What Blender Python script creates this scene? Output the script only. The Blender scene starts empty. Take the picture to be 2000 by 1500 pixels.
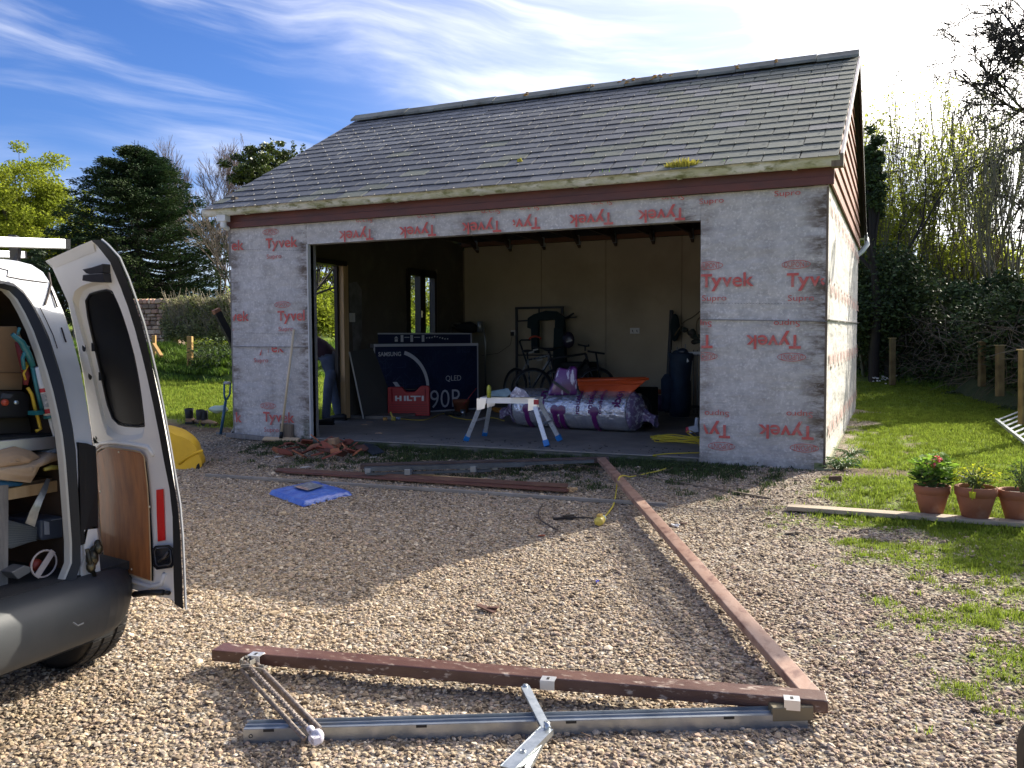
import bpy, math, random
import numpy as np
from mathutils import Vector, Matrix, Euler, noise as mnoise
random.seed(7); RNG = np.random.default_rng(11)
S = bpy.context.scene
COL = S.collection
PI = math.pi

# ---------------------------------------------------------------- camera
F_PX, PITCH, ROLL, YAW = 1686.97, 0.0518, -0.0055, 0.4205
CAM = np.array([0.5471, -7.5948, 1.1565])
_f = np.array([-math.sin(YAW)*math.cos(PITCH), math.cos(YAW)*math.cos(PITCH), -math.sin(PITCH)])
_r = np.array([math.cos(YAW), math.sin(YAW), 0.0]); _u = np.cross(_r, _f)
CR = _r*math.cos(ROLL)+_u*math.sin(ROLL); CU = -_r*math.sin(ROLL)+_u*math.cos(ROLL); CF = _f
cam = bpy.data.cameras.new('camera'); camo = bpy.data.objects.new('camera', cam); COL.objects.link(camo)
cam.sensor_width = 36; cam.lens = F_PX/2000*36; cam.clip_start = 0.05; cam.clip_end = 3000
M = Matrix(((CR[0],CU[0],-CF[0],CAM[0]),(CR[1],CU[1],-CF[1],CAM[1]),(CR[2],CU[2],-CF[2],CAM[2]),(0,0,0,1)))
camo.matrix_world = M
S.camera = camo

# ---------------------------------------------------------------- world, sun, exposure
SUN = np.array([0.51, 1.0, 0.69]); SUN /= np.linalg.norm(SUN)
sun_el = math.asin(SUN[2]); sun_az = math.atan2(SUN[0], SUN[1])
S.view_settings.view_transform = 'Standard'; S.view_settings.look = 'None'
S.view_settings.gamma = 1; S.view_settings.use_curve_mapping = False
S.view_settings.exposure = 1.60
W = bpy.data.worlds.new('World'); S.world = W; W.use_nodes = True
nt = W.node_tree; N = nt.nodes; L = nt.links
for n in list(N): N.remove(n)
out = N.new('ShaderNodeOutputWorld'); bg = N.new('ShaderNodeBackground'); L.new(bg.outputs[0], out.inputs[0])
bg.inputs[1].default_value = 0.15
sky = N.new('ShaderNodeTexSky'); sky.sky_type = 'NISHITA'; sky.sun_disc = False
sky.sun_elevation = sun_el; sky.sun_rotation = sun_az; sky.air_density = 1.0; sky.dust_density = 0.6; sky.ozone_density = 3.0
tc = N.new('ShaderNodeTexCoord')
def vdot(vec):
    n = N.new('ShaderNodeVectorMath'); n.operation = 'DOT_PRODUCT'; L.new(tc.outputs['Generated'], n.inputs[0]); n.inputs[1].default_value = tuple(vec); return n.outputs['Value']
def mth(op, a, b=None, c=None):
    n = N.new('ShaderNodeMath'); n.operation = op
    for i, q in enumerate((a, b, c)):
        if q is None: continue
        if isinstance(q, (int, float)): n.inputs[i].default_value = q
        else: L.new(q, n.inputs[i])
    return n.outputs[0]
sx, sy, sz = vdot((1,0,0)), vdot((0,1,0)), vdot((0,0,1))
# cirrus: thin streaks, laid out over bearing and height above the horizon, combed by the wind
bear = mth('ARCTAN2', sx, sy)                      # 0 = along the garage side walls, grows to the right
elev = mth('ARCSINE', sz)
warp = N.new('ShaderNodeTexNoise'); warp.inputs['Scale'].default_value = 2.2; warp.inputs['Detail'].default_value = 3; L.new(tc.outputs['Generated'], warp.inputs['Vector'])
ua = mth('ADD', bear, mth('MULTIPLY', elev, 0.35))
va = mth('ADD', mth('ADD', elev, mth('MULTIPLY', bear, 0.10)), mth('MULTIPLY', warp.outputs[0], 0.13))
def cirrus(su, sv, seed, detail=7, dist=0.9):
    cb = N.new('ShaderNodeCombineXYZ'); L.new(mth('MULTIPLY', ua, su), cb.inputs[0]); L.new(mth('MULTIPLY', va, sv), cb.inputs[1]); cb.inputs[2].default_value = seed
    no = N.new('ShaderNodeTexNoise'); no.inputs['Scale'].default_value = 1; no.inputs['Detail'].default_value = detail; no.inputs['Roughness'].default_value = 0.55; no.inputs['Distortion'].default_value = dist
    L.new(cb.outputs[0], no.inputs['Vector']); return no.outputs[0]
def ramp(x, a, b):
    n = N.new('ShaderNodeMapRange'); n.interpolation_type = 'SMOOTHSTEP'; L.new(x, n.inputs[0]); n.inputs[1].default_value = a; n.inputs[2].default_value = b; return n.outputs[0]
c1 = ramp(cirrus(1.5, 10, 3.3, 8, .3), 0.46, 0.76)
c2 = ramp(cirrus(2.6, 22, 8.1, 8, .35), 0.42, 0.78)
veil = ramp(cirrus(0.9, 4.5, 5.0, 4, 0.4), 0.35, 0.62)
sd = vdot(SUN)
near = mth('MAXIMUM', ramp(mth('ADD', sd, mth('MULTIPLY', c2, .07)), 0.765, 0.92), mth('MULTIPLY', ramp(sd, .45, .85), .28))                     # thin high cloud thickens towards the sun side of the sky
cl = mth('ADD', mth('MULTIPLY', c1, 0.42), mth('MULTIPLY', mth('MULTIPLY', c2, veil), 0.45))
cl = mth('MINIMUM', mth('ADD', mth('MULTIPLY', cl, 1.0), mth('MULTIPLY', near, 1.1)), 1.0)
cl = mth('MULTIPLY', cl, ramp(sz, -0.02, 0.06))
hs = N.new('ShaderNodeHueSaturation'); hs.inputs['Saturation'].default_value = 1.15; hs.inputs['Value'].default_value = 0.34; L.new(sky.outputs[0], hs.inputs['Color'])
tn = N.new('ShaderNodeMixRGB'); tn.blend_type = 'MULTIPLY'; tn.inputs[0].default_value = 1; L.new(hs.outputs[0], tn.inputs[1]); tn.inputs[2].default_value = (0.60, 0.72, 1.06, 1)
mx = N.new('ShaderNodeMixRGB'); L.new(cl, mx.inputs[0]); L.new(tn.outputs[0], mx.inputs[1])
ccol = N.new('ShaderNodeMixRGB'); L.new(near, ccol.inputs[0]); ccol.inputs[1].default_value = (4.0, 3.9, 3.8, 1); ccol.inputs[2].default_value = (9.8, 9.3, 8.8, 1)
L.new(ccol.outputs[0], mx.inputs[2]); L.new(mx.outputs[0], bg.inputs[0])
sl = bpy.data.lights.new('sun', 'SUN'); sl.energy = 3.2; sl.angle = math.radians(0.55); sl.color = (1.0, 0.93, 0.80)
so = bpy.data.objects.new('sun', sl); COL.objects.link(so); so.rotation_euler = Vector(-SUN).to_track_quat('-Z', 'Y').to_euler(); so.location = (10, 20, 20)
S.cycles.max_bounces = 8; S.cycles.transparent_max_bounces = 8
S.cycles.use_denoising = True

# ---------------------------------------------------------------- measuring helpers (pixels of the 2000x1500 photograph -> points of the place)
def ray(px, py): return ((px-1000)*CR-(py-750)*CU)/F_PX+CF
def at(px, py, d): return CAM+ray(px, py)*d
def onz(px, py, z): d = ray(px, py); return CAM+d*(z-CAM[2])/d[2]
def ony(px, py, y): d = ray(px, py); return CAM+d*(y-CAM[1])/d[1]
def onx(px, py, x): d = ray(px, py); return CAM+d*(x-CAM[0])/d[0]
def gz(x, y):
    z = .05+.048*(min(max(y, -5.5), -.3)+.3)
    if -6.2 < x < -0.08 and 0.05 < y < 5.55: return .02
    z += .018*min(max(y, 0), 5.6)+.06*max(0, min(y, 40)-5.6)
    z += .05*max(0, min(-7.5-x, 30))*min(1, max(0, (y+3)/4))
    return z
def G(px, py, h=0.0):
    z = 0.0
    for i in range(40):
        p = onz(px, py, z+h); z = .6*z+.4*gz(p[0], p[1])
    return np.array([p[0], p[1], z+h])

# ---------------------------------------------------------------- materials
MATS = {}
def base(name):
    m = bpy.data.materials.new(name); m.use_nodes = True; n = m.node_tree.nodes; l = m.node_tree.links
    return m, n, l, n['Principled BSDF']
def mat(name, col, rough=.6, metal=0, col2=None, scale=8, detail=6, amt=(.35, .65), bump=0, bscale=60, stretch=None, rnd=0, island=0, spec=None, col3=None, scale3=2.0, amt3=(.5, .7), coat=0, trans=0, bdist=.01):
    if name in MATS: return MATS[name]
    m, n, l, p = base(name); MATS[name] = m
    p.inputs['Roughness'].default_value = rough; p.inputs['Metallic'].default_value = metal
    if spec is not None: p.inputs['Specular IOR Level'].default_value = spec
    if coat: p.inputs['Coat Weight'].default_value = coat; p.inputs['Coat Roughness'].default_value = .08
    c = tuple(col)+(1,)
    t = n.new('ShaderNodeTexCoord'); mp = n.new('ShaderNodeMapping'); l.new(t.outputs['Object'], mp.inputs[0])
    if stretch: mp.inputs['Scale'].default_value = stretch
    cur = None
    def nz(sc, det):
        q = n.new('ShaderNodeTexNoise'); q.inputs['Scale'].default_value = sc; q.inputs['Detail'].default_value = det; q.inputs['Roughness'].default_value = .6; l.new(mp.outputs[0], q.inputs['Vector']); return q
    def mr(x, a, b, c0=0, c1=1):
        q = n.new('ShaderNodeMapRange'); l.new(x, q.inputs[0]); q.inputs[1].default_value = a; q.inputs[2].default_value = b; q.inputs[3].default_value = c0; q.inputs[4].default_value = c1; return q.outputs[0]
    def mix(f, a, b, typ='MIX'):
        q = n.new('ShaderNodeMixRGB'); q.blend_type = typ
        for i, v in enumerate((f, a, b)):
            if isinstance(v, (int, float)): q.inputs[i].default_value = v
            elif isinstance(v, tuple): q.inputs[i].default_value = v
            else: l.new(v, q.inputs[i])
        return q.outputs[0]
    cur = c
    if col2: cur = mix(mr(nz(scale, detail).outputs[0], *amt), cur, tuple(col2)+(1,))
    if col3: cur = mix(mr(nz(scale3, 5).outputs[0], *amt3), cur, tuple(col3)+(1,))
    if rnd or island:
        if island: g = n.new('ShaderNodeNewGeometry'); rv = g.outputs['Random Per Island']; k = island
        else: g = n.new('ShaderNodeObjectInfo'); rv = g.outputs['Random']; k = rnd
        h = n.new('ShaderNodeHueSaturation'); l.new(mr(rv, 0, 1, 1-k, 1+k), h.inputs['Value'])
        if isinstance(cur, tuple): h.inputs['Color'].default_value = cur
        else: l.new(cur, h.inputs['Color'])
        cur = h.outputs[0]
    if isinstance(cur, tuple): p.inputs['Base Color'].default_value = cur
    else: l.new(cur, p.inputs['Base Color'])
    if bump:
        b = n.new('ShaderNodeBump'); b.inputs['Strength'].default_value = bump; b.inputs['Distance'].default_value = bdist; l.new(nz(bscale, 5).outputs[0], b.inputs['Height']); l.new(b.outputs[0], p.inputs['Normal'])
    if trans:
        o = n['Material Output']; tr = n.new('ShaderNodeBsdfTranslucent'); ms = n.new('ShaderNodeMixShader'); ms.inputs[0].default_value = trans
        if isinstance(cur, tuple): tr.inputs[0].default_value = cur
        else: l.new(cur, tr.inputs[0])
        l.new(p.outputs[0], ms.inputs[1]); l.new(tr.outputs[0], ms.inputs[2]); l.new(ms.outputs[0], o.inputs[0])
    return m

# ---------------------------------------------------------------- mesh builder
def V(*a): return np.array(a, float)
def nrm(v): v = np.array(v, float); return v/(np.linalg.norm(v)+1e-12)
class MB:
    def __init__(s): s.v = []; s.f = []; s.m = []; s.mi = 0; s.sm = []; s.smooth = False
    def add(s, vs, fs, mi=None):
        o = len(s.v); s.v.extend([tuple(map(float, q)) for q in vs])
        for f in fs: s.f.append(tuple(i+o for i in f)); s.m.append(s.mi if mi is None else mi); s.sm.append(s.smooth)
        return s
    def box(s, c, sz, ux=(1,0,0), uy=(0,1,0), uz=None, taper=1.0):
        ux, uy = nrm(ux), nrm(uy); uz = nrm(np.cross(ux, uy)) if uz is None else nrm(uz)
        c = np.array(c, float); h = np.array(sz)/2; vs = []
        for k in (-1, 1):
            t = taper if k > 0 else 1
            for i, j in ((-1,-1),(1,-1),(1,1),(-1,1)): vs.append(c+ux*i*h[0]*t+uy*j*h[1]*t+uz*k*h[2])
        return s.add(vs, [(3,2,1,0),(4,5,6,7),(0,1,5,4),(1,2,6,5),(2,3,7,6),(3,0,4,7)])
    def bar(s, a, b, w, h, up=(0,0,1)):       # beam from a to b, w sideways, h along up
        a, b = np.array(a, float), np.array(b, float); d = nrm(b-a); sd = np.cross(d, np.array(up, float))
        if np.linalg.norm(sd) < 1e-4: sd = np.cross(d, (1,0,0))
        sd = nrm(sd); u = nrm(np.cross(sd, d))
        return s.box((a+b)/2, (np.linalg.norm(b-a), w, h), d, sd, u) if False else s._pr(a, b, sd, u, w, h)
    def _pr(s, a, b, sd, u, w, h):
        q = [(-1,-1),(1,-1),(1,1),(-1,1)]; vs = [a+sd*i*w/2+u*j*h/2 for i, j in q]+[b+sd*i*w/2+u*j*h/2 for i, j in q]
        return s.add(vs, [(0,1,2,3),(7,6,5,4),(0,4,5,1),(1,5,6,2),(2,6,7,3),(3,7,4,0)])
    def tube(s, pts, r, n=8, cap=True, closed=False):
        pts = [np.array(p, float) for p in pts]; k = len(pts); rs = [r]*k if np.isscalar(r) else list(r)
        vs = []; pu = None
        for i, p in enumerate(pts):
            if closed: t = nrm(pts[(i+1) % k]-pts[i-1])
            else: t = nrm(pts[min(i+1, k-1)]-pts[max(i-1, 0)])
            if pu is None:
                a = np.array((0,0,1.)) if abs(t[2]) < .9 else np.array((1.,0,0)); pu = nrm(np.cross(np.cross(t, a), t))
            else: pu = nrm(pu-t*np.dot(pu, t))
            w = np.cross(t, pu)
            for j in range(n): an = 2*PI*j/n; vs.append(p+rs[i]*(pu*math.cos(an)+w*math.sin(an)))
        fs = []; kk = k if closed else k-1
        for i in range(kk):
            a0 = i*n; b0 = ((i+1) % k)*n
            for j in range(n): fs.append((a0+j, a0+(j+1) % n, b0+(j+1) % n, b0+j))
        if cap and not closed: fs.append(tuple(range(n))[::-1]); fs.append(tuple((k-1)*n+j for j in range(n)))
        old = s.smooth; s.smooth = n > 5; s.add(vs, fs); s.smooth = old; return s
    def lathe(s, prof, o=(0,0,0), ax=(0,0,1), n=20, cap=(False, False), arc=None, a0=0):
        ax = nrm(ax); t = np.array((1.,0,0)) if abs(ax[0]) < .9 else np.array((0,1.,0)); e1 = nrm(np.cross(ax, t)); e2 = np.cross(ax, e1); o = np.array(o, float)
        full = arc is None; arc = arc or 2*PI; m = n if full else n+1; vs = []
        for r, z in prof:
            for j in range(m): a = a0+arc*j/n; vs.append(o+ax*z+r*(e1*math.cos(a)+e2*math.sin(a)))
        fs = []
        for i in range(len(prof)-1):
            for j in range(n): fs.append((i*m+j, i*m+(j+1) % m, (i+1)*m+(j+1) % m, (i+1)*m+j))
        if cap[0]: fs.append(tuple(range(m))[::-1])
        if cap[1]: fs.append(tuple((len(prof)-1)*m+j for j in range(m)))
        old = s.smooth; s.smooth = True; s.add(vs, fs); s.smooth = old; return s
    def prism(s, loop, vec):                   # closed polygon (3D pts) pushed along vec
        n = len(loop); vs = [np.array(p, float) for p in loop]; vec = np.array(vec, float); vs = vs+[p+vec for p in vs]
        return s.add(vs, [tuple(range(n))[::-1], tuple(range(n, 2*n))]+[(i, (i+1) % n, (i+1) % n+n, i+n) for i in range(n)])
    def strip(s, A, B, closed=True):
        n = len(A); fs = [(i, (i+1) % n, (i+1) % n+n, i+n) for i in range(n if closed else n-1)]; return s.add(list(A)+list(B), fs)
    def sphere(s, c, r, n=10, sc=(1,1,1)):
        c = np.array(c, float); vs = []; m = n//2+1
        for i in range(m+1):
            a = PI*i/m
            for j in range(n): b = 2*PI*j/n; vs.append(c+r*np.array((math.sin(a)*math.cos(b)*sc[0], math.sin(a)*math.sin(b)*sc[1], math.cos(a)*sc[2])))
        fs = [(i*n+j, (i+1)*n+j, (i+1)*n+(j+1) % n, i*n+(j+1) % n) for i in range(m) for j in range(n)]
        old = s.smooth; s.smooth = True; s.add(vs, fs); s.smooth = old; return s
    def jitter(s, a, sc=3.0):
        s.v = [tuple(np.array(p)+a*np.array(mnoise.noise_vector(Vector(p)*sc))) for p in s.v]; return s
ORG = {}
def link(o, parent=None):
    COL.objects.link(o)
    if parent is not None: o.parent = parent
    return o
def obj(name, mb, mats, parent=None, loc=None, bevel=0, label=None, cat=None, group=None, kind=None, world=True):
    org = ORG[parent.name] if parent is not None else (np.array(loc, float) if loc is not None else np.zeros(3))
    me = bpy.data.meshes.new(name)
    vs = np.array(mb.v, float)
    if world and len(vs): vs = vs-org
    me.from_pydata([tuple(q) for q in vs], [], mb.f)
    if not isinstance(mats, (list, tuple)): mats = [mats]
    for m in mats: me.materials.append(m)
    me.polygons.foreach_set('material_index', mb.m); me.polygons.foreach_set('use_smooth', mb.sm); me.update()
    o = bpy.data.objects.new(name, me); link(o, parent)
    if parent is None: o.location = org
    ORG[o.name] = org
    if bevel: b = o.modifiers.new('b', 'BEVEL'); b.width = bevel; b.segments = 2; b.limit_method = 'ANGLE'; b.angle_limit = .6; b.harden_normals = False
    tag(o, label, cat, group, kind); return o
def arr_obj(name, v, f, mats, parent=None, mi=None, smooth=False, loc=None, **kw):    # numpy arrays: v Nx3, f MxK
    org = ORG[parent.name] if parent is not None else (np.array(loc, float) if loc is not None else np.zeros(3))
    me = bpy.data.meshes.new(name); v = np.asarray(v, np.float32)-org.astype(np.float32); f = np.asarray(f, np.int32); k = f.shape[1]
    me.vertices.add(len(v)); me.vertices.foreach_set('co', v.ravel()); me.loops.add(f.size); me.loops.foreach_set('vertex_index', f.ravel())
    me.polygons.add(len(f)); me.polygons.foreach_set('loop_start', np.arange(0, f.size, k, dtype=np.int32)); me.polygons.foreach_set('loop_total', np.full(len(f), k, np.int32))
    if mi is not None: me.polygons.foreach_set('material_index', np.asarray(mi, np.int32))
    me.polygons.foreach_set('use_smooth', np.full(len(f), smooth)); me.update(calc_edges=True); me.validate()
    for m in (mats if isinstance(mats, (list, tuple)) else [mats]): me.materials.append(m)
    o = bpy.data.objects.new(name, me); link(o, parent)
    if parent is None: o.location = org
    ORG[o.name] = org; tag(o, **kw); return o
def tag(o, label=None, cat=None, group=None, kind=None):
    if label: o['label'] = label
    if cat: o['category'] = cat
    if group: o['group'] = group
    if kind: o['kind'] = kind
    return o
def thing(name, loc, label, cat, group=None):
    o = bpy.data.objects.new(name, None); COL.objects.link(o); o.location = loc; o.empty_display_size = .2
    ORG[o.name] = np.array(loc, float); return tag(o, label, cat, group)
def piece(name, me, m, parent, pos, rot=(0,0,0), sc=(1,1,1)):                          # a part that shares mesh data
    o = bpy.data.objects.new(name, me); link(o, parent); o.location = np.array(pos, float)-ORG[parent.name]; o.rotation_euler = rot; o.scale = sc; ORG[o.name] = np.array(pos, float); return o
def mesh_of(name, mb, m, bevel=0):
    me = bpy.data.meshes.new(name); me.from_pydata([tuple(q) for q in mb.v], [], mb.f); me.polygons.foreach_set('material_index', mb.m); me.polygons.foreach_set('use_smooth', mb.sm)
    for q in (m if isinstance(m, (list, tuple)) else [m]): me.materials.append(q)
    me.update(); return me

# ---------------------------------------------------------------- lettering as flat meshes
TXT = {}
def text2d(s, bold=0.0):
    k = (s, bold)
    if k in TXT: return TXT[k]
    cu = bpy.data.curves.new('t', 'FONT'); cu.body = s; cu.size = 1; cu.offset = bold; cu.resolution_u = 3
    o = bpy.data.objects.new('t', cu); COL.objects.link(o); dg = bpy.context.evaluated_depsgraph_get(); dg.update()
    me = o.evaluated_get(dg).to_mesh(); vs = np.array([tuple(v.co)[:2] for v in me.vertices]); fs = [tuple(p.vertices) for p in me.polygons]
    o.evaluated_get(dg).to_mesh_clear(); bpy.data.objects.remove(o); bpy.data.curves.remove(cu)
    mn, mx_ = vs.min(0), vs.max(0); TXT[k] = ((vs-mn)/(mx_-mn), fs, (mx_-mn)); return TXT[k]
def put_text(mb, s, o, ux, uy, w, h, bold=0.0, clip=None, mi=None):
    """lettering s filling the w x h box whose lower left corner is o; clip(p) -> bool keeps faces"""
    vs, fs, _ = text2d(s, bold); o = np.array(o, float); ux = nrm(ux); uy = nrm(uy)
    P = [o+ux*w*a+uy*h*b for a, b in vs]
    if clip: fs = [f for f in fs if all(clip(P[i]) for i in f)]
    mb.add(P, fs, mi)
def ring2d(mb, c, ux, uy, a, b, t, n=28, clip=None):
    c = np.array(c, float); ux = nrm(ux); uy = nrm(uy); A = [c+ux*a*math.cos(2*PI*i/n)+uy*b*math.sin(2*PI*i/n) for i in range(n)]; B = [c+ux*(a-t)*math.cos(2*PI*i/n)+uy*(b-t)*math.sin(2*PI*i/n) for i in range(n)]
    fs = [(i, (i+1) % n, (i+1) % n+n, i+n) for i in range(n)]; P = A+B
    if clip: fs = [f for f in fs if all(clip(P[i]) for i in f)]
    mb.add(P, fs)

# ---------------------------------------------------------------- scattering of countless bits (real instanced geometry)
def scatter(name, pts, rots, scls, metas, kind='stuff', parent=None, **kw):
    me = bpy.data.meshes.new(name); pts = np.asarray(pts, np.float32); n = len(pts); me.vertices.add(n); me.vertices.foreach_set('co', pts.ravel())
    for nm, ty, d, key in (('rot', 'FLOAT_VECTOR', rots, 'vector'), ('scl', 'FLOAT', scls, 'value'), ('idx', 'INT', RNG.integers(0, len(metas), n), 'value')):
        a = me.attributes.new(nm, ty, 'POINT'); a.data.foreach_set(key, np.asarray(d, np.int32 if ty == 'INT' else np.float32).ravel())
    me.update(); o = bpy.data.objects.new(name, me); link(o, parent); tag(o, kind=kind, **kw)
    c = bpy.data.collections.new(name+'_shapes')
    for i, m_ in enumerate(metas): c.objects.link(bpy.data.objects.new('shape', m_))
    g = bpy.data.node_groups.new(name, 'GeometryNodeTree'); g.interface.new_socket('Geometry', in_out='INPUT', socket_type='NodeSocketGeometry'); g.interface.new_socket('Geometry', in_out='OUTPUT', socket_type='NodeSocketGeometry')
    gi = g.nodes.new('NodeGroupInput'); go = g.nodes.new('NodeGroupOutput'); ip = g.nodes.new('GeometryNodeInstanceOnPoints'); ci = g.nodes.new('GeometryNodeCollectionInfo')
    ci.inputs['Collection'].default_value = c; ci.inputs['Separate Children'].default_value = True; ci.inputs['Reset Children'].default_value = True
    g.links.new(gi.outputs[0], ip.inputs['Points']); g.links.new(ci.outputs[0], ip.inputs['Instance']); ip.inputs['Pick Instance'].default_value = True
    for nm, ty, sock in (('rot', 'FLOAT_VECTOR', 'Rotation'), ('scl', 'FLOAT', 'Scale'), ('idx', 'INT', 'Instance Index')):
        na = g.nodes.new('GeometryNodeInputNamedAttribute'); na.data_type = ty; na.inputs['Name'].default_value = nm; g.links.new(na.outputs['Attribute'], ip.inputs[sock])
    g.links.new(ip.outputs[0], go.inputs[0]); md = o.modifiers.new('scatter', 'NODES'); md.node_group = g; return o
def vnoise(x, y, s, seed=0):                    # smooth value noise, numpy
    x = np.asarray(x)*s+seed*17.3; y = np.asarray(y)*s+seed*9.1; xi = np.floor(x).astype(int); yi = np.floor(y).astype(int); xf = x-xi; yf = y-yi
    def h(a, b): n = (a*374761393+b*668265263+seed*1274126177) & 0x7fffffff; n = ((n ^ (n >> 13))*1274126177) & 0x7fffffff; return ((n ^ (n >> 16)) & 0xffff)/65535.
    u = xf*xf*(3-2*xf); w = yf*yf*(3-2*yf)
    return (h(xi, yi)*(1-u)+h(xi+1, yi)*u)*(1-w)+(h(xi, yi+1)*(1-u)+h(xi+1, yi+1)*u)*w
def fbm(x, y, s, seed=0, o=4): return sum(vnoise(x, y, s*2**i, seed+i)*.5**i for i in range(o))/sum(.5**i for i in range(o))
# ================================================================ GROUND
def interp(y, pts): pts = sorted(pts); return np.interp(y, [p[0] for p in pts], [p[1] for p in pts])
EDGE = [(-9,2.2),(-6,1.5),(-4.6,1.05),(-4.3,.85),(-3.9,.62),(-3.35,.62),(-2.6,.43),(-1.8,.07),(-.9,.0),(0,.02),(30,.0)]
def sstep(a, b, x): t = np.clip((x-a)/(b-a), 0, 1); return t*t*(3-2*t)
def masks(x, y):
    x = np.asarray(x, float); y = np.asarray(y, float)
    n1 = fbm(x, y, 2.2, 1); n2 = fbm(x, y, 7, 5)
    e = interp(y, EDGE); d = x-e+(n1-.5)*.9+(n2-.5)*.35
    solid = sstep(-1.6, -.3, y)                       # in front of the plank the grass is sparse
    g = sstep(-.05, .25, d)*solid+(1-solid)*sstep(.0, 1.0, d+(n2-.5)*1.6+.12)*.85
    g = np.where(y < -1.4, np.maximum(g, sstep(.25, .0, np.abs(y+1.75+(n2-.5)*.3))*sstep(-.1, .35, x-.0)), g)
    gl = sstep(.7, 1.15, y+(n1-.5)*.5)*sstep(-6.2, -6.45, x)
    g = np.maximum(g, gl); g = np.where((y > 5.4), 1.0, g)
    dirt = sstep(.42, .3, np.hypot((x-.42)/1.25, (y+.05+(n1-.5)*.5)/.75))*sstep(.35, .6, n2+.15)
    dirt = np.maximum(dirt, sstep(.14, .05, np.abs(x-.55-.05*y+(n1-.5)*.3))*sstep(-.2, .6, y)*sstep(3.6, 2.6, y)*sstep(.42, .6, n2))
    dl = sstep(.2, .5, y+(n1-.5)*.4)*sstep(-6.1, -6.3, x)*(1-gl); dirt = np.maximum(dirt, dl)
    g = g*(1-.85*dirt)
    moss = sstep(-.95, -.2, y+(n1-.5)*.7)*sstep(.2, -.05, y)*sstep(-6.3, -5.6, x)*sstep(.1, -.7, x)*sstep(.36, .6, n2+.08)
    moss = np.maximum(moss, .5*sstep(-2.3, -.8, y+(n1-.5)*1.6)*sstep(.0, -.5, x)*sstep(.45, .7, n2))
    lush = sstep(.16, .06, np.hypot((x+1.35)/2.2, (y+.28)/.85)+(n2-.5)*.15)
    moss = np.maximum(moss, lush); moss = np.maximum(moss, 0)
    return g, dirt, moss, lush
def axis(lo, hi, st, a, b):
    m = np.arange(lo, hi+1e-6, st); l_ = lo-np.cumsum(np.geomspace(st*1.5, 90, 26)); r_ = hi+np.cumsum(np.geomspace(st*1.5, 90, 26)); return np.concatenate([l_[::-1], m, r_])
xs = axis(-9, 3.6, .1, 0, 0); ys = axis(-8.6, 7, .1, 0, 0)
X, Y = np.meshgrid(xs, ys); gzv = np.vectorize(gz); Z = gzv(X, Y)+(fbm(X, Y, 3, 9)-.5)*.02*(np.hypot(X, Y) < 30)
inside = (X > -6.25) & (X < -.04) & (Y > .02) & (Y < 5.58); Z = np.where(inside, np.minimum(Z, .03), Z)
nx = len(xs); idx = np.arange(X.size).reshape(X.shape)
Fg = np.stack([idx[:-1, :-1], idx[:-1, 1:], idx[1:, 1:], idx[1:, :-1]], -1).reshape(-1, 4)
gm, gn, gl_, gp = base('ground_mix'); gp.inputs['Roughness'].default_value = .95; gp.inputs['Specular IOR Level'].default_value = .15
def nd(t, **k):
    n = gn.new(t)
    for a, b in k.items(): setattr(n, a, b)
    return n
gtc = nd('ShaderNodeTexCoord'); at_ = nd('ShaderNodeAttribute', attribute_name='mask')
sep = nd('ShaderNodeSeparateColor'); gl_.new(at_.outputs['Color'], sep.inputs[0])
vor = nd('ShaderNodeTexVoronoi'); vor.inputs['Scale'].default_value = 58; gl_.new(gtc.outputs['Object'], vor.inputs['Vector'])
rp = nd('ShaderNodeValToRGB'); e = rp.color_ramp; sc_ = nd('ShaderNodeSeparateColor'); gl_.new(vor.outputs['Color'], sc_.inputs[0]); gl_.new(sc_.outputs[0], rp.inputs[0])
STONE = [(0, (.085,.066,.052)), (.12, (.20,.16,.12)), (.32, (.33,.265,.19)), (.52, (.46,.385,.285)), (.68, (.40,.31,.25)), (.82, (.27,.24,.215)), (1, (.64,.57,.47))]
def fill_ramp(r, st):
    while len(r.elements) > 1: r.elements.remove(r.elements[-1])
    r.elements[0].position = st[0][0]; r.elements[0].color = st[0][1]+(1,)
    for p_, c_ in st[1:]: q = r.elements.new(p_); q.color = c_+(1,)
fill_ramp(e, STONE)
vd = nd('ShaderNodeMapRange'); gl_.new(vor.outputs['Distance'], vd.inputs[0]); vd.inputs[1].default_value = .25; vd.inputs[2].default_value = .75; vd.inputs[3].default_value = 1; vd.inputs[4].default_value = .55
def gmix(f, a, b, typ='MIX'):
    q = nd('ShaderNodeMixRGB', blend_type=typ)
    for i, v_ in enumerate((f, a, b)):
        if isinstance(v_, (int, float)): q.inputs[i].default_value = v_
        elif isinstance(v_, tuple): q.inputs[i].default_value = v_+(1,)
        else: gl_.new(v_, q.inputs[i])
    return q.outputs[0]
def gnoise(s, d=5, o=0):
    q = nd('ShaderNodeTexNoise'); q.inputs['Scale'].default_value = s; q.inputs['Detail'].default_value = d; mp_ = nd('ShaderNodeMapping'); mp_.inputs['Location'].default_value = (o, o, 0); gl_.new(gtc.outputs['Object'], mp_.inputs[0]); gl_.new(mp_.outputs[0], q.inputs['Vector']); return q.outputs[0]
def gramp(x, a, b):
    q = nd('ShaderNodeMapRange'); gl_.new(x, q.inputs[0]); q.inputs[1].default_value = a; q.inputs[2].default_value = b; return q.outputs[0]
grav = gmix(1.0, rp.outputs[0], vd.outputs[0], 'MULTIPLY')
grass_c = gmix(gramp(gnoise(1.3), .3, .7), (.15,.22,.025), (.22,.27,.04)); grass_c = gmix(gramp(gnoise(26, 6, 3), .35, .65), grass_c, (.09,.14,.02))
dirt_c = gmix(gramp(gnoise(14, 7, 5), .35, .65), (.085,.055,.036), (.20,.145,.095))
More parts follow.
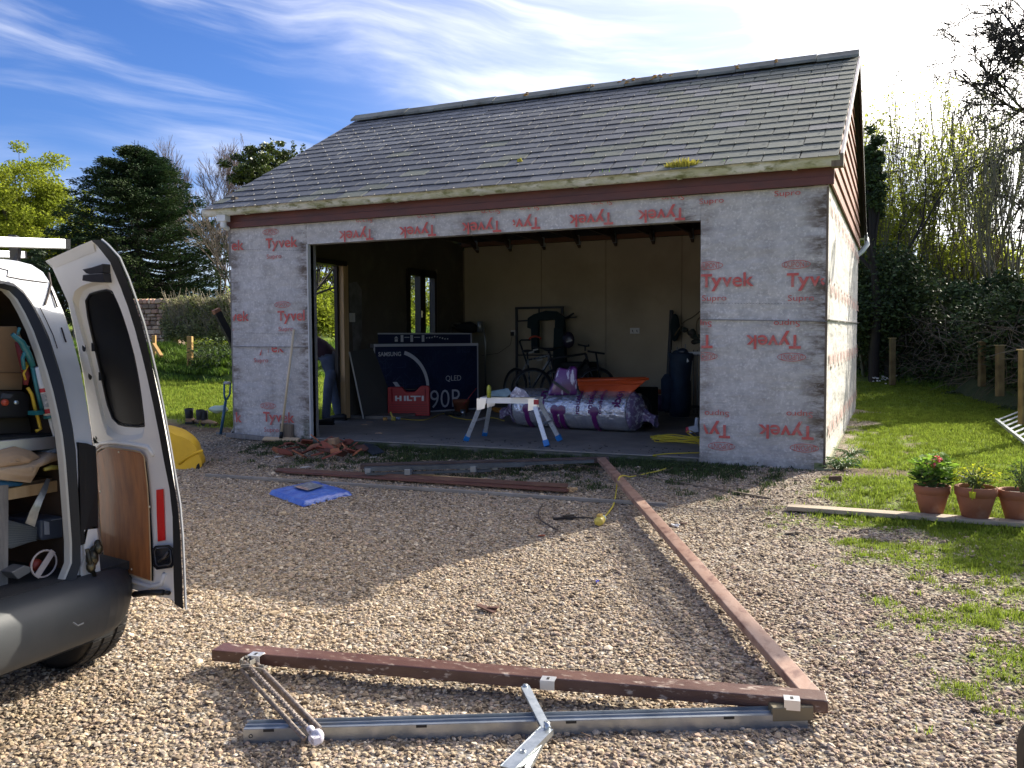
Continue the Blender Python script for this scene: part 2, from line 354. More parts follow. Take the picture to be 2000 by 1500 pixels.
moss_c = gmix(gramp(gnoise(30, 6, 7), .4, .62), (.02,.032,.010), (.05,.075,.016))
c_ = gmix(sep.outputs[2], grav, moss_c); c_ = gmix(sep.outputs[1], c_, dirt_c); c_ = gmix(sep.outputs[0], c_, grass_c)
gl_.new(c_, gp.inputs['Base Color'])
bm_ = nd('ShaderNodeBump'); bm_.inputs['Strength'].default_value = .9; bm_.inputs['Distance'].default_value = .012
bh = nd('ShaderNodeMath', operation='SUBTRACT'); gl_.new(gnoise(45, 6, 2), bh.inputs[0]); gl_.new(vor.outputs['Distance'], bh.inputs[1]); gl_.new(bh.outputs[0], bm_.inputs['Height']); gl_.new(bm_.outputs[0], gp.inputs['Normal'])
ground = arr_obj('ground', np.stack([X, Y, Z], -1).reshape(-1, 3), Fg, gm, smooth=True, kind='structure')
mg, md_, mm, lush = masks(X, Y); mm = np.where(Y > 5, 0, mm)
ca = ground.data.color_attributes.new('mask', 'FLOAT_COLOR', 'POINT'); ca.data.foreach_set('color', np.stack([mg, md_, mm, np.ones_like(mg)], -1).reshape(-1, 4).astype(np.float32).ravel())

# ---- gravel: loose stones over the sheet
def in_view(P, margin=.38):
    d = P-CAM; z = d@CF; x = d@CR/z*F_PX; y = -(d@CU)/z*F_PX
    return (z > .3) & (np.abs(x) < 1000*(1+margin)) & (y < 750*(1+margin*1.6))
stm, sn, sl_, sp = base('gravel_stone'); sp.inputs['Roughness'].default_value = .85; sp.inputs['Specular IOR Level'].default_value = .3
oi = sn.new('ShaderNodeObjectInfo'); r2 = sn.new('ShaderNodeValToRGB'); fill_ramp(r2.color_ramp, STONE); sl_.new(oi.outputs['Random'], r2.inputs[0])
geo = sn.new('ShaderNodeNewGeometry'); nz_ = sn.new('ShaderNodeTexNoise'); nz_.inputs['Scale'].default_value = .55; nz_.inputs['Detail'].default_value = 4; sl_.new(geo.outputs['Position'], nz_.inputs['Vector'])
sx_ = sn.new('ShaderNodeSeparateXYZ'); sl_.new(geo.outputs['Position'], sx_.inputs[0])
ad = sn.new('ShaderNodeMath'); ad.operation = 'MULTIPLY_ADD'; sl_.new(sx_.outputs[0], ad.inputs[0]); ad.inputs[1].default_value = .16; ad.inputs[2].default_value = .02
ad2 = sn.new('ShaderNodeMath'); ad2.operation = 'ADD'; sl_.new(ad.outputs[0], ad2.inputs[0]); sl_.new(nz_.outputs[0], ad2.inputs[1])
mr_ = sn.new('ShaderNodeMapRange'); sl_.new(ad2.outputs[0], mr_.inputs[0]); mr_.inputs[1].default_value = .3; mr_.inputs[2].default_value = .75
tint = sn.new('ShaderNodeMixRGB'); sl_.new(mr_.outputs[0], tint.inputs[0]); tint.inputs[1].default_value = (1.05,.98,.87,1); tint.inputs[2].default_value = (.94,.85,.81,1)
mu = sn.new('ShaderNodeMixRGB'); mu.blend_type = 'MULTIPLY'; mu.inputs[0].default_value = 1; sl_.new(r2.outputs[0], mu.inputs[1]); sl_.new(tint.outputs[0], mu.inputs[2])
sl_.new(mu.outputs[0], sp.inputs['Base Color'])
import bmesh
def stone_mesh(seed, sub=1):
    b = bmesh.new(); bmesh.ops.create_icosphere(b, subdivisions=sub, radius=1); rr = random.Random(seed)
    a = (rr.uniform(.8,1.25), rr.uniform(.65,1.0), rr.uniform(.42,.7))
    for v in b.verts:
        k = 1+.55*(mnoise.noise(v.co*1.3+Vector((seed*3.1, 0, 0))))+rr.uniform(-.08,.08); v.co = Vector((v.co.x*a[0]*k, v.co.y*a[1]*k, v.co.z*a[2]*k))
    me = bpy.data.meshes.new('stone'); b.to_mesh(me); b.free(); me.materials.append(stm); return me
stones = [stone_mesh(i) for i in range(8)]
pts = []
for (x0, x1, y0, y1, dens) in ((-4.5,2.6,-7.0,-3.0,4600), (-9.5,1.9,-3.0,-1.3,2600), (-9.5,1.5,-1.3,.6,1900)):
    n = int((x1-x0)*(y1-y0)*dens); pts.append(np.stack([RNG.uniform(x0, x1, n), RNG.uniform(y0, y1, n), np.zeros(n)], -1))
P = np.concatenate(pts); P[:, 2] = gzv(P[:, 0], P[:, 1])
g_, d_, m_, l_ = masks(P[:, 0], P[:, 1]); keep = in_view(P) & (RNG.random(len(P)) > np.clip(g_*.9+d_*.8+l_*.95+m_*.35, 0, .97)) & ~((P[:, 0] > -6.27) & (P[:, 0] < 0) & (P[:, 1] > -.0))
P = P[keep]; n = len(P); sc = np.clip(RNG.lognormal(-5.12, .36, n), .0028, .016)*np.where(RNG.random(n) < .04, 1.5, 1); P[:, 2] += sc*.25+(fbm(P[:, 0], P[:, 1], 3, 9)-.5)*.02
scatter('gravel', P, RNG.uniform(-.5, .5, (n, 3))+np.stack([np.zeros(n), np.zeros(n), RNG.uniform(0, 6.28, n)], -1), sc, stones, label='pale tan and pinkish gravel covering the drive in front of the garage', cat='gravel')

# ---- grass
def blade_mesh(seed, nb, h, w, spread, m):
    rr = random.Random(seed); b = MB()
    for i in range(nb):
        a = rr.uniform(0, 6.28); x, y = rr.uniform(-spread, spread), rr.uniform(-spread, spread); hh = h*rr.uniform(.5, 1.1); le = rr.uniform(.1, .7)*hh; dx, dy = math.cos(a), math.sin(a); ex, ey = -dy*w/2, dx*w/2
        b.add([(x-ex,y-ey,-.01),(x+ex,y+ey,-.01),(x+ex*.8+dx*le*.35,y+ey*.8+dy*le*.35,hh*.6),(x-ex*.8+dx*le*.35,y-ey*.8+dy*le*.35,hh*.6),(x+dx*le,y+dy*le,hh)], [(0,1,2,3),(3,2,4)])
    return mesh_of('tuft', b, m)
gmat = mat('grass_blade', (.17,.25,.03), .8, rnd=.4, col2=(.32,.34,.06), scale=.9, amt=(.4,.7), trans=.45, spec=.1)
tufts = [blade_mesh(i, 11, .036, .0065, .045, gmat) for i in range(5)]
tufts_far = [blade_mesh(i+9, 10, .055, .012, .08, gmat) for i in range(4)]
n = 105000; P = np.stack([RNG.uniform(-.4, 8, n), RNG.uniform(-6.5, 9, n), np.zeros(n)], -1); P = np.concatenate([P, np.stack([RNG.uniform(-.1, 4, 40000), RNG.uniform(-6.5, -1.6, 40000), np.zeros(40000)], -1)])
P = P[(RNG.random(len(P)) < np.clip(1.1-(P[:, 1]+3)*.05, .3, 1))]; P[:, 2] = gzv(P[:, 0], P[:, 1]); g_, d_, m_, l_ = masks(P[:, 0], P[:, 1])
P = P[in_view(P) & (RNG.random(len(P)) < g_**1.6) & ~((P[:, 0] < .03) & (P[:, 1] > -.05) & (P[:, 1] < 5.7))]; n = len(P)
scatter('grass', P, np.stack([RNG.normal(0, .15, n), RNG.normal(0, .15, n), RNG.uniform(0, 6.28, n)], -1), RNG.uniform(.5, 1.15, n)*np.where(P[:, 1] < -1.75, .62, 1), tufts, label='patchy short grass to the right of the garage and gravel', cat='grass')
n = 60000; P = np.stack([RNG.uniform(-24, -6.3, n), RNG.uniform(.6, 15, n), np.zeros(n)], -1); P[:, 2] = gzv(P[:, 0], P[:, 1]); g_ = masks(P[:, 0], P[:, 1])[0]
P = P[in_view(P) & (RNG.random(n) < g_)]; n = len(P)
scatter('grass', P, np.stack([RNG.normal(0, .2, n), RNG.normal(0, .2, n), RNG.uniform(0, 6.28, n)], -1), RNG.uniform(.5, 1.1, n), tufts_far, label='bright sunlit lawn left of the garage', cat='lawn')
mossm = mat('moss_blade', (.05,.075,.018), .7, rnd=.5, trans=.2)
tm = [blade_mesh(i+30, 8, .02, .006, .03, mossm) for i in range(3)]
n = 14000; P = np.stack([RNG.uniform(-5.6, -.1, n), RNG.uniform(-1.4, -.01, n), np.zeros(n)], -1); P[:, 2] = gzv(P[:, 0], P[:, 1])+.004; _, _, m_, l_ = masks(P[:, 0], P[:, 1])
P = P[RNG.random(n) < np.clip(m_*.55+l_, 0, 1)]; n = len(P)
scatter('moss', P, np.stack([RNG.normal(0, .3, n), RNG.normal(0, .3, n), RNG.uniform(0, 6.28, n)], -1), RNG.uniform(.6, 1.5, n), tm, label='dark green moss and short grass along the edge of the garage slab', cat='moss')
# ================================================================ GARAGE
GW, GD, WH = 6.277, 5.6, 2.403
XO1, XO2, OT, SLZ = -5.236, -1.038, 2.18, .10
gar = thing('timber_garage', (-3.14, 0, 0.05), 'slate roofed timber garage wrapped in grey printed membrane, its doors taken out', 'garage')
def P3(*a): return np.array(a, float)
# membrane material: mottled grey, brown water stains near the stud lines
def membrane(name, base_c, light):
    m, n, l, p = base(name); p.inputs['Roughness'].default_value = .75
    t = n.new('ShaderNodeTexCoord')
    def noise(s, d, st=(1,1,1), ro=.6, off=0):
        mp = n.new('ShaderNodeMapping'); mp.inputs['Scale'].default_value = st; mp.inputs['Location'].default_value = (off, off*.7, off*.3); l.new(t.outputs['Object'], mp.inputs[0]); q = n.new('ShaderNodeTexNoise'); q.inputs['Scale'].default_value = s; q.inputs['Detail'].default_value = d; q.inputs['Roughness'].default_value = ro; l.new(mp.outputs[0], q.inputs['Vector']); return q.outputs[0]
    def mr(x, a, b, c0=0, c1=1):
        q = n.new('ShaderNodeMapRange'); l.new(x, q.inputs[0]); q.inputs[1].default_value = a; q.inputs[2].default_value = b; q.inputs[3].default_value = c0; q.inputs[4].default_value = c1; return q.outputs[0]
    def mix(f, a, b, typ='MIX'):
        q = n.new('ShaderNodeMixRGB'); q.blend_type = typ
        for i, v_ in enumerate((f, a, b)):
            if isinstance(v_, (int, float)): q.inputs[i].default_value = v_
            elif isinstance(v_, tuple): q.inputs[i].default_value = v_+(1,)
            else: l.new(v_, q.inputs[i])
        return q.outputs[0]
    c = mix(mr(noise(11, 5), .33, .66), base_c, light)
    c = mix(mr(noise(42, 5, off=4), .52, .66), c, tuple(k*1.15 for k in light))
    c = mix(mr(noise(1.4, 3, off=9), .35, .7, 0, .35), c, tuple(k*.72 for k in base_c))
    at2 = n.new('ShaderNodeAttribute'); at2.attribute_name = 'stain'
    st = noise(7, 7, (.45, .45, 1.5), .75, 2); ms = n.new('ShaderNodeMath'); ms.operation = 'MULTIPLY'; l.new(mr(st, .43, .60), ms.inputs[0]); l.new(at2.outputs['Fac'], ms.inputs[1])
    c = mix(ms.outputs[0], c, (.085,.055,.035))
    at3 = n.new('ShaderNodeAttribute'); at3.attribute_name = 'moss'; mm_ = n.new('ShaderNodeMath'); mm_.operation = 'MULTIPLY'; l.new(mr(noise(7, 5, off=6), .35, .55), mm_.inputs[0]); l.new(at3.outputs['Fac'], mm_.inputs[1]); c = mix(mm_.outputs[0], c, (.035,.05,.018))
    l.new(c, p.inputs['Base Color'])
    b = n.new('ShaderNodeBump'); b.inputs['Strength'].default_value = .35; b.inputs['Distance'].default_value = .01; l.new(noise(30, 5), b.inputs['Height']); b2 = n.new('ShaderNodeBump'); b2.inputs['Strength'].default_value = .8; b2.inputs['Distance'].default_value = .06; l.new(noise(2.2, 4, (.6, .6, 2.2), .5, 5), b2.inputs['Height']); l.new(b2.outputs[0], b.inputs['Normal']); l.new(b.outputs[0], p.inputs['Normal'])
    return m
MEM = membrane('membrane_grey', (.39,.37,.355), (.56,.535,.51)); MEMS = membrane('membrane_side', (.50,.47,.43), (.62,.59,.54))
def sheet(name, u0, u1, z0, z1, fn, m, studs, label=None, step=.06, thick=.02, wr=.006, amp=None, seed=0, mossb=None):
    """sheathing panel with membrane: fn(u, z, off) -> world point, off = outwards"""
    nu, nz = max(2, int((u1-u0)/step)), max(2, int((z1-z0)/step)); us = np.linspace(u0, u1, nu+1); zs = np.linspace(z0, z1, nz+1)
    vs = []; st = []; mo = []
    for z in zs:
        for u in us:
            edge = min(u-u0, u1-u, z-z0 if z0 > .5 else 9, z1-z, .2)/.2
            o = wr*mnoise.noise(Vector((u*2.1+seed, z*1.1, seed)))+wr*.7*mnoise.noise(Vector((u*6+seed, z*2.0, 3+seed)))
            if amp: o += amp(u, z)
            vs.append(fn(u, z, max(o, -.006)*min(1, max(.15, edge))+.008))
            st.append(max([max(0, 1-abs(u-s_)/w_)*k_ for s_, w_, k_ in studs]+[0])); mo.append(mossb(u, z) if mossb else 0)
    W_ = nu+1; fs = [(j*W_+i, j*W_+i+1, (j+1)*W_+i+1, (j+1)*W_+i) for j in range(nz) for i in range(nu)]
    rim = [j*W_ for j in range(nz, 0, -1)]+list(range(0, nu))+[j*W_+nu for j in range(nz)]+[nz*W_+i for i in range(nu, 0, -1)]
    k = len(vs)
    for r in rim: u, z = us[r % W_], zs[r//W_]; vs.append(fn(u, z, -thick-.08)); st.append(st[r]); mo.append(0)
    q = len(rim); fs += [(rim[(i+1) % q], rim[i], k+i, k+(i+1) % q) for i in range(q)]
    mb = MB(); mb.smooth = True; mb.add(vs, fs); o = obj(name, mb, m, gar, label=label)
    for nm, dat in (('stain', st), ('moss', mo)):
        a = o.data.attributes.new(nm, 'FLOAT', 'POINT'); a.data.foreach_set('value', np.array(dat, np.float32))
    sm = o.modifiers.new('e', 'EDGE_SPLIT'); sm.split_angle = .7; return o
front = lambda u, z, o: P3(u, -o, z)
side = lambda u, z, o: P3(o, u, z)
def zb(x): return np.interp(x, [-GW, XO1, XO2, 0], [.045, .06, .05, .03])
sheet('left_wall_panel', -GW, XO1, .05, WH, front, MEM, [(-GW+.02, .14, 1.0), (XO1-.03, .15, 1.15), (-5.75, .08, .45)], label='narrow membrane covered wall left of the opening', seed=1, mossb=lambda u, z: max(0, 1-(z-.05)/.32)*sstep(-5.75, -5.45, u)*1.5+max(0, 1-z/.2)*.3*(u < -5.9))
sheet('right_wall_panel', XO2, 0, .04, WH, front, MEM, [(-.02, .22, 1.1), (XO2+.03, .08, .9), (-.45, .08, .3)], label='membrane covered wall right of the opening with brown stains', seed=2, mossb=lambda u, z: max(0, 1-(z-.05)/.12)*.4)
hdr = sheet('header_panel', XO1+.002, XO2-.002, OT, WH, front, MEM, [(-3.3, .3, .5), (-1.15, .2, .8), (-4.4, .2, .5)], label='membrane strip over the opening, printed upside down', step=.03, wr=.012, seed=3,
      amp=lambda u, z: .02*math.exp(-((u+3.35)/.5)**2)*(math.sin((u*1.0+z*3.0)*14)*.5+.6))
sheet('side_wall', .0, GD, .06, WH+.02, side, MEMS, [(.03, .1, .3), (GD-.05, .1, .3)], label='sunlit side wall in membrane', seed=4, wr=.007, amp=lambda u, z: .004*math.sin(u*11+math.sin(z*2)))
ink = mat('red_print', (.52,.10,.085), .7, col2=(.46,.22,.19), scale=13, amt=(.5,.75), col3=(.45,.36,.34), scale3=22, amt3=(.64,.76))
ink_s = mat('red_print_pale', (.60,.25,.21), .8, col2=(.55,.46,.42), scale=8, amt=(.35,.65))
mb = MB()
def logo(cx, zc, flip=False, s=1.0, what='OTS', clip=None, yo=-.0245, fx=None):
    """the membrane's print: oval, name, second word.  cx is the left end of the name, zc its baseline"""
    ux = (-1,0,0) if flip else (1,0,0); uz = (0,0,-1) if flip else (0,0,1); k = -1 if flip else 1
    o = P3(cx, yo, zc)
    U = lambda a, b: o+P3(a*k*s, 0, b*k*s)
    if 'T' in what:
        for ch, a, w, b, h, bo in (('T', 0, .098, 0, .118, .026), ('y', .088, .098, -.036, .12, .022), ('v', .186, .086, 0, .084, .022), ('e', .274, .084, -.002, .088, .014), ('k', .368, .09, 0, .122, .02)):
            put_text(mb, ch, U(a, b), ux, uz, w*s, h*s, bo, clip)
    if 'S' in what: put_text(mb, 'Supro', U(.01, -.135), ux, uz, .215*s, .066*s, 0.0, clip)
    if 'O' in what:
        ring2d(mb, U(.075, .19), ux, uz, .118*s, .037*s, .005*s, 28, clip); put_text(mb, 'DUPONT', U(-.02, .168), ux, uz, .19*s, .046*s, -.004, clip)
inL = lambda p: -GW+.005 < p[0] < XO1-.005
inR = lambda p: XO2+.005 < p[0] < -.008
def w2(px, py): p = ony(px, py, 0); return p[0], p[2]
for px, py, what, cl in ((522,486,'TOS',inL),(421,492,'TS',inL),(545,627,'TOS',inL),(431,628,'TS',inL),(517,823,'TOS',inL),(418,822,'TS',inL)):
    x, z = w2(px, py); logo(x, z, False, .93, what, cl)
x, z = w2(497, 688); logo(x, z, False, .93, 'TS', lambda p: inL(p) and p[2] < w2(500, 677)[1])
for px, py, what, cl in ((1370,562,'TOS',inR),(1537,561,'TOS',inR)):
    x, z = w2(px, py); logo(x, z, False, .98, what, cl)
for px, py, what in ((1565,654,'TOS'),(1393,654,'TOS'),(1590,832,'TOS'),(1427,830,'TOS')):
    x, z = w2(px, py); logo(x, z, True, .98, what, inR)
x, z = w2(1513, 388); put_text(mb, 'Supro', (x, -.0245, z), (1,0,0), (0,0,1), .21, .06, 0, inR); x, z = w2(1378, 402); put_text(mb, 'Supro', (x-.05, -.0245, z), (1,0,0), (0,0,1), .21, .06, 0, lambda p: p[0] > XO2-.2)
hclip = lambda p: OT-.012 < p[2] < WH-.004 and p[0] > XO1+.01 and p[0] < XO2-.02
for px, py in ((733,453),(855,447),(982,440),(1058,436),(1200,428),(1340,419)):
    x, z = w2(px, py); logo(x, OT+.112+(.006 if px > 1000 else 0), True, .93, 'TS', (lambda p: hclip(p) and p[0] > w2(1003, 440)[0]) if px == 1058 else hclip, yo=-.036)
o = obj('membrane_print', mb, ink, gar)
sw = o.modifiers.new('s', 'SHRINKWRAP') if False else None
mb = MB(); 
for z, fl in ((1.52, False), (1.02, True), (.42, True), (2.2, False)):
    y = .1
    while y < GD-.4:
        for ch, a, w, b, h in (('T',0,.1,0,.13),('y',.09,.1,-.03,.12),('v',.19,.08,0,.09),('e',.28,.08,0,.09),('k',.37,.09,0,.13)):
            k = -1 if fl else 1; put_text(mb, ch, (.0215, y+(.45 if fl else 0)+a*k, z+b*k), (0,k,0), (0,0,k), w, h, .03)
        y += .56
obj('side_print', mb, ink_s, gar, kind='stuff')
# laps of the membrane: thin folds across the walls, rows of staples
dark = mat('lap_dark_grey', (.16,.15,.15), .8)  # dark grey for the strips along the laps and the staple rows
mb = MB()
for a, b, th in (((1369,624),(1616,628), .006), ((458,677),(606,678), .006)):
    xa, za = w2(*a); xb, zb_ = w2(*b); xa = max(xa, XO2) if xa > -2 else xa; xb = min(xb, XO1) if xb < -2 else xb
    mb.bar((xa, -.020, za), (xb, -.020, zb_), .012, th)
for a, b in (((455,487),(600,490)), ((1372,592),(1612,594)), ((458,650),(600,652))):
    xa, za = w2(*a); xb, zb_ = w2(*b); n = 40
    for i in range(n):
        t = i/n; mb.bar((xa+(xb-xa)*t, -.0165, za+(zb_-za)*t), (xa+(xb-xa)*(t+.5/n), -.0165, za+(zb_-za)*(t+.5/n)), .004, .003)
mb.bar((.022, .0, 1.302), (.022, GD, 1.36), .02, .008)
obj('membrane_lap', mb, dark, gar, kind='stuff')
mb = MB(); rr = random.Random(4)
for i in range(46):
    x = rr.choice([XO2+.035, -.06, XO1-.035, -GW+.05, XO2+.03])+rr.uniform(-.015,.015); z = rr.uniform(.2, 2.35); mb.box((x, -.021, z), (.012, .006, .004), ux=(1,0,rr.uniform(-.6,.6)))
obj('staples', mb, mat('steel_dull', (.35,.34,.33), .45, .8), gar, kind='stuff')
# corner posts / timber ends of the sheathing
tim_o = mat('old_timber', (.13,.10,.075), .85, col2=(.22,.17,.12), scale=6, stretch=(6,6,.8), bump=.3, bscale=20)
tim_n = mat('new_timber', (.50,.31,.14), .6, col2=(.62,.42,.22), scale=5, stretch=(7,7,.6), bump=.1)
tim_g = mat('grey_timber', (.16,.145,.13), .9, col2=(.25,.23,.21), scale=7, stretch=(6,6,.8), bump=.35)
redb = mat('redbrown_paint', (.135,.036,.022), .55, col2=(.085,.028,.02), scale=3, stretch=(1,3,3), bump=.08, rnd=.12)
mb = MB(); mb.box((XO1-.05, .075, (SLZ+OT)/2+.0), (.10, .15, OT-SLZ+.0)); obj('door_post', mb, tim_g, gar, bevel=.003)
mb = MB(); mb.box((XO1+.005+.0, .012, (SLZ+OT)/2), (.014, .05, OT-SLZ)); obj('membrane_edge', mb, mat('membrane_edge', (.55,.54,.52), .8), gar)
mb = MB(); mb.box((XO2+.05, .075, (SLZ+OT)/2), (.10, .15, OT-SLZ)); obj('door_post', mb, tim_g, gar, bevel=.003)
mb = MB(); mb.box(((XO1+XO2)/2, .09, OT+.10), (XO2-XO1, .12, .19)); obj('lintel_beam', mb, tim_o, gar, bevel=.004)
mb = MB(); mb.box((.0085-.008, -.0085, 1.22), (.018, .020, 2.34)); obj('corner_batten', mb, mat('brown_corner', (.10,.07,.05), .85, col2=(.2,.16,.12), scale=9, stretch=(1,1,.3)), gar)
mb = MB(); mb.box((-GW-.012, .02, 2.2), (.03, .06, .42)); mb.box((-GW-.012, .02, 1.0), (.022, .05, 1.9)); obj('corner_batten', mb, tim_g, gar)
# rough packer blocks at the feet of the left wall
for x, w, h, d, m_ in ((-5.52,.16,.19,-.045,tim_o),(-6.05,.6,.05,-.05,tim_g)):
    mb = MB(); mb.box((x, d, .06+h/2), (w, .045, h), ux=(1,0,-.04)); obj('timber_offcut', mb, m_, gar, bevel=.004)
# fascia boards (one on the other), gutter, brackets
for z0, z1, y in ((2.402, 2.468, -.052), (2.466, 2.548, -.036)):
    mb = MB(); mb.box((-GW/2+.0, y, (z0+z1)/2), (GW+.10, .03, z1-z0)); obj('fascia_board', mb, redb, gar, bevel=.003)
mb = MB(); mb.box((-GW/2, -.045, 2.556), (GW+.1, .05, .012)); obj('soffit_board', mb, redb, gar)
# ragged lower paint edge under fascia
gut = mat('gutter_white', (.74,.74,.70), .45, col2=(.46,.47,.32), scale=2.4, amt=(.42,.60), stretch=(1.2,1,3), col3=(.20,.21,.09), scale3=6.5, amt3=(.52,.66), detail=9)
GY, GZ = -.135, 2.605
def gutter_prof(x, r=.052): return [P3(x, GY+r*math.cos(a), GZ+(r*1.5)*math.sin(a)) for a in np.linspace(PI, 2*PI, 11)]
mb = MB(); A, B = gutter_prof(-GW-.24), gutter_prof(.10); A2, B2 = gutter_prof(-GW-.24, .047), gutter_prof(.10, .047)
mb.smooth = True; mb.strip(A, B, False); mb.strip(B2, A2, False); mb.smooth = False; mb.strip([A[0], A2[0]], [B[0], B2[0]], False); mb.strip([A[-1], A2[-1]], [B[-1], B2[-1]], False)
mb.add(A, [tuple(range(11))]); mb.add(B, [tuple(range(11))[::-1]])
g_o = obj('gutter', mb, gut, gar)
for i, x in enumerate(np.linspace(-GW+.35, -.25, 7)):
    mb = MB(); pr = gutter_prof(x-.02, .057); pr2 = gutter_prof(x+.02, .057); mb.strip(pr, pr2, False); mb.box((x, GY-.055, GZ+.004), (.045, .016, .014)); mb.box((x, -.066, 2.585), (.03, .03, .07)); obj('gutter_bracket', mb, gut, gar)
mb = MB(); mb.box((-GW+.02, GY+.0, 2.50), (.12, .085, .07)); mb.lathe([(.034, 0), (.034, -.07)], (-GW+.02, GY+.0, 2.47), n=12); mb.tube([(-GW+.02, GY, 2.42), (-GW+.02, GY+.03, 2.405), (-GW+.02, GY+.07, 2.395)], .03, 8); obj('gutter_outlet', mb, mat('upvc_white', (.72,.72,.70), .4), gar, bevel=.004)
# rear gutter with its white downpipe showing past the side wall
mb = MB(); mb.lathe([(.05,-.2),(.05,0)], (.12, 5.86, 2.6), (1,0,0), 14, (True, True)); mb.tube([(.10, 5.86, 2.58), (.12, 5.82, 2.48), (.06, 5.72, 2.38), (-.08, 5.68, 2.25), (-.08, 5.68, .3)], .034, 10); obj('rear_downpipe', mb, mat('upvc_white', (.72,.72,.70), .4), gar)
# ---- roof
EY, EZ, RY, RZ = -.20, 2.60, 2.8, 4.24
sl_len = math.hypot(RY-EY, RZ-EZ); su = P3(0, (RY-EY)/sl_len, (RZ-EZ)/sl_len); sn_ = P3(0, -su[2], su[1]); ra = math.atan2(su[2], su[1])
XL, XR = -GW-.20, .10
mb = MB(); e0, r0 = P3(0, EY+.03, EZ), P3(0, RY, RZ); th = .05
loop = [P3(XL+.02, *q) for q in ((EY+.03, EZ+.002), (RY, RZ-.012), (GD-EY-.03, EZ+.002), (GD-EY-.03, EZ-.03), (RY, RZ-.06), (EY+.03, EZ-.03))]
mb.prism(loop, (XR-XL-.04, 0, 0)); obj('roof_deck', mb, mat('roof_felt', (.035,.033,.032), .9), gar)
slate_m = mat('slate_stone', (.078,.084,.096), .6, rnd=.22, col2=(.105,.108,.112), scale=9, amt=(.4,.7), col3=(.10,.11,.085), scale3=.9, amt3=(.55,.8), bump=.12, bscale=30)
slate_g = mat('slate_lichen', (.115,.125,.095), .75, rnd=.16, col2=(.12,.13,.115), scale=7, col3=(.10,.105,.115), scale3=1.3, amt3=(.5,.7), bump=.2, bscale=30)
SW, EXP, SLN, ST = .2985, .19, .40, .0052
mb = MB(); mb.box((0, SLN/2, 0), (SW-.009, SLN, ST)); me_s = mesh_of('slate', mb, slate_m); mb = MB(); mb.box((0, SLN/2, 0), (SW-.009, SLN, ST)); me_sg = mesh_of('slate_b', mb, slate_g)
mb = MB(); mb.box((0, SLN/2, 0), (SW/2-.009, SLN, ST)); me_h = mesh_of('slate_half', mb, slate_g)
allsl = []
for r in range(18):
    off = (r % 2)*SW/2; n = 22 if r % 2 == 0 else 21
    for k in range(22 if r % 2 == 0 else 23):
        x = XR-.005-SW/2-k*SW+off; half = False
        if r % 2 and k == 0: x = XR-.005-SW/4; half = True
        elif r % 2 and k == 22: x = XL+SW/4+.01; half = True
        rr = random.Random(r*100+k); s = r*EXP-.035+rr.gauss(0,.003)-(.03 if rr.random() < .012 else 0)
        z = ST*1.9
        p = P3(x+rr.uniform(-.002,.002), EY, EZ)+su*s+sn_*(z+rr.uniform(0,.003))
        if r == 17: s2 = s
        allsl.append((p, half, r, k, rr.gauss(0,.006), rr.gauss(0,.003)))
allsl.sort(key=lambda q: np.linalg.norm(q[0]-CAM))
tilt = -math.atan2(ST*1.7, EXP*1.0)*.9
def lich(p, rr): return rr.random() < sstep(-2.6, -.6, p[0])*.85+.06+.25*(p[2] > 3.9)
for i, (p, half, r, k, jz, jt) in enumerate(allsl[:300]):
    rr = random.Random(i*7); piece('slate', me_h if half else (me_sg if lich(p, rr) else me_s), None, gar, p, (ra+tilt+jt, 0, jz))
mb = MB()
for p, half, r, k, jz, jt in allsl[300:]:
    a = ra+tilt; uy = P3(0, math.cos(a), math.sin(a)); w = SW/2 if half else SW; mb.box(p+uy*SLN/2, (w-.009, SLN, ST), (1, jz, 0), uy)
o = obj('slates', mb, mat('slate_far', (.078,.084,.096), .6, island=.2, col2=(.14,.145,.15), scale=9, bump=.12, bscale=30), gar, kind='stuff')
# rear slope: nothing of it shows in the photograph; courses as plain lapped strips
mb = MB(); su2 = P3(0, -su[1], su[2]); sn2 = P3(0, su[2], su[1])
for r in range(18): mb.box(P3((XL+XR)/2, GD-EY, EZ)+su2*(r*EXP+EXP/2)+sn2*.012, (XR-XL, EXP+.04, .008), (1,0,0), nrm(su2+sn2*(-.05)))
obj('rear_slating', mb, slate_m, gar)
mb = MB()
for p, half, r, k, jz, jt in allsl:
    if half: continue
    q = p+sn_*.0075-su*.004+P3(0, 0, 0); mb.bar(q, q+su*.014+sn_*.0015, .009, .004); mb.box(q-su*.002+sn_*.003, (.010,.004,.006), (1,0,0), su)
obj('slate_hooks', mb, mat('hook_steel', (.42,.40,.37), .5, .5), gar, kind='stuff')
ridm = mat('ridge_tile', (.16,.165,.155), .8, col2=(.23,.24,.20), scale=7, rnd=.15, col3=(.07,.07,.06), scale3=3.5, bump=.3)
orl = mat('orange_lichen', (.55,.26,.04), .9, col2=(.32,.2,.07), scale=20)
nr = 15; rl = (XR-XL+.02)/nr
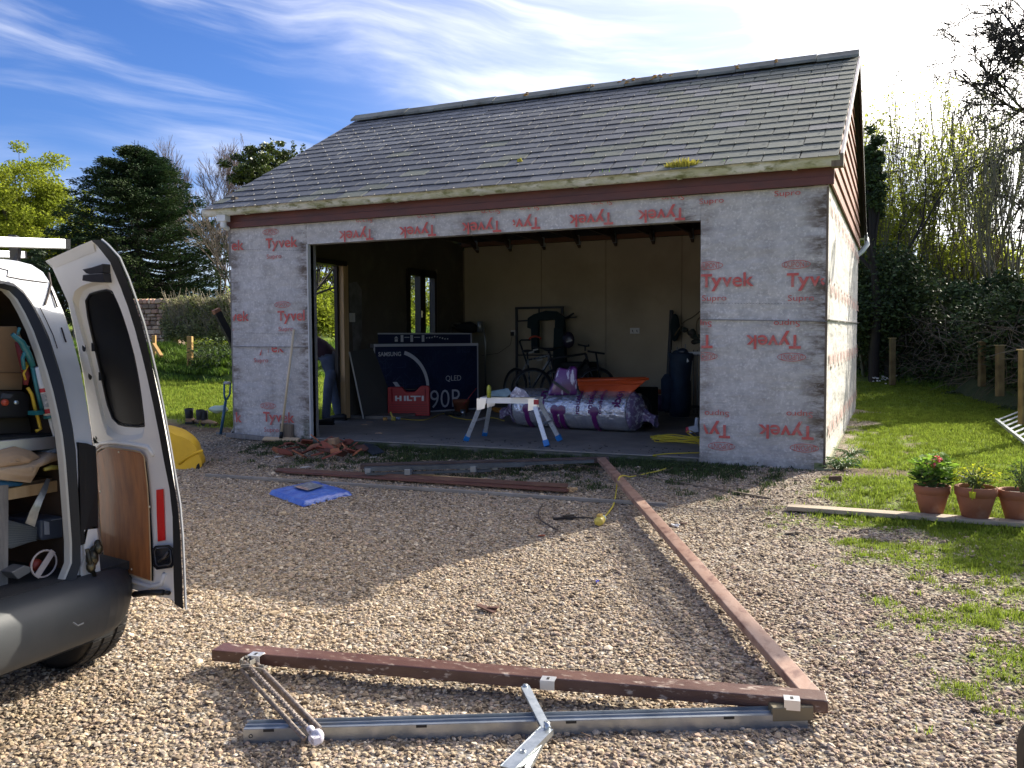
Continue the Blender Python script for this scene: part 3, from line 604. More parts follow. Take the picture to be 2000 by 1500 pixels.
for i in range(nr):
    mb = MB(); x0, x1 = XL-.01+i*rl, XL-.01+(i+1)*rl-.006; z = .035
    prof = [(RY-.14, RZ-.055), (RY-.135, RZ-.04), (RY-.015, RZ+.045), (RY+.015, RZ+.045), (RY+.135, RZ-.04), (RY+.14, RZ-.055)]; lo = prof+[(y, zz-.016) for y, zz in prof[::-1]]
    dz = .004*math.sin(i*2.1); mb.prism([P3(x0, y, zz+z+dz) for y, zz in lo], (x1-x0, 0, 0)); o = obj('ridge_tile', mb, ridm, gar)
    if i in (5,7,8,9,11,12):
        mb = MB(); rr = random.Random(i)
        for j in range(16 if i in (8, 9) else 6): a = rr.random(); mb.sphere((x1+rr.uniform(-.02,.03)*(6 if i in (8,9) else 1), RY-.13*a, RZ+.085-.085*a+rr.uniform(-.006,.008)), rr.uniform(.010,.022), 6, (1.3,1,.5))
        obj('lichen', mb, orl, gar, kind='stuff')
# verges
mb = MB(); wv = mat('verge_pale', (.60,.53,.50), .5, col2=(.45,.40,.38), scale=5)
mb.bar(P3(XR+.006, EY+.05, EZ-.035), P3(XR+.006, RY, RZ-.035+.0), .02, .075, sn_); obj('verge_trim', mb, wv, gar)
mb = MB(); mb.bar(P3(XR+.006, RY, RZ-.035), P3(XR+.006, GD-EY-.05, EZ-.035), .02, .10, sn2); obj('bargeboard', mb, mat('bargeboard_shade', (.02,.015,.014), .5), gar)  # shade on the rear verge board is put into its near black colour
mb = MB(); mb.bar(P3(XL-.006, EY+.05, EZ-.03), P3(XL-.006, RY, RZ-.03), .02, .07, sn_); mb.bar(P3(XL-.006, RY, RZ-.03), P3(XL-.006, GD-EY, EZ-.03), .02, .07, sn2); obj('verge_trim', mb, wv, gar)
mb = MB(); mb.box((XR-.02, EY+.07, EZ-.03), (.09, .1, .10)); obj('eaves_block', mb, tim_o, gar)
# gable weatherboards: one plank each, cut to the slope
zt = WH+.02; k = 0; gb = mat('weatherboard', (.25,.10,.065), .6, col2=(.34,.16,.11), scale=4, stretch=(1,1,5), rnd=.15, bump=.15)
while zt < RZ-.1:
    z0, z1 = zt, min(zt+.165, RZ-.07); 
    def ylim(z): t = max(0, (z-EZ)/(RZ-EZ)); return EY+.12+t*(RY-EY), GD-EY-.12-t*(RY-EY)
    a0, b0 = ylim(z0); a1, b1 = ylim(z1); a0 = max(a0, -.0); b0 = min(b0, GD); a1 = max(a1, 0); b1 = min(b1, GD)
    mb = MB(); lo = [P3(.040, a0, z0-.02), P3(.040, b0, z0-.02), P3(.016, b1, z1), P3(.016, a1, z1)]; mb.prism(lo, (-.016, 0, 0)); obj('weatherboard', mb, gb, gar); zt += .15; k += 1
mb = MB(); mb.prism([P3(-.02, 0, WH), P3(-.02, GD, WH), P3(-.02, GD, EZ-.1), P3(-.02, RY, RZ-.08), P3(-.02, 0, EZ-.1)], (.02, 0, 0)); obj('gable_wall', mb, tim_o, gar)
mb = MB(); mb.prism([P3(-GW, 0, WH-.2), P3(-GW, GD, WH-.2), P3(-GW, GD, EZ-.03), P3(-GW, RY, RZ-.08), P3(-GW, 0, EZ-.03)], (.03, 0, 0)); obj('gable_wall', mb, tim_o, gar)
# slab, plinth
conc = mat('concrete', (.27,.245,.21), .8, col2=(.18,.165,.145), scale=3, col3=(.20,.195,.185), scale3=12, amt3=(.5,.75), bump=.25, bscale=50)
mb = MB(); mb.box((-GW/2, GD/2, .045), (GW-.04, GD-.06, .11)); obj('slab', mb, conc, gar, bevel=.006)
mb = MB(); mb.box((-3.13, .0, .035), (4.14, .10, .11), ux=(1,.0,0)); obj('slab_edge', mb, mat('mossy_concrete', (.12,.115,.10), .9, col2=(.04,.055,.018), scale=8, amt=(.35,.6), bump=.4, bscale=30), gar, bevel=.012)
mb = MB(); mb.box((-.03, GD/2, .05), (.10, GD+.02, .12)); mb.box((.0, .0, -.0), (.12, .1, .14)); obj('plinth', mb, mat('algae_concrete', (.32,.30,.22), .85, col2=(.16,.19,.08), scale=6), gar)
# inner linings
lin = mat('plasterboard', (.45,.375,.26), .9, col2=(.39,.325,.225), scale=1.2, col3=(.33,.275,.19), scale3=.7, amt3=(.5,.7))
mb = MB(); bx = [-GW+.12, -4.9, -3.7, -3.43, -2.2, -1.0, -.1]
for i in range(5):
    a, b = (-GW+.12, -4.75, -3.66, -2.46, -1.26)[i], (-4.755, -3.665, -2.465, -1.265, -.1)[i]; m2 = MB(); m2.box(((a+b)/2, 5.46, 1.42), (b-a-.004, .012, 2.56)); obj('lining_board', m2, lin, gar)
mb = MB(); mb.box((-GW/2, 5.53, 1.35), (GW, .1, 2.6)); obj('rear_wall', mb, tim_o, gar)
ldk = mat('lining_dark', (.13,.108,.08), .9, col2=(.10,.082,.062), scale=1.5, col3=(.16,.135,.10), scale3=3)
XLW = -6.2
DY0, DY1, DZT = 1.30, 1.92, 2.13; WY0, WY1, WZ0, WZ1 = 3.68, 4.50, 1.0, 2.22
m2 = MB()
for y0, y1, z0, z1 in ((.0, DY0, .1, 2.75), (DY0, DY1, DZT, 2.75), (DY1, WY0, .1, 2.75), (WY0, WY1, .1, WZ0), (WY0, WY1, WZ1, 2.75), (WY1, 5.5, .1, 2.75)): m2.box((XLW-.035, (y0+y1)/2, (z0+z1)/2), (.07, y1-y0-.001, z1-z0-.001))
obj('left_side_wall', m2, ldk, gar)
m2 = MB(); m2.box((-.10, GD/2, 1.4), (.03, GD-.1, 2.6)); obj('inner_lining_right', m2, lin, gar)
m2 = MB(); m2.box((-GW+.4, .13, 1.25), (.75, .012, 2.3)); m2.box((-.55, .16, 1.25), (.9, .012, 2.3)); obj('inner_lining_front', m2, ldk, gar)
# door frame of the side door: bright new stud, dark head, step
m2 = MB(); m2.box((XLW+.02, DY1+.06, (SLZ+DZT)/2+.02), (.10, .11, DZT-SLZ)); obj('door_stud', m2, tim_n, gar, bevel=.004)
m2 = MB(); m2.box((XLW+.03, (DY0+DY1)/2, DZT+.03), (.12, .75, .06)); m2.box((XLW-.03, DY1-.02, 1.12), (.05, .03, 2.04)); obj('door_head', m2, mat('dark_wood', (.03,.022,.016), .7), gar)
m2 = MB(); m2.box((-5.9, 2.45, .115), (.7, .55, .05), ux=(1,.1,0)); obj('step_board', m2, conc, gar, bevel=.004)
# window in the left wall: dark frame, centre mullion, sash panes
dk = mat('window_dark', (.018,.013,.012), .5)
m2 = MB(); fw = .07
for y0, y1, z0, z1 in ((WY0-.05, WY0+.03, WZ0, WZ1), (WY1-.05, WY1+.02, WZ0, WZ1), (4.0, 4.16, WZ0, WZ1), (WY0, WY1, WZ0, WZ0+.07), (WY0, WY1, WZ1-.09, WZ1+.02)): m2.box((XLW-.02, (y0+y1)/2, (z0+z1)/2), (.10, y1-y0, z1-z0))
wf = obj('window_frame', m2, dk, gar)
gl = mat('clear_glass', (.8,.85,.85), .03, trans=0); gp_ = gl.node_tree.nodes['Principled BSDF']; gp_.inputs['Transmission Weight'].default_value = 1.0; gp_.inputs['IOR'].default_value = 1.02
for y0, y1 in ((WY0+.03, 4.0), (4.16, WY1-.05)): m2 = MB(); m2.box((XLW-.05, (y0+y1)/2, (WZ0+WZ1)/2), (.006, y1-y0, WZ1-WZ0-.16)); obj('window_pane', m2, gl, wf)
m2 = MB(); m2.box((XLW+.045, 4.02, 1.55), (.02, .02, .10), ux=(1,0,0)); m2.box((XLW+.055, 4.02, 1.57), (.015,.03,.02)); obj('window_handle', m2, mat('brass', (.5,.4,.2), .4, .8), wf)
m2 = MB(); m2.box((XLW+.01, WY1+.035, 1.62), (.03, .02, 1.3)); obj('window_lining', m2, mat('window_trim', (.2,.17,.14), .7), gar)
# trusses
for i, x in enumerate(np.arange(-5.9, -.2, .6)):
    m2 = MB(); m2.box((x, 2.8, 2.76), (.04, 4.7, .10)); m2.bar((x, .02, EZ-.02), (x, RY, RZ-.20), .04, .09); m2.bar((x, RY, RZ-.20), (x, 5.58, EZ-.02), .04, .09)
    m2.bar((x, .9, 2.8), (x, 1.6, 3.4), .035, .07); m2.bar((x, 1.6, 3.4), (x, 2.8, 2.8), .035, .07); obj('roof_truss', m2, mat('truss_timber', (.10,.065,.04), .8, col2=(.07,.045,.03), scale=5), gar)
    m2 = MB(); m2.box((x, 5.40, 2.72), (.055, .08, .16)); m2.box((x, .2, 2.66), (.055, .06, .14)); obj('joist_hanger', m2, mat('galv_dull', (.32,.34,.35), .5, .6), gar)
m2 = MB(); m2.box((-GW/2, 5.42, 2.74), (GW-.2, .05, .07)); obj('wall_plate', m2, mat('plate_red', (.16,.07,.035), .8), gar)
# sockets, stains and cable on the lining
wp = mat('socket_white', (.62,.60,.55), .4)
for (px, py, w, h) in ((1240,646,.15,.088), (1003,650,.09,.09)):
    q = ony(px, py, 5.44); m2 = MB(); m2.box(q, (w, .02, h)); s_ = obj('wall_socket', m2, wp, gar, bevel=.003)
    m2 = MB(); 
    for dx in ((-.035, .035) if w > .1 else (0,)): m2.box(q+P3(dx, -.011, .0), (.012, .004, .03)); m2.box(q+P3(dx+.012, -.011, -.02), (.012, .004, .008))
    obj('socket_hole', m2, dk, s_)
q = ony(1001, 652, 5.42); m2 = MB(); m2.box(q, (.055, .05, .065)); m2.tube([q, q+P3(-.03,-.02,-.18), q+P3(-.25,-.02,-.32), q+P3(-.55,-.04,-.36)], .004, 5); tag(obj('black_plug', m2, dk, bevel=.006), 'black plug in the socket on the rear wall, its lead drooping behind the bicycle', 'plug')
m2 = MB(); m2.prism([P3(XLW+.004, y, z) for y, z in ((2.14,1.92),(2.32,1.95),(2.44,1.85),(2.43,1.2),(2.36,.95),(2.22,1.0),(2.2,1.35),(2.16,1.5))], (.003, 0, 0)); obj('filler_patch', m2, mat('filler_grey', (.22,.21,.20), .8, col2=(.10,.09,.08), scale=6), gar)
m2 = MB(); m2.box((XLW+.03, 2.17, 1.46), (.05, .07, .12)); obj('light_switch', m2, wp, gar, bevel=.004)
# moss tuft and seedlings in the gutter
gt = mat('tuft_yellow', (.42,.38,.06), .8, island=.4, trans=.3)
def tuft(name, c, n, r, h, m, label, cat, w=.01, lean=.5):
    mb = MB(); rr = random.Random(int(abs(c[0]*1000)))
    for i in range(n):
        a, d = rr.uniform(0, 6.28), r*math.sqrt(rr.random()); x, y = c[0]+math.cos(a)*d, c[1]+math.sin(a)*d*.45; hh = h*(1-.5*d/r)*rr.uniform(.6,1.1); ox, oy = math.cos(a)*lean*hh*d/r, math.sin(a)*lean*hh*d/r; b = rr.uniform(0, 3.14); ex, ey = math.cos(b)*w/2, math.sin(b)*w/2
        mb.add([(x-ex,y-ey,c[2]),(x+ex,y+ey,c[2]),(x+ox*.5+ex*.8,y+oy*.5+ey*.8,c[2]+hh*.6),(x+ox*.5-ex*.8,y+oy*.5-ey*.8,c[2]+hh*.6),(x+ox,y+oy,c[2]+hh)], [(0,1,2,3),(3,2,4)])
    return tag(obj(name, mb, m), label, cat)
q = ony(1333, 326, GY); tuft('moss_tuft', (q[0], GY+.0, GZ-.0), 420, .14, .12, gt, 'yellow green moss clump growing in the garage gutter', 'moss clump', .012, .6)
gs = mat('seedling', (.18,.32,.06), .7, island=.3, trans=.3)
for i, (px, n) in enumerate(((1240,10),(1175,6),(1420,5),(1190,5))):
    q = ony(px, 336, GY); tuft('gutter_weed', (q[0], GY, GZ), n*2, .06, .08, gs, ('thin green seedling in the gutter left of the moss clump', 'second seedling in the gutter, further left of the moss clump', 'seedling in the gutter right of the moss clump', 'small seedling between two others in the gutter left of the moss clump')[i], 'weed')
def onroof(px, py, off=0.0):
    d = ray(px, py); e = P3(0, EY, EZ)+sn_*off; return CAM+d*(np.dot(e-CAM, sn_)/np.dot(d, sn_))
mb = MB(); c_r = onroof(1017, 313, .02)
for i in range(8): mb.sphere(c_r+P3(random.uniform(-.03,.03), 0, random.uniform(-.015,.015)), .014, 6)
tag(obj('moss_blob', mb, mat('moss_yellow', (.45,.38,.04), .9)), 'small yellow moss blob on the slates in mid roof', 'moss blob')
# ================================================================ VAN
paint = mat('van_white', (.74,.75,.77), .28, coat=.5, col2=(.66,.67,.69), scale=2.5, col3=(.52,.50,.46), scale3=7, amt3=(.62,.8))
paint_in = mat('van_inner_white', (.82,.80,.76), .42, coat=.2, col2=(.62,.59,.53), scale=3, amt=(.5,.8))
rub = mat('rubber', (.012,.012,.013), .55)
blkp = mat('black_plastic', (.018,.018,.020), .5, bump=.1, bscale=200)
grp = mat('bumper_grey', (.040,.045,.049), .55, col2=(.055,.058,.06), scale=5, bump=.12, bscale=300, bdist=.002)
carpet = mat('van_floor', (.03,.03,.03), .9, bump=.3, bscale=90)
van = thing('parked_van', (-2.6, -5.9, -.18), 'small white van seen from behind with its rear door swung open and tools inside', 'van')
def VXz(z):                                       # rear profile of the body: x of the rear skin at height z
    return -2.03-.30*max(0, (z-.72)/.7)**1.7
def VS(px, py, off=0.0):                          # photograph pixel -> point on the rear skin
    x = -2.1
    for i in range(25): p = onx(px, py, x+off); x = .5*x+.5*VXz(p[2])
    return np.array([x+off, p[1], p[2]])
def yz(l, off=0.0): return [VS(a, b, off) for a, b in l]
VC = -5.92                                        # centre plane of the van (y)
O_px = [(0,512),(35,515),(62,522),(84,536),(104,566),(124,612),(143,668),(157,722),(168,780),(176,830),(181,880),(184,930),(186,985),(187,1040),(187,1090),(184,1130)]
S_px = [(0,547),(26,553),(45,567),(62,590),(79,620),(96,658),(110,702),(122,742),(133,790),(142,835),(148,880),(151,930),(154,985),(156,1045),(156,1100),(146,1146)]
I_px = [(0,562),(20,568),(36,584),(52,612),(68,646),(82,684),(95,724),(107,766),(117,810),(125,850),(131,900),(135,950),(139,1005),(143,1060),(143,1100),(130,1132)]
Oh, Sh, Ih = yz(O_px), yz(S_px), yz(I_px, .012)
def full(h, zb):                                  # mirror a right-hand half outline about the centre plane, close along the sill
    mir = [P3(p[0], 2*VC-p[1], p[2]) for p in h[::-1]]; return mir+[p for p in h]
O, Sx, I = full(Oh, 0), full(Sh, 0), full(Ih, 0)
mb = MB(); mb.smooth = True
mb.strip(O, Sx, False)
mid = [q+P3(-.055, 0, 0)+P3(0, (VC-q[1])*.03, (.8-q[2])*.02) for q in Sx]
n = len(O)
mb.strip(Sx, mid, False)
# rounded shoulder from the rear face to the flanks, then the flanks and the roof forward
WO = [P3(-2.75, q[1]+(-.025 if q[1] > VC else .025), q[2]-.02) for q in O]
r1 = [P3(q[0]-.03, q[1]+(.022 if q[1] > VC else -.022), q[2]+.012) for q in O]; r2 = [P3(q[0]-.10, q[1]+(.035 if q[1] > VC else -.035), q[2]+.022) for q in O]
r3 = [P3(-3.2, q[1]+(.05 if q[1] > VC else -.05), max(q[2], .3)+.035*(q[2] > 1.2)) for q in O]; r4 = [P3(-4.4, q[1]+(.03 if q[1] > VC else -.03), q[2]+.0) for q in O]
r5 = [P3(-4.9, q[1], min(q[2], 1.0)) for q in O]; r6 = [P3(-5.9, VC+(q[1]-VC)*.92, min(q[2], .78)) for q in O]; r7 = [P3(-6.15, VC+(q[1]-VC)*.8, min(q[2], .55)) for q in O]
for a, b in ((O, r1), (r1, r2), (r2, r3), (r3, r4), (r4, r5), (r5, r6), (r6, r7)): mb.strip(b, a, False)
mb.add(r7, [tuple(range(len(r7)))])
body = obj('body', mb, paint, van); es = body.modifiers.new('e', 'EDGE_SPLIT'); es.split_angle = .6
# crease line and dirt streaks down the pillar, joint in the roof skin
mb = MB(); mb.tube(yz([(95,533),(99,555),(93,580),(88,595)], .004), .004, 4); mb.tube(yz([(97,560),(105,580),(112,600)], .004), .0035, 4); mb.tube(yz([(0,524),(16,528),(14,540),(40,545),(92,552)], .002), .002, 4); mb.tube(yz([(120,640),(126,660),(129,668)], .003), .003, 4)
mb.tube(yz([(78,600),(90,625),(104,655),(112,680)], .003), .0018, 4)
obj('skin_crack', mb, mat('crack_dark', (.03,.02,.018), .8), van, kind='stuff')
mb = MB(); mb.smooth = True; A = Sx; B = [(a+b)/2+P3(.02, 0, 0) for a, b in zip(Sx, I)]; mb.strip(A, B, False); mb.strip(B, [p+P3(-.006, 0, 0) for p in I], False); obj('door_seal', mb, rub, van)
I2 = [p+P3(-.012, (VC-p[1])*.012, 0) for p in I]; I3 = [p+P3(-.035, (VC-p[1])*.02, 0) for p in I]
mb = MB(); mb.smooth = True; mb.strip([p+P3(-.006, 0, 0) for p in I], I2, False); lipm = mat('lip_cream', (.55,.52,.44), .5); mb.strip(I2, I3, False); obj('opening_lip', mb, lipm, van)
mb = MB(); mb.smooth = True; f0 = [P3(-2.16-.25*max(0, p[2]-.75), q[1]+(-.03 if q[1] > VC else .03), min(q[2]-.03, max(p[2], .3))) for p, q in zip(I, O)]; mb.strip(f0, I3, False); I3 = f0; f1 = [P3(-2.75, q[1], q[2]) for q in f0]; f2 = [P3(-3.9, p[1], p[2]) for p in f0]
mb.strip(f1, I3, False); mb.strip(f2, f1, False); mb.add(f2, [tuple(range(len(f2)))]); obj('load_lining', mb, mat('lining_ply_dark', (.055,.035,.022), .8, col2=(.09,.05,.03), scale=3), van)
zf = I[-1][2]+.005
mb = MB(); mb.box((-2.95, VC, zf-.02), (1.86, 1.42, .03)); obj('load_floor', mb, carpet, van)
# sill between the opening and the bumper, painted, with its shade put into the dark colour; scuffed step
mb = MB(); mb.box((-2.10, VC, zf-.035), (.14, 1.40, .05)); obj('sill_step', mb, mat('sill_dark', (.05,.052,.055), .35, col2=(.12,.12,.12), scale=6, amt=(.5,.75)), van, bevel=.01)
# bumper: deep grey plastic moulding wrapping round the corner
prof = [(-.18,.375),(-.06,.382),(-.015,.374),(.010,.355),(.026,.315),(.026,.26),(.010,.20),(-.012,.168),(-.05,.152),(-.2,.145)]
bt = onx(258, 1160, -1.95)
path = []
yr = -5.22
for t in np.linspace(0, 1, 13):                   # corner then straight across, mirrored
    a = t*PI/2; path.append((-2.28+.33*math.sin(a), yr-.0-.30+.30*math.cos(a), (math.sin(a), math.cos(a))))
path = [(-3.0, yr+.0, (0, 1)), (-2.6, yr, (0, 1))]+path; path += [(-1.945, VC, (1, 0))]
path += [(x, 2*VC-y, (nx_, -ny_)) for x, y, (nx_, ny_) in path[-2::-1]]
mb = MB(); mb.smooth = True; rows = [[P3(x+o_*nx_-.0, y+o_*ny_, z_-.035) for o_, z_ in prof] for x, y, (nx_, ny_) in path]
for a, b in zip(rows[:-1], rows[1:]): mb.strip(a, b, False)
obj('rear_bumper', mb, grp, van)
mb = MB(); mb.tube([onx(143,1216,-1.895), onx(152,1222,-1.885), onx(163,1217,-1.885)], .003, 5); obj('bumper_crease', mb, mat('scratch_light', (.16,.165,.165), .5), van, kind='stuff')
# wheels
def wheel(c, r, w, ax, parent, name='wheel'):
    mb = MB(); mb.lathe([(r*.62,-w*.42),(r*.9,-w*.5),(r*.985,-w*.4),(r,-w*.2),(r,w*.2),(r*.985,w*.4),(r*.9,w*.5),(r*.62,w*.42)], c, ax, 40); t_ = obj(name, mb, rub, parent)
    mb = MB()
    e1 = nrm(np.cross(ax, (1,0,0) if abs(ax[0]) < .9 else (0,0,1))); e2 = np.cross(ax, e1)
    for i in range(48):
        a = 2*PI*i/48; d_ = e1*math.cos(a)+e2*math.sin(a); 
        for s_ in (-.33, 0, .33): mb.box(np.array(c)+d_*(r+.002)+np.array(ax)*w*s_, (w*.24, .028, .008), ax, np.cross(d_, ax))
    obj('tyre_tread', mb, mat('rubber_tread', (.022,.020,.018), .8), parent, kind='stuff')
    mb = MB(); mb.lathe([(r*.62,w*.42),(r*.6,w*.2),(r*.3,w*.3),(r*.12,w*.4),(.001,w*.4)], c, ax, 24); mb.lathe([(r*.62,-w*.42),(r*.6,-w*.2),(r*.3,-w*.3),(.001,-w*.3)], c, ax, 24); obj('rim', mb, mat('rim_grey', (.3,.3,.31), .4, .6), t_)
for x, y in ((-2.60, -5.12), (-2.60, 2*VC+5.12), (-5.2, -5.22), (-5.2, 2*VC+5.22)): wheel((x, y, .085), .268, .165, (0,1,0), van)
mb = MB(); mb.box((-3.9, VC, .16), (3.6, 1.2, .18)); obj('underbody', mb, mat('underbody', (.01,.01,.01), .9), van)
# hinge, latch and lamp cavity at the foot of the pillar
mb = MB(); mb.prism([VS(*p, .012) for p in ((154,864),(170,866),(187,872),(191,950),(192,1032),(172,1034),(166,1062),(158,1065),(157,985))], (-.045, 0, 0)); obj('lamp_recess', mb, rub, van)
mb = MB(); mb.prism([VS(*p, .012) for p in ((163,1034),(190,1024),(196,1100),(200,1140),(160,1150),(158,1110),(166,1090))], (-.05, 0, 0)); lh = obj('hinge_plate', mb, paint_in, van, bevel=.004)
mb = MB(); c_ = VS(180, 1090, .03)
for dx, dy, r_ in ((0,0,.022),(-.006,.01,.014),(.01,-.012,.016),(0,.02,.012),(.012,.014,.015)): mb.sphere(c_+P3(dx, dy*1.2, dy*2.2), r_, 8, (1,1,1.4))
mb.tube([VS(170,1072,.04), VS(176,1100,.045), VS(186,1128,.04)], .007, 6); obj('hinge_knuckle', mb, mat('greasy_steel', (.05,.045,.03), .35, .6, col2=(.25,.2,.1), scale=40, amt=(.5,.7)), lh)
# roof bars
alu = mat('aluminium', (.72,.73,.75), .3, .75, bump=.05, bscale=100)
def bar_px(a, b, d1, d2, w, h, name, par, m, **k):
    mb = MB(); mb.bar(at(*a, d1), at(*b, d2), w, h); return obj(name, mb, m, par, bevel=.003, **k)
b1 = bar_px((-330,462), (128,477), 3.15, 4.05, .035, .045, 'roof_bar', van, alu); bar_px((-200,490), (46,498), 4.1, 4.7, .03, .038, 'roof_bar', van, alu)
mb = MB(); mb.bar(at(118,476,4.03), at(134,477.6,4.06), .038, .046); mb.bar(at(40,497.5,4.69), at(50,498,4.71), .034, .04); obj('bar_end_cap', mb, blkp, van)
mb = MB(); d_ = 3.85; mb.prism([at(15,458,d_-.03), at(31,459,d_-.03), at(34,490,d_), at(33,516,d_), at(18,516,d_), at(19,490,d_)], (-.03,.04,0)); obj('bar_foot', mb, blkp, van, bevel=.004)

# ---- the open door, built from its inner face outwards
def DZ(x, z): return -5.235-.20*(x+2.3)-.30*max(0, (z-.55)/1.0)**1.6       # y of the door's inner face
def DS(px, py, off=0.0):                          # off > 0: proud towards the load space side (camera side)
    y = -5.3
    for i in range(25): p = ony(px, py, y-off); y = .5*y+.5*DZ(p[0], p[2])
    return np.array([p[0], y-off, p[2]])
def loop(l, off=0.0): return [DS(a, b, off) for a, b in l]
def fillpx(mb, l, f, rows=26, flip=False):         # fill a pixel outline over a curved surface, row by row
    P_ = np.array(l, float); y0, y1 = P_[:, 1].min(), P_[:, 1].max(); A_, B_ = [], []
    for y in np.linspace(y0+.01, y1-.01, rows):
        xs_ = []
        for (xa, ya), (xb, yb) in zip(P_, np.roll(P_, -1, 0)):
            if (ya <= y) != (yb <= y): xs_.append(xa+(xb-xa)*(y-ya)/(yb-ya))
        if xs_: A_.append((min(xs_), y)); B_.append((max(xs_), y))
    cols = 5; prev = [f(a[0], a[1]) for a in A_]
    for k in range(1, cols+1):
        cur = [f(a[0]+(b[0]-a[0])*k/cols, a[1]) for a, b in zip(A_, B_)]
        mb.strip(prev, cur, False) if flip else mb.strip(cur, prev, False); prev = cur
outer = [(90,510),(112,501),(134,490),(157,479),(180,470),(194,476),(207,487),(222,512),(236,545),(254,590),(272,640),(288,692),(302,745),(314,800),(326,860),(335,920),(342,980),(348,1050),(351,1120),(352,1182),(340,1178),(328,1166),(300,1160),(268,1155),(235,1144),(208,1130),(200,1100),(194,1050),(190,1000),(188,940),(186,890),(180,845),(172,790),(164,735),(155,690),(146,645),(136,600),(127,560),(112,532)]
mb = MB(); A = loop(outer, 0.0); B = loop(outer, -.045)
# inner skin with a stamped hole for the window pan
win_o = [(141,586),(143,572),(152,562),(168,555),(186,550),(201,549),(213,557),(224,576),(238,610),(251,650),(263,695),(273,745),(280,795),(284,840),(278,856),(262,860),(240,861),(222,858),(208,848),(201,828),(193,795),(186,760),(178,722),(170,690),(160,655),(150,620)]
win_i = [(168,590),(169,580),(176,575),(188,571),(200,568),(212,566),(220,569),(228,582),(240,612),(251,645),(261,685),(269,725),(276,770),(281,810),(284,832),(270,833),(252,832),(238,831),(227,826),(217,812),(209,785),(202,752),(194,715),(186,680),(178,645),(171,612)]
win_i = win_i[:len(win_o)]
def resample(l, n):
    P_ = np.array(l+[l[0]], float); d = np.concatenate([[0], np.cumsum(np.hypot(*np.diff(P_, axis=0).T))]); t = np.linspace(0, d[-1], n, endpoint=False); return [(np.interp(q, d, P_[:, 0]), np.interp(q, d, P_[:, 1])) for q in t]
def align(l, c, n=72):                            # resample by angle about c so that loops can be bridged
    P_ = resample(l, 720); A_ = np.array([math.atan2(y-c[1], x-c[0]) for x, y in P_]); out_ = []
    for k in range(n):
        a = -PI+2*PI*(k+.5)/n; i = int(np.argmin(np.abs((A_-a+PI) % (2*PI)-PI))); out_.append(P_[i])
    return out_
cw = (215, 700)
upper = [p for p in outer if p[1] < 868]
up_o = [(90,510),(112,501),(134,490),(157,479),(180,470),(194,476),(207,487),(222,512),(236,545),(254,590),(272,640),(288,692),(302,745),(314,800),(326,866),(184,866),(180,845),(172,790),(164,735),(155,690),(146,645),(136,600),(127,560),(112,532)]
a1 = align(up_o, cw); a2 = align(win_o, cw); a3 = align(win_i, cw)
mb.smooth = True
mb.strip(loop(a1), loop(a2), True)
m12 = [((x0*.65+x1*.35), (y0*.65+y1*.35)) for (x0, y0), (x1, y1) in zip(a2, a3)]
mb.strip(loop(a2), loop(m12, -.022), True); mb.strip(loop(m12, -.022), loop(a3, -.028), True)
# inner skin below the window
low = [(184,866),(326,866),(335,920),(342,980),(348,1050),(351,1120),(352,1182),(340,1178),(328,1166),(300,1160),(268,1155),(235,1144),(208,1130),(200,1100),(194,1050),(190,1000),(188,940),(186,890)]
fillpx(mb, low, lambda a, b: DS(a, b, 0))
# edge return and outer skin
mb.smooth = True; mb.strip(B, A, True)
C2 = [(x+(3 if x > 230 else -1), y) for x, y in outer]; Cc = loop(C2, -.062); mb.strip(Cc, B, True); fillpx(mb, C2, lambda a, b: DS(a, b, -.062), 40, True)
door = obj('rear_door', mb, paint_in, van); es = door.modifiers.new('e', 'EDGE_SPLIT'); es.split_angle = .75
# top flange
mb = MB(); mb.smooth = True; mb.strip(loop([(90,509),(134,489),(180,469)], .012), loop([(106,524),(145,508),(186,492)], .002), False); mb.strip(loop([(90,509),(134,489),(180,469)], .012), loop([(90,509),(134,489),(180,469)], -.05), False); obj('top_flange', mb, paint_in, door)
mb = MB(); mb.smooth = True; fillpx(mb, a3, lambda a, b: DS(a, b, -.0285)); fillpx(mb, a3, lambda a, b: DS(a, b, -.064), flip=True); obj('window_pane', mb, mat('door_glass_dark', (.006,.006,.007), .35, spec=.15), door)
mb = MB(); mb.tube(loop(a3, -.026), .004, 6, closed=True); obj('window_seal', mb, rub, door)
seal_in = [(178,469),(190,480),(215,512),(235,560),(250,600),(264,645),(276,690),(287,735),(300,795),(311,850),(320,900),(331,955),(337,1010),(338,1060),(339,1130),(341,1180)]
seal_out = [(194,468),(206,478),(229,503),(247,545),(261,585),(276,630),(289,680),(301,732),(313,790),(326,860),(337,925),(347,985),(352,1045),(355,1110),(357,1165),(358,1190)]
mb = MB(); mb.smooth = True; s1, s2 = loop(seal_in, .006), loop(seal_out, .006); s1m = loop(seal_in, .028); s2m = loop(seal_out, .024)
k_ = len(s1); mb.strip(s1m, s1, False); mb.strip(s2m, s1m, False); mb.strip(loop(seal_out, -.05), s2m, False); mb.add([s1[0], s1m[0], s2m[0], s2[0]], [(0,1,2,3)]); mb.add([s1[-1], s1m[-1], s2m[-1], loop(seal_out, -.05)[-1]], [(3,2,1,0)])
obj('edge_seal', mb, rub, door)
mb = MB(); mb.tube(loop([(x+5, y) for x, y in seal_out], .003), .0042, 5); obj('seal_trim', mb, mat('seal_pale', (.45,.45,.46), .4), door)
plyd = mat('ply_panel', (.40,.15,.045), .45, col2=(.21,.075,.025), scale=5, stretch=(7,1,1.2), col3=(.40,.18,.08), scale3=2.2, amt3=(.58,.8), coat=.25)
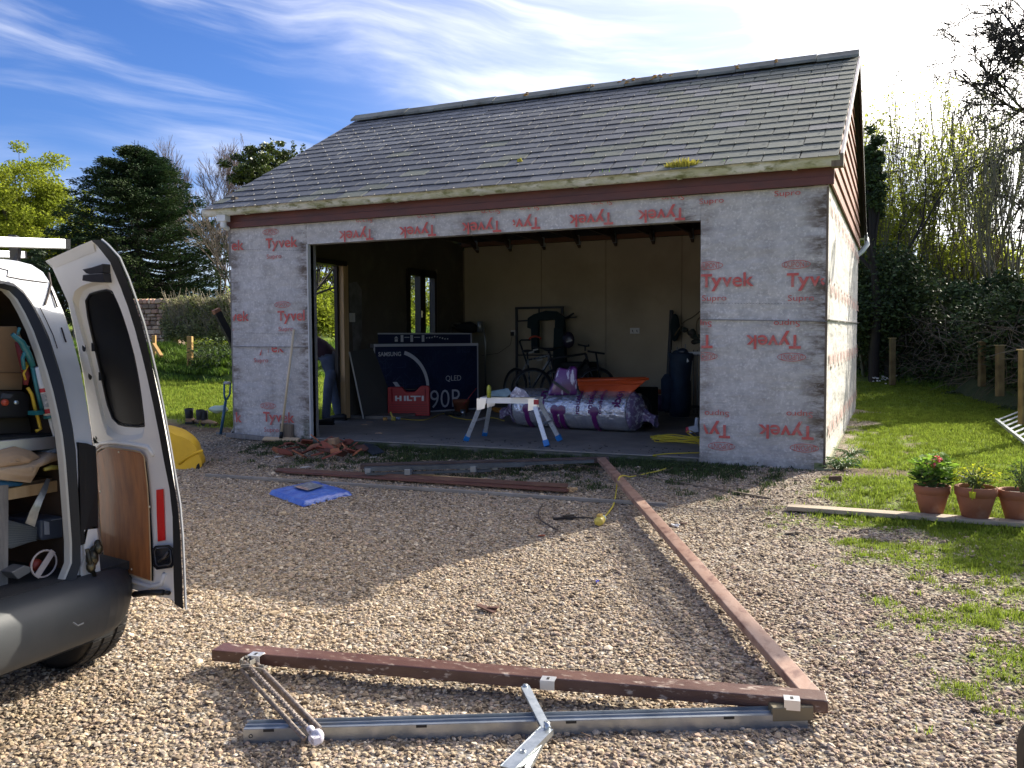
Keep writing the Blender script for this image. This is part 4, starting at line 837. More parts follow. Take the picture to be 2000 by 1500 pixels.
ply = [(187,893),(190,882),(198,876),(210,874),(240,877),(262,880),(274,883),(281,891),(284,915),(288,950),(291,1000),(293,1060),(295,1100),(295,1134),(283,1131),(262,1124),(240,1118),(222,1112),(211,1102),(203,1082),(198,1050),(194,1000),(190,950)]
mb = MB(); P1 = loop(ply, .016); fillpx(mb, ply, lambda a, b: DS(a, b, .016)); mb.strip(loop(ply, -.002), P1, True); pp = obj('plywood_panel', mb, plyd, door)
mb = MB(); mb.tube(loop(ply, .0155), .0022, 5, closed=True); obj('panel_edge', mb, mat('ply_edge', (.5,.36,.2), .6), pp)
mb = MB(); gp2 = [(285,900),(290,940),(294,990),(298,1060),(299,1134),(296,1134),(295,1060),(291,1000),(288,950),(283,905)]; q = loop(gp2, .003); mb.add(q, [tuple(range(len(q)))]); obj('panel_gap', mb, rub, door)
mb = MB(); 
for px, py in ((196,960),(257,1112),(292,990),(232,883)): mb.lathe([(.0045,0),(.003,.002),(.0001,.0025)], DS(px, py, .016), (0,-1,0), 8)
obj('panel_screws', mb, mat('screw', (.7,.65,.5), .3, .8), pp, kind='stuff')
# raised white rim round the panel
rim_l = [(179,902),(184,877),(198,866),(224,864),(262,868),(290,874),(300,890)]
mb = MB(); mb.tube(loop(rim_l, .002), .008, 8); mb.tube(loop([(182,905),(186,960),(190,1010),(194,1055),(200,1090),(210,1112),(228,1124),(262,1136),(296,1146),(316,1140),(322,1120)], .002), .009, 8); obj('pressed_rim', mb, paint_in, door)
mb = MB(); q = loop([(305,957),(319,955),(321,1005),(323,1055),(308,1058),(306,1005)], .004); mb.add(q, [tuple(range(6))]); mb.strip(loop([(305,957),(319,955),(321,1005),(323,1055),(308,1058),(306,1005)], 0), q, True); obj('red_reflector', mb, mat('reflector_red', (.75,.01,.008), .35, coat=.5), door)
mb = MB(); lt = [(297,1072),(303,1066),(330,1064),(338,1070),(341,1100),(336,1109),(306,1113),(299,1106)]; q = loop(lt, .022); mb.add(q, [tuple(range(8))]); mb.strip(loop(lt, 0), q, True); lt2 = [(302,1076),(306,1071),(328,1070),(333,1075),(335,1098),(331,1103),(309,1106),(304,1101)]
lo_ = obj('latch_housing', mb, mat('latch_black', (.012,.012,.014), .22, coat=.3), door, bevel=.003)
mb = MB(); mb.tube(loop(lt2, .023), .0028, 6, closed=True); mb.tube(loop([(328,1078),(322,1088),(310,1096)], .025), .005, 6); obj('latch_trim', mb, mat('latch_trim', (.05,.05,.055), .25), lo_)
mb = MB(); 
for l in ([(160,526),(178,522),(200,515),(201,532),(176,536),(168,534)], [(161,537),(176,535),(201,533),(204,551),(178,551),(160,548)]): mb.prism(loop(l, .03), (0,.032,0))
hk = obj('catch_hook', mb, mat('hook_navy', (.018,.022,.035), .4), door, bevel=.002)
mb = MB()
for px, py, w_, h_ in ((164,679,.010,.015),(176,734,.010,.015),(188,855,.005,.009)):
    c_ = DS(px, py, .0015); mb.add([c_+P3(w_*math.cos(a), .0, h_*math.sin(a)) for a in np.linspace(0, 2*PI, 14, endpoint=False)], [tuple(range(14))[::-1]])
obj('drain_hole', mb, rub, door)
mb = MB(); mb.tube(loop([(262,1161),(285,1158),(318,1157)], .02), .011, 8); mb.tube(loop([(318,1157),(330,1158)], .01), .008, 8); obj('lower_striker', mb, rub, door)
mb = MB()
for py in (678, 735): 
    w_ = {678:184, 735:198}[py]; mb.box(DS(w_, py, -.024), (.014, .012, .03))
obj('glass_clips', mb, rub, door)

def onv(a, b, x): return onx(a, b, x+.14)
# ---- load in the van
def vslab(name, l, x, thick, m, label, cat, bevel=.003):    # flat outline at depth x in the van, pushed forward
    mb = MB(); P_ = [onv(a, b, x) for a, b in l]; mb.prism(P_, (-thick, 0, 0)); return tag(obj(name, mb, m, bevel=bevel), label, cat)
card = mat('cardboard', (.33,.20,.10), .85, col2=(.27,.16,.08), scale=2, stretch=(1,1,6))
o = vslab('cardboard_box', [(-160,640),(33,637),(44,660),(47,700),(44,762),(-160,764)], -2.42, .30, card, 'plain brown cardboard box standing on the shelf in the van', 'cardboard box')
mb = MB(); mb.tube([onv(-100,727,-2.415), onv(44,728,-2.415)], .0015, 4); ob = obj('box_fold', mb, mat('fold_dark', (.14,.08,.04), .9)); ob.parent = o; ORG[ob.name] = ORG[o.name]
sh = thing('van_shelf', (-2.5, VC, .9), 'white edged upper shelf across the open back of the van', 'shelf')
mb = MB(); mb.bar(onv(-220,892,-2.30), onv(126,862,-2.30), .02, .042, (0,0,1)); obj('shelf_rail', mb, alu, sh, bevel=.002)
mb = MB(); a_, b_ = onv(-220,872,-2.31), onv(124,846,-2.31); mb.prism([a_, b_, b_+P3(-.7,0,0), a_+P3(-.7,0,0)], (0,0,-.015)); obj('shelf_board', mb, mat('shelf_black', (.015,.014,.013), .8), sh)
sh2 = thing('van_shelf', (-2.5, VC, .65), 'lower shelf in the van with a raw timber front edge', 'shelf')
mb = MB(); mb.bar(onv(-220,1005,-2.33), onv(124,946,-2.33), .02, .04, (0,0,1)); obj('shelf_rail', mb, tim_n, sh2, bevel=.002)
mb = MB(); a_, b_ = onv(-220,985,-2.345), onv(122,930,-2.345); mb.prism([a_, b_, b_+P3(-.7,0,0), a_+P3(-.7,0,0)], (0,0,-.012)); obj('shelf_board', mb, card, sh2)
mb = MB(); mb.bar(onv(6,930,-2.30), onv(5,1150,-2.30), .012, .03, (0,1,0)); obj('shelf_upright', mb, tim_g, sh2)
# black radio box under the cardboard box
rd = thing('radio', (-2.4, -5.75, .98), 'black jobsite radio with a red knob and lit button on the van shelf', 'radio')
mb = MB(); mb.prism([onv(a, b, -2.38) for a, b in ((-120,768),(48,764),(60,775),(60,808),(52,816),(-120,822))], (-.25,0,0)); obj('body', mb, blkp, rd, bevel=.008)
mb = MB(); mb.lathe([(.012,0),(.011,.010),(.001,.011)], onv(8,786,-2.38), (1,0,0), 12); obj('knob', mb, mat('knob_red', (.5,.08,.04), .4), rd)
mb = MB(); mb.lathe([(.008,0),(.007,.006),(.001,.006)], onv(31,786,-2.38), (1,0,0), 12); obj('button', mb, mat('button_steel', (.75,.85,.85), .2, .7), rd)
mb = MB(); mb.prism([onv(a, b, -2.375) for a, b in ((6,768),(26,771),(20,778),(2,778))], (-.01,0,0)); obj('display', mb, mat('display_grey', (.08,.09,.11), .2), rd)
# dark crate between
vslab('tool_crate', [(-120,822),(56,815),(62,840),(60,846),(-120,852)], -2.42, .3, mat('crate_brown', (.06,.045,.03), .8), 'dark brown crate under the radio on the van shelf', 'crate')
# sealant gun with cartridge
sgn = thing('sealant_gun', (-2.33, -5.6, .95), 'teal sealant gun holding a white cartridge, hung nose down in the van', 'sealant gun')
teal = mat('teal_paint', (.02,.16,.18), .35, coat=.3)
X_ = -2.30
g = lambda a, b, x=X_: onv(a, b, x)
mb = MB(); c0, c1 = g(75,716), g(97,812); mb.lathe([(.001,0),(.0185,0),(.0185,np.linalg.norm(c1-c0)),(.001,np.linalg.norm(c1-c0))], c0, c1-c0, 18); ca_ = obj('cartridge', mb, mat('cartridge_white', (.78,.78,.76), .4), sgn)
mb = MB(); d_ = nrm(c1-c0); Lc = np.linalg.norm(c1-c0)
mb.lathe([(.0188,Lc*.42),(.0188,Lc*.50)], c0, d_, 18); mb.lathe([(.0188,Lc*.84),(.0188,Lc*.93)], c0, d_, 18); obj('label_band', mb, mat('label_red', (.55,.03,.05), .5), ca_)
mb = MB(); mb.lathe([(.0189,Lc*.52),(.0189,Lc*.80)], c0, d_, 18); obj('label_grey', mb, mat('label_grey', (.35,.38,.4), .5, col2=(.6,.6,.6), scale=60, amt=(.5,.55)), ca_)
mb = MB(); mb.lathe([(.008,0),(.006,.04),(.0035,.075),(.002,.085)], c1, g(104,845)-c1, 12, (True, True)); obj('nozzle', mb, mat('nozzle_white', (.75,.75,.72), .35), sgn)
mb = MB(); mb.tube([g(62,712,X_-.0), g(72,760), g(84,808)], .007, 8); mb.tube([g(24,653), g(42,668), g(54,690), g(64,715)], [.008,.011,.012,.010], 8); mb.tube([g(54,676), g(44,700), g(47,722)], [.008,.007,.006], 8); mb.tube([g(34,654), g(38,640)], .005, 6); mb.lathe([(.021,-.004),(.021,.006)], c1, d_, 18, (True, True)); mb.box(g(70,806), (.04,.03,.014)); obj('frame', mb, teal, sgn)
mb = MB(); mb.tube([g(36,668,X_-.03), g(44,700,X_-.03), g(52,735,X_-.03), g(50,752,X_-.03)], [.012,.014,.012,.008], 8); tag(obj('red_strap', mb, mat('strap_red', (.16,.02,.025), .7)), 'dark red strap hanging beside the sealant gun in the van', 'strap')
yel = mat('yellow_plastic', (.62,.40,.03), .5)
mb = MB(); mb.tube([g(54,757,X_-.02), g(62,770,X_-.02), g(68,795,X_-.02), g(75,820,X_-.02), g(79,838,X_-.02), g(70,842,X_-.02)], .006, 8); tag(obj('yellow_loop', mb, yel), 'yellow bent handle beside the radio in the van', 'handle')
mb = MB(); mb.tube([g(44,722,X_-.01), g(52,708,X_-.01), g(54,714,X_-.01), g(46,730,X_-.01), g(50,742,X_-.01)], .004, 6); tag(obj('yellow_wire', mb, yel), 'small twist of yellow wire above the yellow handle in the van', 'wire')
# middle shelf load: papers, packets, knife, galvanised strap
paper = mat('brown_paper', (.40,.27,.17), .8, col2=(.30,.2,.12), scale=6)
def crumple(name, l, x, depth, m, label, cat, amp=.01, rows=7):
    pts_ = [onv(a, b, x) for a, b in l]; mb = MB(); mb.smooth = True; n_ = len(pts_); prev = pts_
    for k in range(1, rows+1):
        t = k/rows; cur = [p*(1-t*.96)+np.mean(pts_, 0)*(t*.96)+P3(depth*math.sin(t*PI/2), 0, 0)+np.array(mnoise.noise_vector(Vector(p*(9+k))))*amp for p in pts_]
        mb.strip(prev, cur, True); prev = cur
    mb.add(prev, [tuple(range(n_))]); back = [p+P3(-.12, 0, 0) for p in pts_]; mb.strip(back, pts_, True); return tag(obj(name, mb, m), label, cat)
crumple('brown_packet', [(-60,895),(30,872),(60,880),(80,893),(70,905),(40,912),(0,918),(-60,925)], -2.28, .03, paper, 'crumpled brown paper packet on top of the pile on the lower van shelf', 'paper packet', .006)
crumple('cardboard_sheet', [(-60,922),(20,908),(74,898),(100,884),(118,888),(114,898),(98,904),(78,912),(68,930),(60,943),(30,940),(-60,928)], -2.27, .02, mat('tan_card', (.46,.34,.23), .8, col2=(.36,.25,.16), scale=8), 'torn tan cardboard sheet drooping over the lower van shelf', 'cardboard sheet', .005)
crumple('blue_packet', [(-60,932),(10,936),(30,940),(46,944),(40,949),(0,952),(-60,956)], -2.30, .01, mat('blue_dark', (.01,.09,.20), .5), 'blue packet under the tan cardboard in the van', 'packet', .003)
wb = crumple('wine_red_box', [(-60,868),(22,864),(28,874),(0,890),(-60,905)], -2.34, .01, mat('wine_red', (.17,.015,.04), .5), 'dark red printed packet above the brown paper in the van', 'packet', .002)
crumple('clear_bag', [(84,886),(104,876),(122,866),(126,880),(112,886)], -2.30, .012, mat('clear_bag', (.30,.32,.36), .2, col2=(.6,.62,.66), scale=40, amt=(.5,.6)), 'crumpled clear plastic bag at the end of the lower van shelf', 'plastic bag', .006)
mb = MB(); mb.tube([g(86,917,-2.27), g(100,913,-2.27), g(123,913,-2.27)], [.006,.009,.007], 8); tag(obj('yellow_knife', mb, mat('knife_yellow', (.45,.38,.08), .4)), 'yellow handled knife lying on the lower van shelf', 'knife')
mb = MB(); mb.smooth = True; gs_ = [g(92,934,-2.26), g(82,955,-2.24), g(66,985,-2.22), g(58,1000,-2.22), g(50,1022,-2.24)]; w_ = [np.array(q_)+P3(0, .0, 0) for q_ in gs_]; off_ = [g(102+d_[0]*0,938,-2.26)-gs_[0]]*5
rt = [g(98,936,-2.26), g(92,960,-2.24), g(84,978,-2.22), g(76,1000,-2.22), g(68,1029,-2.24)]; mb.strip(gs_, rt, False); mb.strip([p+P3(-.003,0,0) for p in rt], [p+P3(-.003,0,0) for p in gs_], False); galv = mat('galvanised', (.42,.46,.47), .32, .85, col2=(.55,.58,.58), scale=30, detail=3, amt=(.4,.6), bump=.05, bscale=40)
tag(obj('metal_strap', mb, galv), 'bent galvanised metal strap hanging off the lower van shelf', 'metal strap')
gp3 = mat('case_grey', (.075,.08,.085), .45, col2=(.11,.12,.125), scale=10)
tb = vslab('tool_bin', [(8,1020),(20,1016),(64,1028),(74,1036),(72,1056),(24,1072),(10,1070)], -2.30, .2, gp3, 'grey ribbed plastic bin on the van floor at the left', 'storage bin', .006)
mb = MB()
for i in range(9): mb.bar(g(10+i*.3,1024+i*5,-2.297), g(72,1030+i*3.2,-2.297), .002, .0025)
o = obj('bin_ribs', mb, mat('bin_rib', (.14,.15,.15), .5)); o.parent = tb; tag(o, kind='stuff')
tb = vslab('parts_case', [(80,1016),(118,1008),(128,1012),(130,1040),(124,1050),(84,1056),(79,1050)], -2.30, .2, mat('case_blue_grey', (.085,.10,.13), .4), 'blue grey parts case behind the door pillar in the van', 'case', .006)
mb = MB()
for i in range(6): mb.bar(g(87+i*1.6,1018+i*.4,-2.297), g(88+i*1.6,1044,-2.297), .002, .003)
mb.bar(g(100,1016,-2.297), g(121,1013,-2.297), .002, .002); o = obj('case_label', mb, mat('label_pale', (.4,.42,.45), .5)); o.parent = tb
mb = MB(); cc = g(86,1101,-2.24); mb.tube([cc+P3(0, .048*math.cos(a), .045*math.sin(a)) for a in np.linspace(0, 2*PI, 24, endpoint=False)], .0035, 6, closed=True); mb.box(cc+P3(.004,.0,0), (.003,.10,.022), ux=(1,0,0), uy=nrm(g(98,1084,-2.24)-g(76,1118,-2.24)))
tag(obj('tape_ring', mb, mat('ring_white', (.5,.42,.38), .5)), 'white plastic ring with a crossbar standing on the van floor', 'ring')
mb = MB(); mb.sphere(g(70,1104,-2.27), .022, 10, (.8,1.1,1)); tag(obj('red_reel', mb, mat('reel_red', (.25,.03,.015), .5), bevel=.001), 'small red reel behind the white ring in the van', 'reel')
mb = MB(); mb.prism([g(a, b, -2.24) for a, b in ((22,1118),(48,1104),(62,1108),(60,1118),(36,1132))], (-.06,0,0)); tag(obj('small_tin', mb, mat('tin_grey', (.12,.12,.12), .4), bevel=.003), 'small dull grey tin lying on the van floor by the ring', 'tin')
# ================================================================ THINGS ON THE DRIVE
brn = mat('brown_stain_timber', (.075,.030,.021), .38, col2=(.13,.065,.048), scale=2.2, stretch=(2,5,5), col3=(.42,.34,.28), scale3=9, amt3=(.58,.70), bump=.2, coat=.2)
brn_d = mat('brown_stain_dark', (.075,.030,.020), .6, col2=(.11,.05,.035), scale=4, bump=.15)
galv2 = mat('galvanised_rail', (.40,.43,.46), .33, .8, col2=(.30,.33,.36), scale=9, amt=(.35,.6), bump=.06, bscale=60)
fr = thing('door_frame', (-.5, -3, -.1), 'dismantled brown garage door frame of three beams lying on the gravel, tracks still attached', 'door frame')
nl, nrt = G(425, 1266, .075), G(1618, 1366, .075)      # centre line of the near beam, on its top
def beam(name, a, b, w, h, m, par, **k):
    mb = MB(); a = np.array(a, float)-P3(0,0,h/2); b = np.array(b, float)-P3(0,0,h/2); n = 8; sd = nrm(np.cross(b-a, (0,0,1)))
    mb.bar(a, b, w, h); return obj(name, mb, m, par, bevel=.004, **k)
A0, A1 = G(425, 1262, .09), G(1615, 1358, .09)
B0, B1 = G(1578, 1343, .085), G(1174, 893, .115)
C0, C1 = G(1185, 892, .115), G(697, 903, .12)
sdA = nrm(np.cross(A1-A0, (0,0,1)))
beam('frame_beam', A0, A1, .090, .046, brn, fr)
brn2 = mat('brown_faded', (.30,.17,.12), .5, col2=(.38,.25,.19), scale=3, stretch=(4,2,4), col3=(.14,.06,.045), scale3=5, amt3=(.5,.7), bump=.1, coat=.15)
Bm = B1+(B0-B1)*.28
beam('frame_beam', B0+nrm(B0-B1)*.02, B1, .072, .035, brn2, fr)
beam('frame_beam', C0+P3(0,.06,-.01), C1+P3(0,.06,-.02), .08, .045, mat('brown_old', (.055,.036,.030), .7, col2=(.10,.07,.06), scale=5, bump=.2), fr)
mb = MB()
for px, py in ((503,1277),(1072,1325),(1546,1363)):
    m2 = MB(); c = G(px, py, .092); d = nrm(A1-A0); m2.prism([c+d*s_*.026+sdA*t_ for s_, t_ in ((-1,-.012),(1,-.012),(1,.030),(-1,.030))], (0,0,.004)); m2.prism([c+d*s_*.026+sdA*.030+P3(0,0,z_) for s_, z_ in ((-1,.004),(1,.004),(1,-.03),(-1,-.03))], sdA*.003)
    bk = obj('fixing_bracket', m2, mat('bracket_zinc', (.72,.73,.75), .3, .7), fr); m2 = MB(); m2.prism([c+d*s_*.005+sdA*t_+P3(0,0,.0045) for s_, t_ in ((-1,.002),(1,.002),(1,.020),(-1,.020))], (0,0,.0012)); obj('bracket_slot', m2, rub, bk)
# near track: channel section with slots
R0, R1 = G(480, 1418, .045), G(1572, 1388, .045)
d = nrm(R1-R0); sd = nrm(np.cross(d, (0,0,1)))
mb = MB(); w, h = .055, .05
for o_, z_, ww, hh in ((0,0,w,.003),(-w/2,-.018,.003,.036),(w/2,-h/2,.003,h),(-w/2+.010,.006,.003,.012),(w*.1,.004,.004,.008)): mb.bar(R0+sd*o_+P3(0,0,z_), R1+sd*o_+P3(0,0,z_), ww, hh)
mb.bar(R0+sd*.0+P3(0,0,-h+.004), R1+P3(0,0,-h+.004), w-.01, .004); tr = obj('track_rail', mb, galv2, fr)
mb = MB()
for t in (.045, .315, .58, .86): c = R0+(R1-R0)*t+sd*(w/2+.0025)+P3(0,0,-.004); mb.bar(c-d*.018, c+d*.018, .002, .009)
c = R0+d*.025+sd*(w/2+.003)+P3(0,0,-.022); mb.tube([c+(d*math.cos(a)+P3(0,0,1)*math.sin(a))*.006 for a in np.linspace(0, 2*PI, 10, endpoint=False)], .0014, 4, closed=True); obj('rail_slot', mb, rub, tr)
mb = MB(); mb.bar(R1-d*.12+P3(0,0,.002), R1+d*.02+P3(0,0,.002), .06, .05); obj('rail_end_block', mb, mat('rail_end', (.20,.17,.11), .5, .4), tr, bevel=.004)
# spring arm: three rods in a weathered cage with a white nylon roller
ru = mat('rusty_spring', (.17,.14,.125), .55, .4, col2=(.30,.25,.22), scale=50, amt=(.45,.6), bump=.4, bscale=300)
q0, q1 = G(487, 1300, .06), G(612, 1432, .07); dd = nrm(q1-q0); s2 = nrm(np.cross(dd, (0,0,1)))
arm = MB()
for o_, z_ in ((-.022,.01),(.018,.018),(.030,-.01)):
    n = 60; arm.tube([q0+(q1-q0)*t+s2*o_+P3(0,0,z_) for t in (0,.3,.6,1)], .0085, 8)
arm.bar(q0-s2*.03-P3(0,0,.012), q1-s2*.03-P3(0,0,.012), .006, .022); sa = obj('spring_arm', arm, ru, fr)
mb = MB()
for o_, z_ in ((-.022,.01),(.018,.018),(.030,-.01)):
    a_ = q0+s2*o_+P3(0,0,z_); b_ = q1+s2*o_+P3(0,0,z_); n = 230; rr_ = .0102
    if o_ == .018: mb.tube([a_+(b_-a_)*(k/n)+(s2*math.cos(k*1.9)+np.cross(dd, s2)*math.sin(k*1.9))*rr_ for k in range(n+1)], .0019, 4)
obj('coil_spring', mb, ru, sa)
mb = MB(); rr = random.Random(2)
for i in range(14): mb.box(q0+dd*rr.uniform(-.03,.10)+s2*rr.uniform(-.035,.035)+P3(0,0,rr.uniform(-.01,.03)), (rr.uniform(.015,.05), rr.uniform(.004,.02), .004), dd*rr.uniform(.3,1)+s2*rr.uniform(-1,1), P3(0,0,1))
mb.tube([q0-dd*.02, q0+P3(0,0,.03), G(478,1283,.07)], .008, 6); obj('pivot_plate', mb, mat('pivot_dirty', (.22,.20,.16), .6, .4, col2=(.35,.33,.3), scale=40), sa)
mb = MB(); mb.lathe([(.001,-.016),(.022,-.014),(.027,-.004),(.027,.006),(.020,.014),(.001,.016)], q1+dd*.025+P3(0,0,-.004), nrm(s2*.8+dd*.4+P3(0,0,.5)), 14); mb.sphere(q1+dd*.005+s2*.012+P3(0,0,.018), .014, 8); mb.box(q1+dd*.045+s2*.01, (.03,.022,.02), dd, s2); mb.jitter(.003, 40); obj('roller', mb, mat('nylon', (.62,.60,.66), .45, col2=(.25,.23,.25), scale=60, amt=(.5,.65)), sa)
# folding strut near the middle
mb = MB(); f0, f1 = G(1026, 1340, .075), G(1068, 1422, .06); d3 = nrm(f1-f0); s3 = nrm(np.cross(d3, (0,0,1))); mb.bar(f0, f1, .030, .003); mb.bar(f0+s3*.015-P3(0,0,.006), f1+s3*.015-P3(0,0,.006), .003, .014); mb.tube([f0+P3(0,0,-.01), f0+P3(0,0,.006)], .010, 8); st = obj('folding_strut', mb, galv, fr)
mb = MB(); f2 = G(990, 1500, .05); d4 = nrm(f2-f1); s4 = nrm(np.cross(d4, (0,0,1))); mb.bar(f1+s4*.0, f2-d4*.0, .046, .003); mb.bar(f1+s4*.023-P3(0,0,.008), f2+s4*.023-P3(0,0,.008), .003, .02); mb.bar(f1-s4*.023-P3(0,0,.008), f2-s4*.023-P3(0,0,.008), .003, .02); c = f1+(f2-f1)*.62+P3(0,0,.004); mb.tube([c+(d4*math.cos(a)+s4*math.sin(a))*.008 for a in np.linspace(0, 2*PI, 12, endpoint=False)], .0018, 4, closed=True); obj('strut_plate', mb, galv, st)
mb = MB(); f3 = G(1030, 1500, .03); mb.bar(f1+P3(0,0,-.01), f3, .018, .004); mb.bar(f1+P3(0.008,0,-.012), f3+P3(.008,0,-.004), .003, .016); mb.tube([f1+P3(0,0,-.02), f1+P3(0,0,.02)], .011, 8); mb.bar(f3, f3+P3(.03,-.03,0), .016, .004); obj('strut_rod', mb, galv, st)
# far track still lying along the far beam
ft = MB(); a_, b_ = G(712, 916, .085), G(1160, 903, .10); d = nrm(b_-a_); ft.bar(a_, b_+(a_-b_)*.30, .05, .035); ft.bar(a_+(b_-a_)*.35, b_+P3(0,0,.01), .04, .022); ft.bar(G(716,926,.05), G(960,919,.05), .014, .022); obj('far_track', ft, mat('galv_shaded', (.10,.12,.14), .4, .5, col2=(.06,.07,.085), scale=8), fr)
ft = MB()
for px, py in ((720,920),(797,922),(905,914),(925,916),(968,912)): c = G(px, py, .07); ft.box(c, (.05,.03,.05), ux=(1,.3,0))
ft.bar(G(905,908,.06), G(970,916,.05), .02, .012); ft.tube([G(880,912,.05), G(915,920,.05), G(960,914,.06)], .010, 6); obj('far_mechanism', ft, mat('galv_mid', (.24,.26,.28), .4, .6), fr, bevel=.003)

def plank(name, a, b, w, h, m, label, cat, group=None, tilt=0):
    mb = MB(); a, b = np.array(a, float), np.array(b, float); up = (0, math.sin(tilt), math.cos(tilt)); mb.bar(a, b, w, h, up); return tag(obj(name, mb, m, bevel=.003), label, cat, group)
grp_ = 'timber strips lying across the gravel'
plank('timber_batten', G(403,928,.012), G(1303,986,.012), .035, .024, mat('batten_grey', (.20,.18,.155), .85, col2=(.30,.28,.25), scale=4, bump=.2), 'long thin grey batten, nearest of the strips to the blue tarpaulin', 'batten', grp_)
redp = mat('plank_red', (.12,.036,.025), .5, col2=(.09,.03,.022), scale=3, bump=.1)
plank('timber_plank', G(560,921,.018), G(1112,958,.018), .12, .02, redp, 'red brown painted plank lying between grey batten and the pale edged plank', 'plank', grp_, .1)
plank('timber_plank', G(540,918,.03), G(1108,950,.03), .05, .02, mat('plank_dark', (.09,.035,.022), .6, col2=(.14,.07,.04), scale=6, bump=.1), 'dark narrow plank with splintered end, behind the broad red brown plank', 'plank', grp_, -.5)
plank('timber_lath', G(800,925,.012), G(1090,948,.022), .022, .012, tim_n, 'pale raw lath behind the red brown planks', 'lath', grp_)
plank('timber_lath', G(1110,905,.010), G(1505,973,.010), .020, .012, tim_o, 'dark thin lath running right under the frame beam towards the garage corner', 'lath', grp_)
mb = MB(); c = G(1113,956,.02); rr = random.Random(5)
for i in range(9): mb.bar(c+P3(rr.uniform(-.02,.0), rr.uniform(-.05,.05), rr.uniform(-.008,.01)), c+P3(rr.uniform(.02,.05), rr.uniform(-.05,.05), rr.uniform(-.01,.012)), .012, .008)
tag(obj('splintered_end', mb, tim_n), 'broken pale splinters at the end of the red brown plank', 'splinter')
# blue tarpaulin, folded in its clear bag
tp = [G(525,966), G(615,947), G(688,968), G(592,991)]
def quadp(q, u, v): return (q[0]*(1-u)+q[1]*u)*(1-v)+(q[3]*(1-u)+q[2]*u)*v
mb = MB(); mb.smooth = True; n = 26; vs = []; rr = random.Random(9)
for layer, (zz, ins) in enumerate(((.055, .03), (.035, .0))):
    pass
for j in range(n+1):
    for i in range(n+1):
        u, v_ = i/n, j/n; e_ = min(u, 1-u, v_, 1-v_); p = quadp(tp, u, v_); k_ = min(1, e_/.06); z_ = .004+.034*min(1, k_*3)+.006*mnoise.noise(Vector((u*5, v_*6, 2)))*k_+.005*mnoise.noise(Vector((u*19, v_*15, 4)))*k_; z_ += .009 if (.13 < u < .82 and .10 < v_ < .92) else 0; z_ += .007 if (.2 < u < .7 and .3 < v_ < .8) else 0; vs.append(p+P3(0,0,z_))
mb.add(vs, [(j*(n+1)+i, (j+1)*(n+1)+i, (j+1)*(n+1)+i+1, j*(n+1)+i+1) for j in range(n) for i in range(n)])
trp = obj('folded_tarpaulin', mb, mat('tarp_blue', (.035,.10,.46), .4, col2=(.09,.20,.60), scale=14, amt=(.45,.7), coat=.4, bump=.7, bscale=22), label='folded blue tarpaulin in clear wrapping on the gravel', cat='tarpaulin', loc=G(605,968))
mb = MB(); vs = [quadp(tp, u, v_)+P3(0,0,.066) for u, v_ in ((.30,.30),(.70,.25),(.72,.62),(.33,.68))]; mb.prism([vs[0], vs[3], vs[2], vs[1]], (0,0,.002)); lb = obj('card_label', mb, mat('label_grey_print', (.14,.15,.17), .4, col2=(.30,.32,.35), scale=30, amt=(.5,.6)), trp)
mb = MB(); vs = [quadp(tp, u, v_)+P3(0,0,.069) for u, v_ in ((.30,.36),(.40,.35),(.41,.62),(.33,.66))]; mb.prism([vs[0], vs[3], vs[2], vs[1]], (0,0,.001)); obj('label_picture', mb, mat('label_pink', (.5,.32,.28), .4, col2=(.15,.12,.1), scale=40), lb)
mb = MB(); mb.smooth = True; e = [quadp(tp, u, 1.0+.01*math.sin(u*20))+P3(0,-.012,.012+.01*math.sin(u*31)) for u in np.linspace(.02, .98, 24)]; f_ = [p+P3(0,.015,.012) for p in e]; mb.strip(e, f_, False); obj('clear_wrap', mb, mat('clear_wrap', (.16,.24,.55), .2, coat=.5), trp)
# yellow extension lead with its round socket
cy = mat('cable_yellow', (.60,.48,.05), .5)
cp = [(-1.06,.32,SLZ+.008), (-1.35,.12,SLZ+.008), (-1.45,-.02,SLZ+.0), G(1340,893,.01), G(1300,915,.008), G(1262,925,.008), G(1232,931,.012), G(1220,929,.085), G(1210,932,.128), G(1205,948,.07), G(1203,962,.012), G(1199,984,.008), G(1189,1000,.008), G(1180,1010,.02)]
def smooth_path(P_, n=6):
    P_ = [np.array(p, float) for p in P_]; out_ = []
    for i in range(len(P_)-1):
        p0, p1, p2, p3 = P_[max(i-1, 0)], P_[i], P_[i+1], P_[min(i+2, len(P_)-1)]
        for k in range(n): t = k/n; out_.append(.5*((2*p1)+(-p0+p2)*t+(2*p0-5*p1+4*p2-p3)*t*t+(-p0+3*p1-3*p2+p3)*t**3))
    return out_+[P_[-1]]
lead = thing('extension_lead', G(1180,1010), 'yellow extension lead looped over the frame beam, its socket lying on the gravel', 'extension lead')
mb = MB(); mb.tube(smooth_path(cp), .0055, 6); obj('cable', mb, cy, lead)
s0, s1 = G(1178,1012,.028), G(1152,1031,.034); d = nrm(s1-s0)
mb = MB(); mb.lathe([(.001,0),(.014,.0),(.02,.015),(.024,.03),(.024,.045)], s0-d*.02, d, 14); so_ = obj('cable_gland', mb, mat('gland_clear', (.45,.55,.58), .4), lead)
mb = MB(); mb.lathe([(.022,.045),(.028,.055),(.031,.08),(.030,.12),(.026,.13),(.001,.131)], s0-d*.02, d, 16); ps = obj('socket_body', mb, mat('socket_yellow', (.68,.55,.10), .45, col2=(.45,.32,.1), scale=25, amt=(.5,.7)), lead)
mb = MB(); mb.box(s0+d*.075+P3(0,0,.036), (.05,.03,.012), d, np.cross((0,0,1), d)); obj('socket_lid', mb, mat('socket_lid', (.5,.33,.08), .5), ps, bevel=.003)
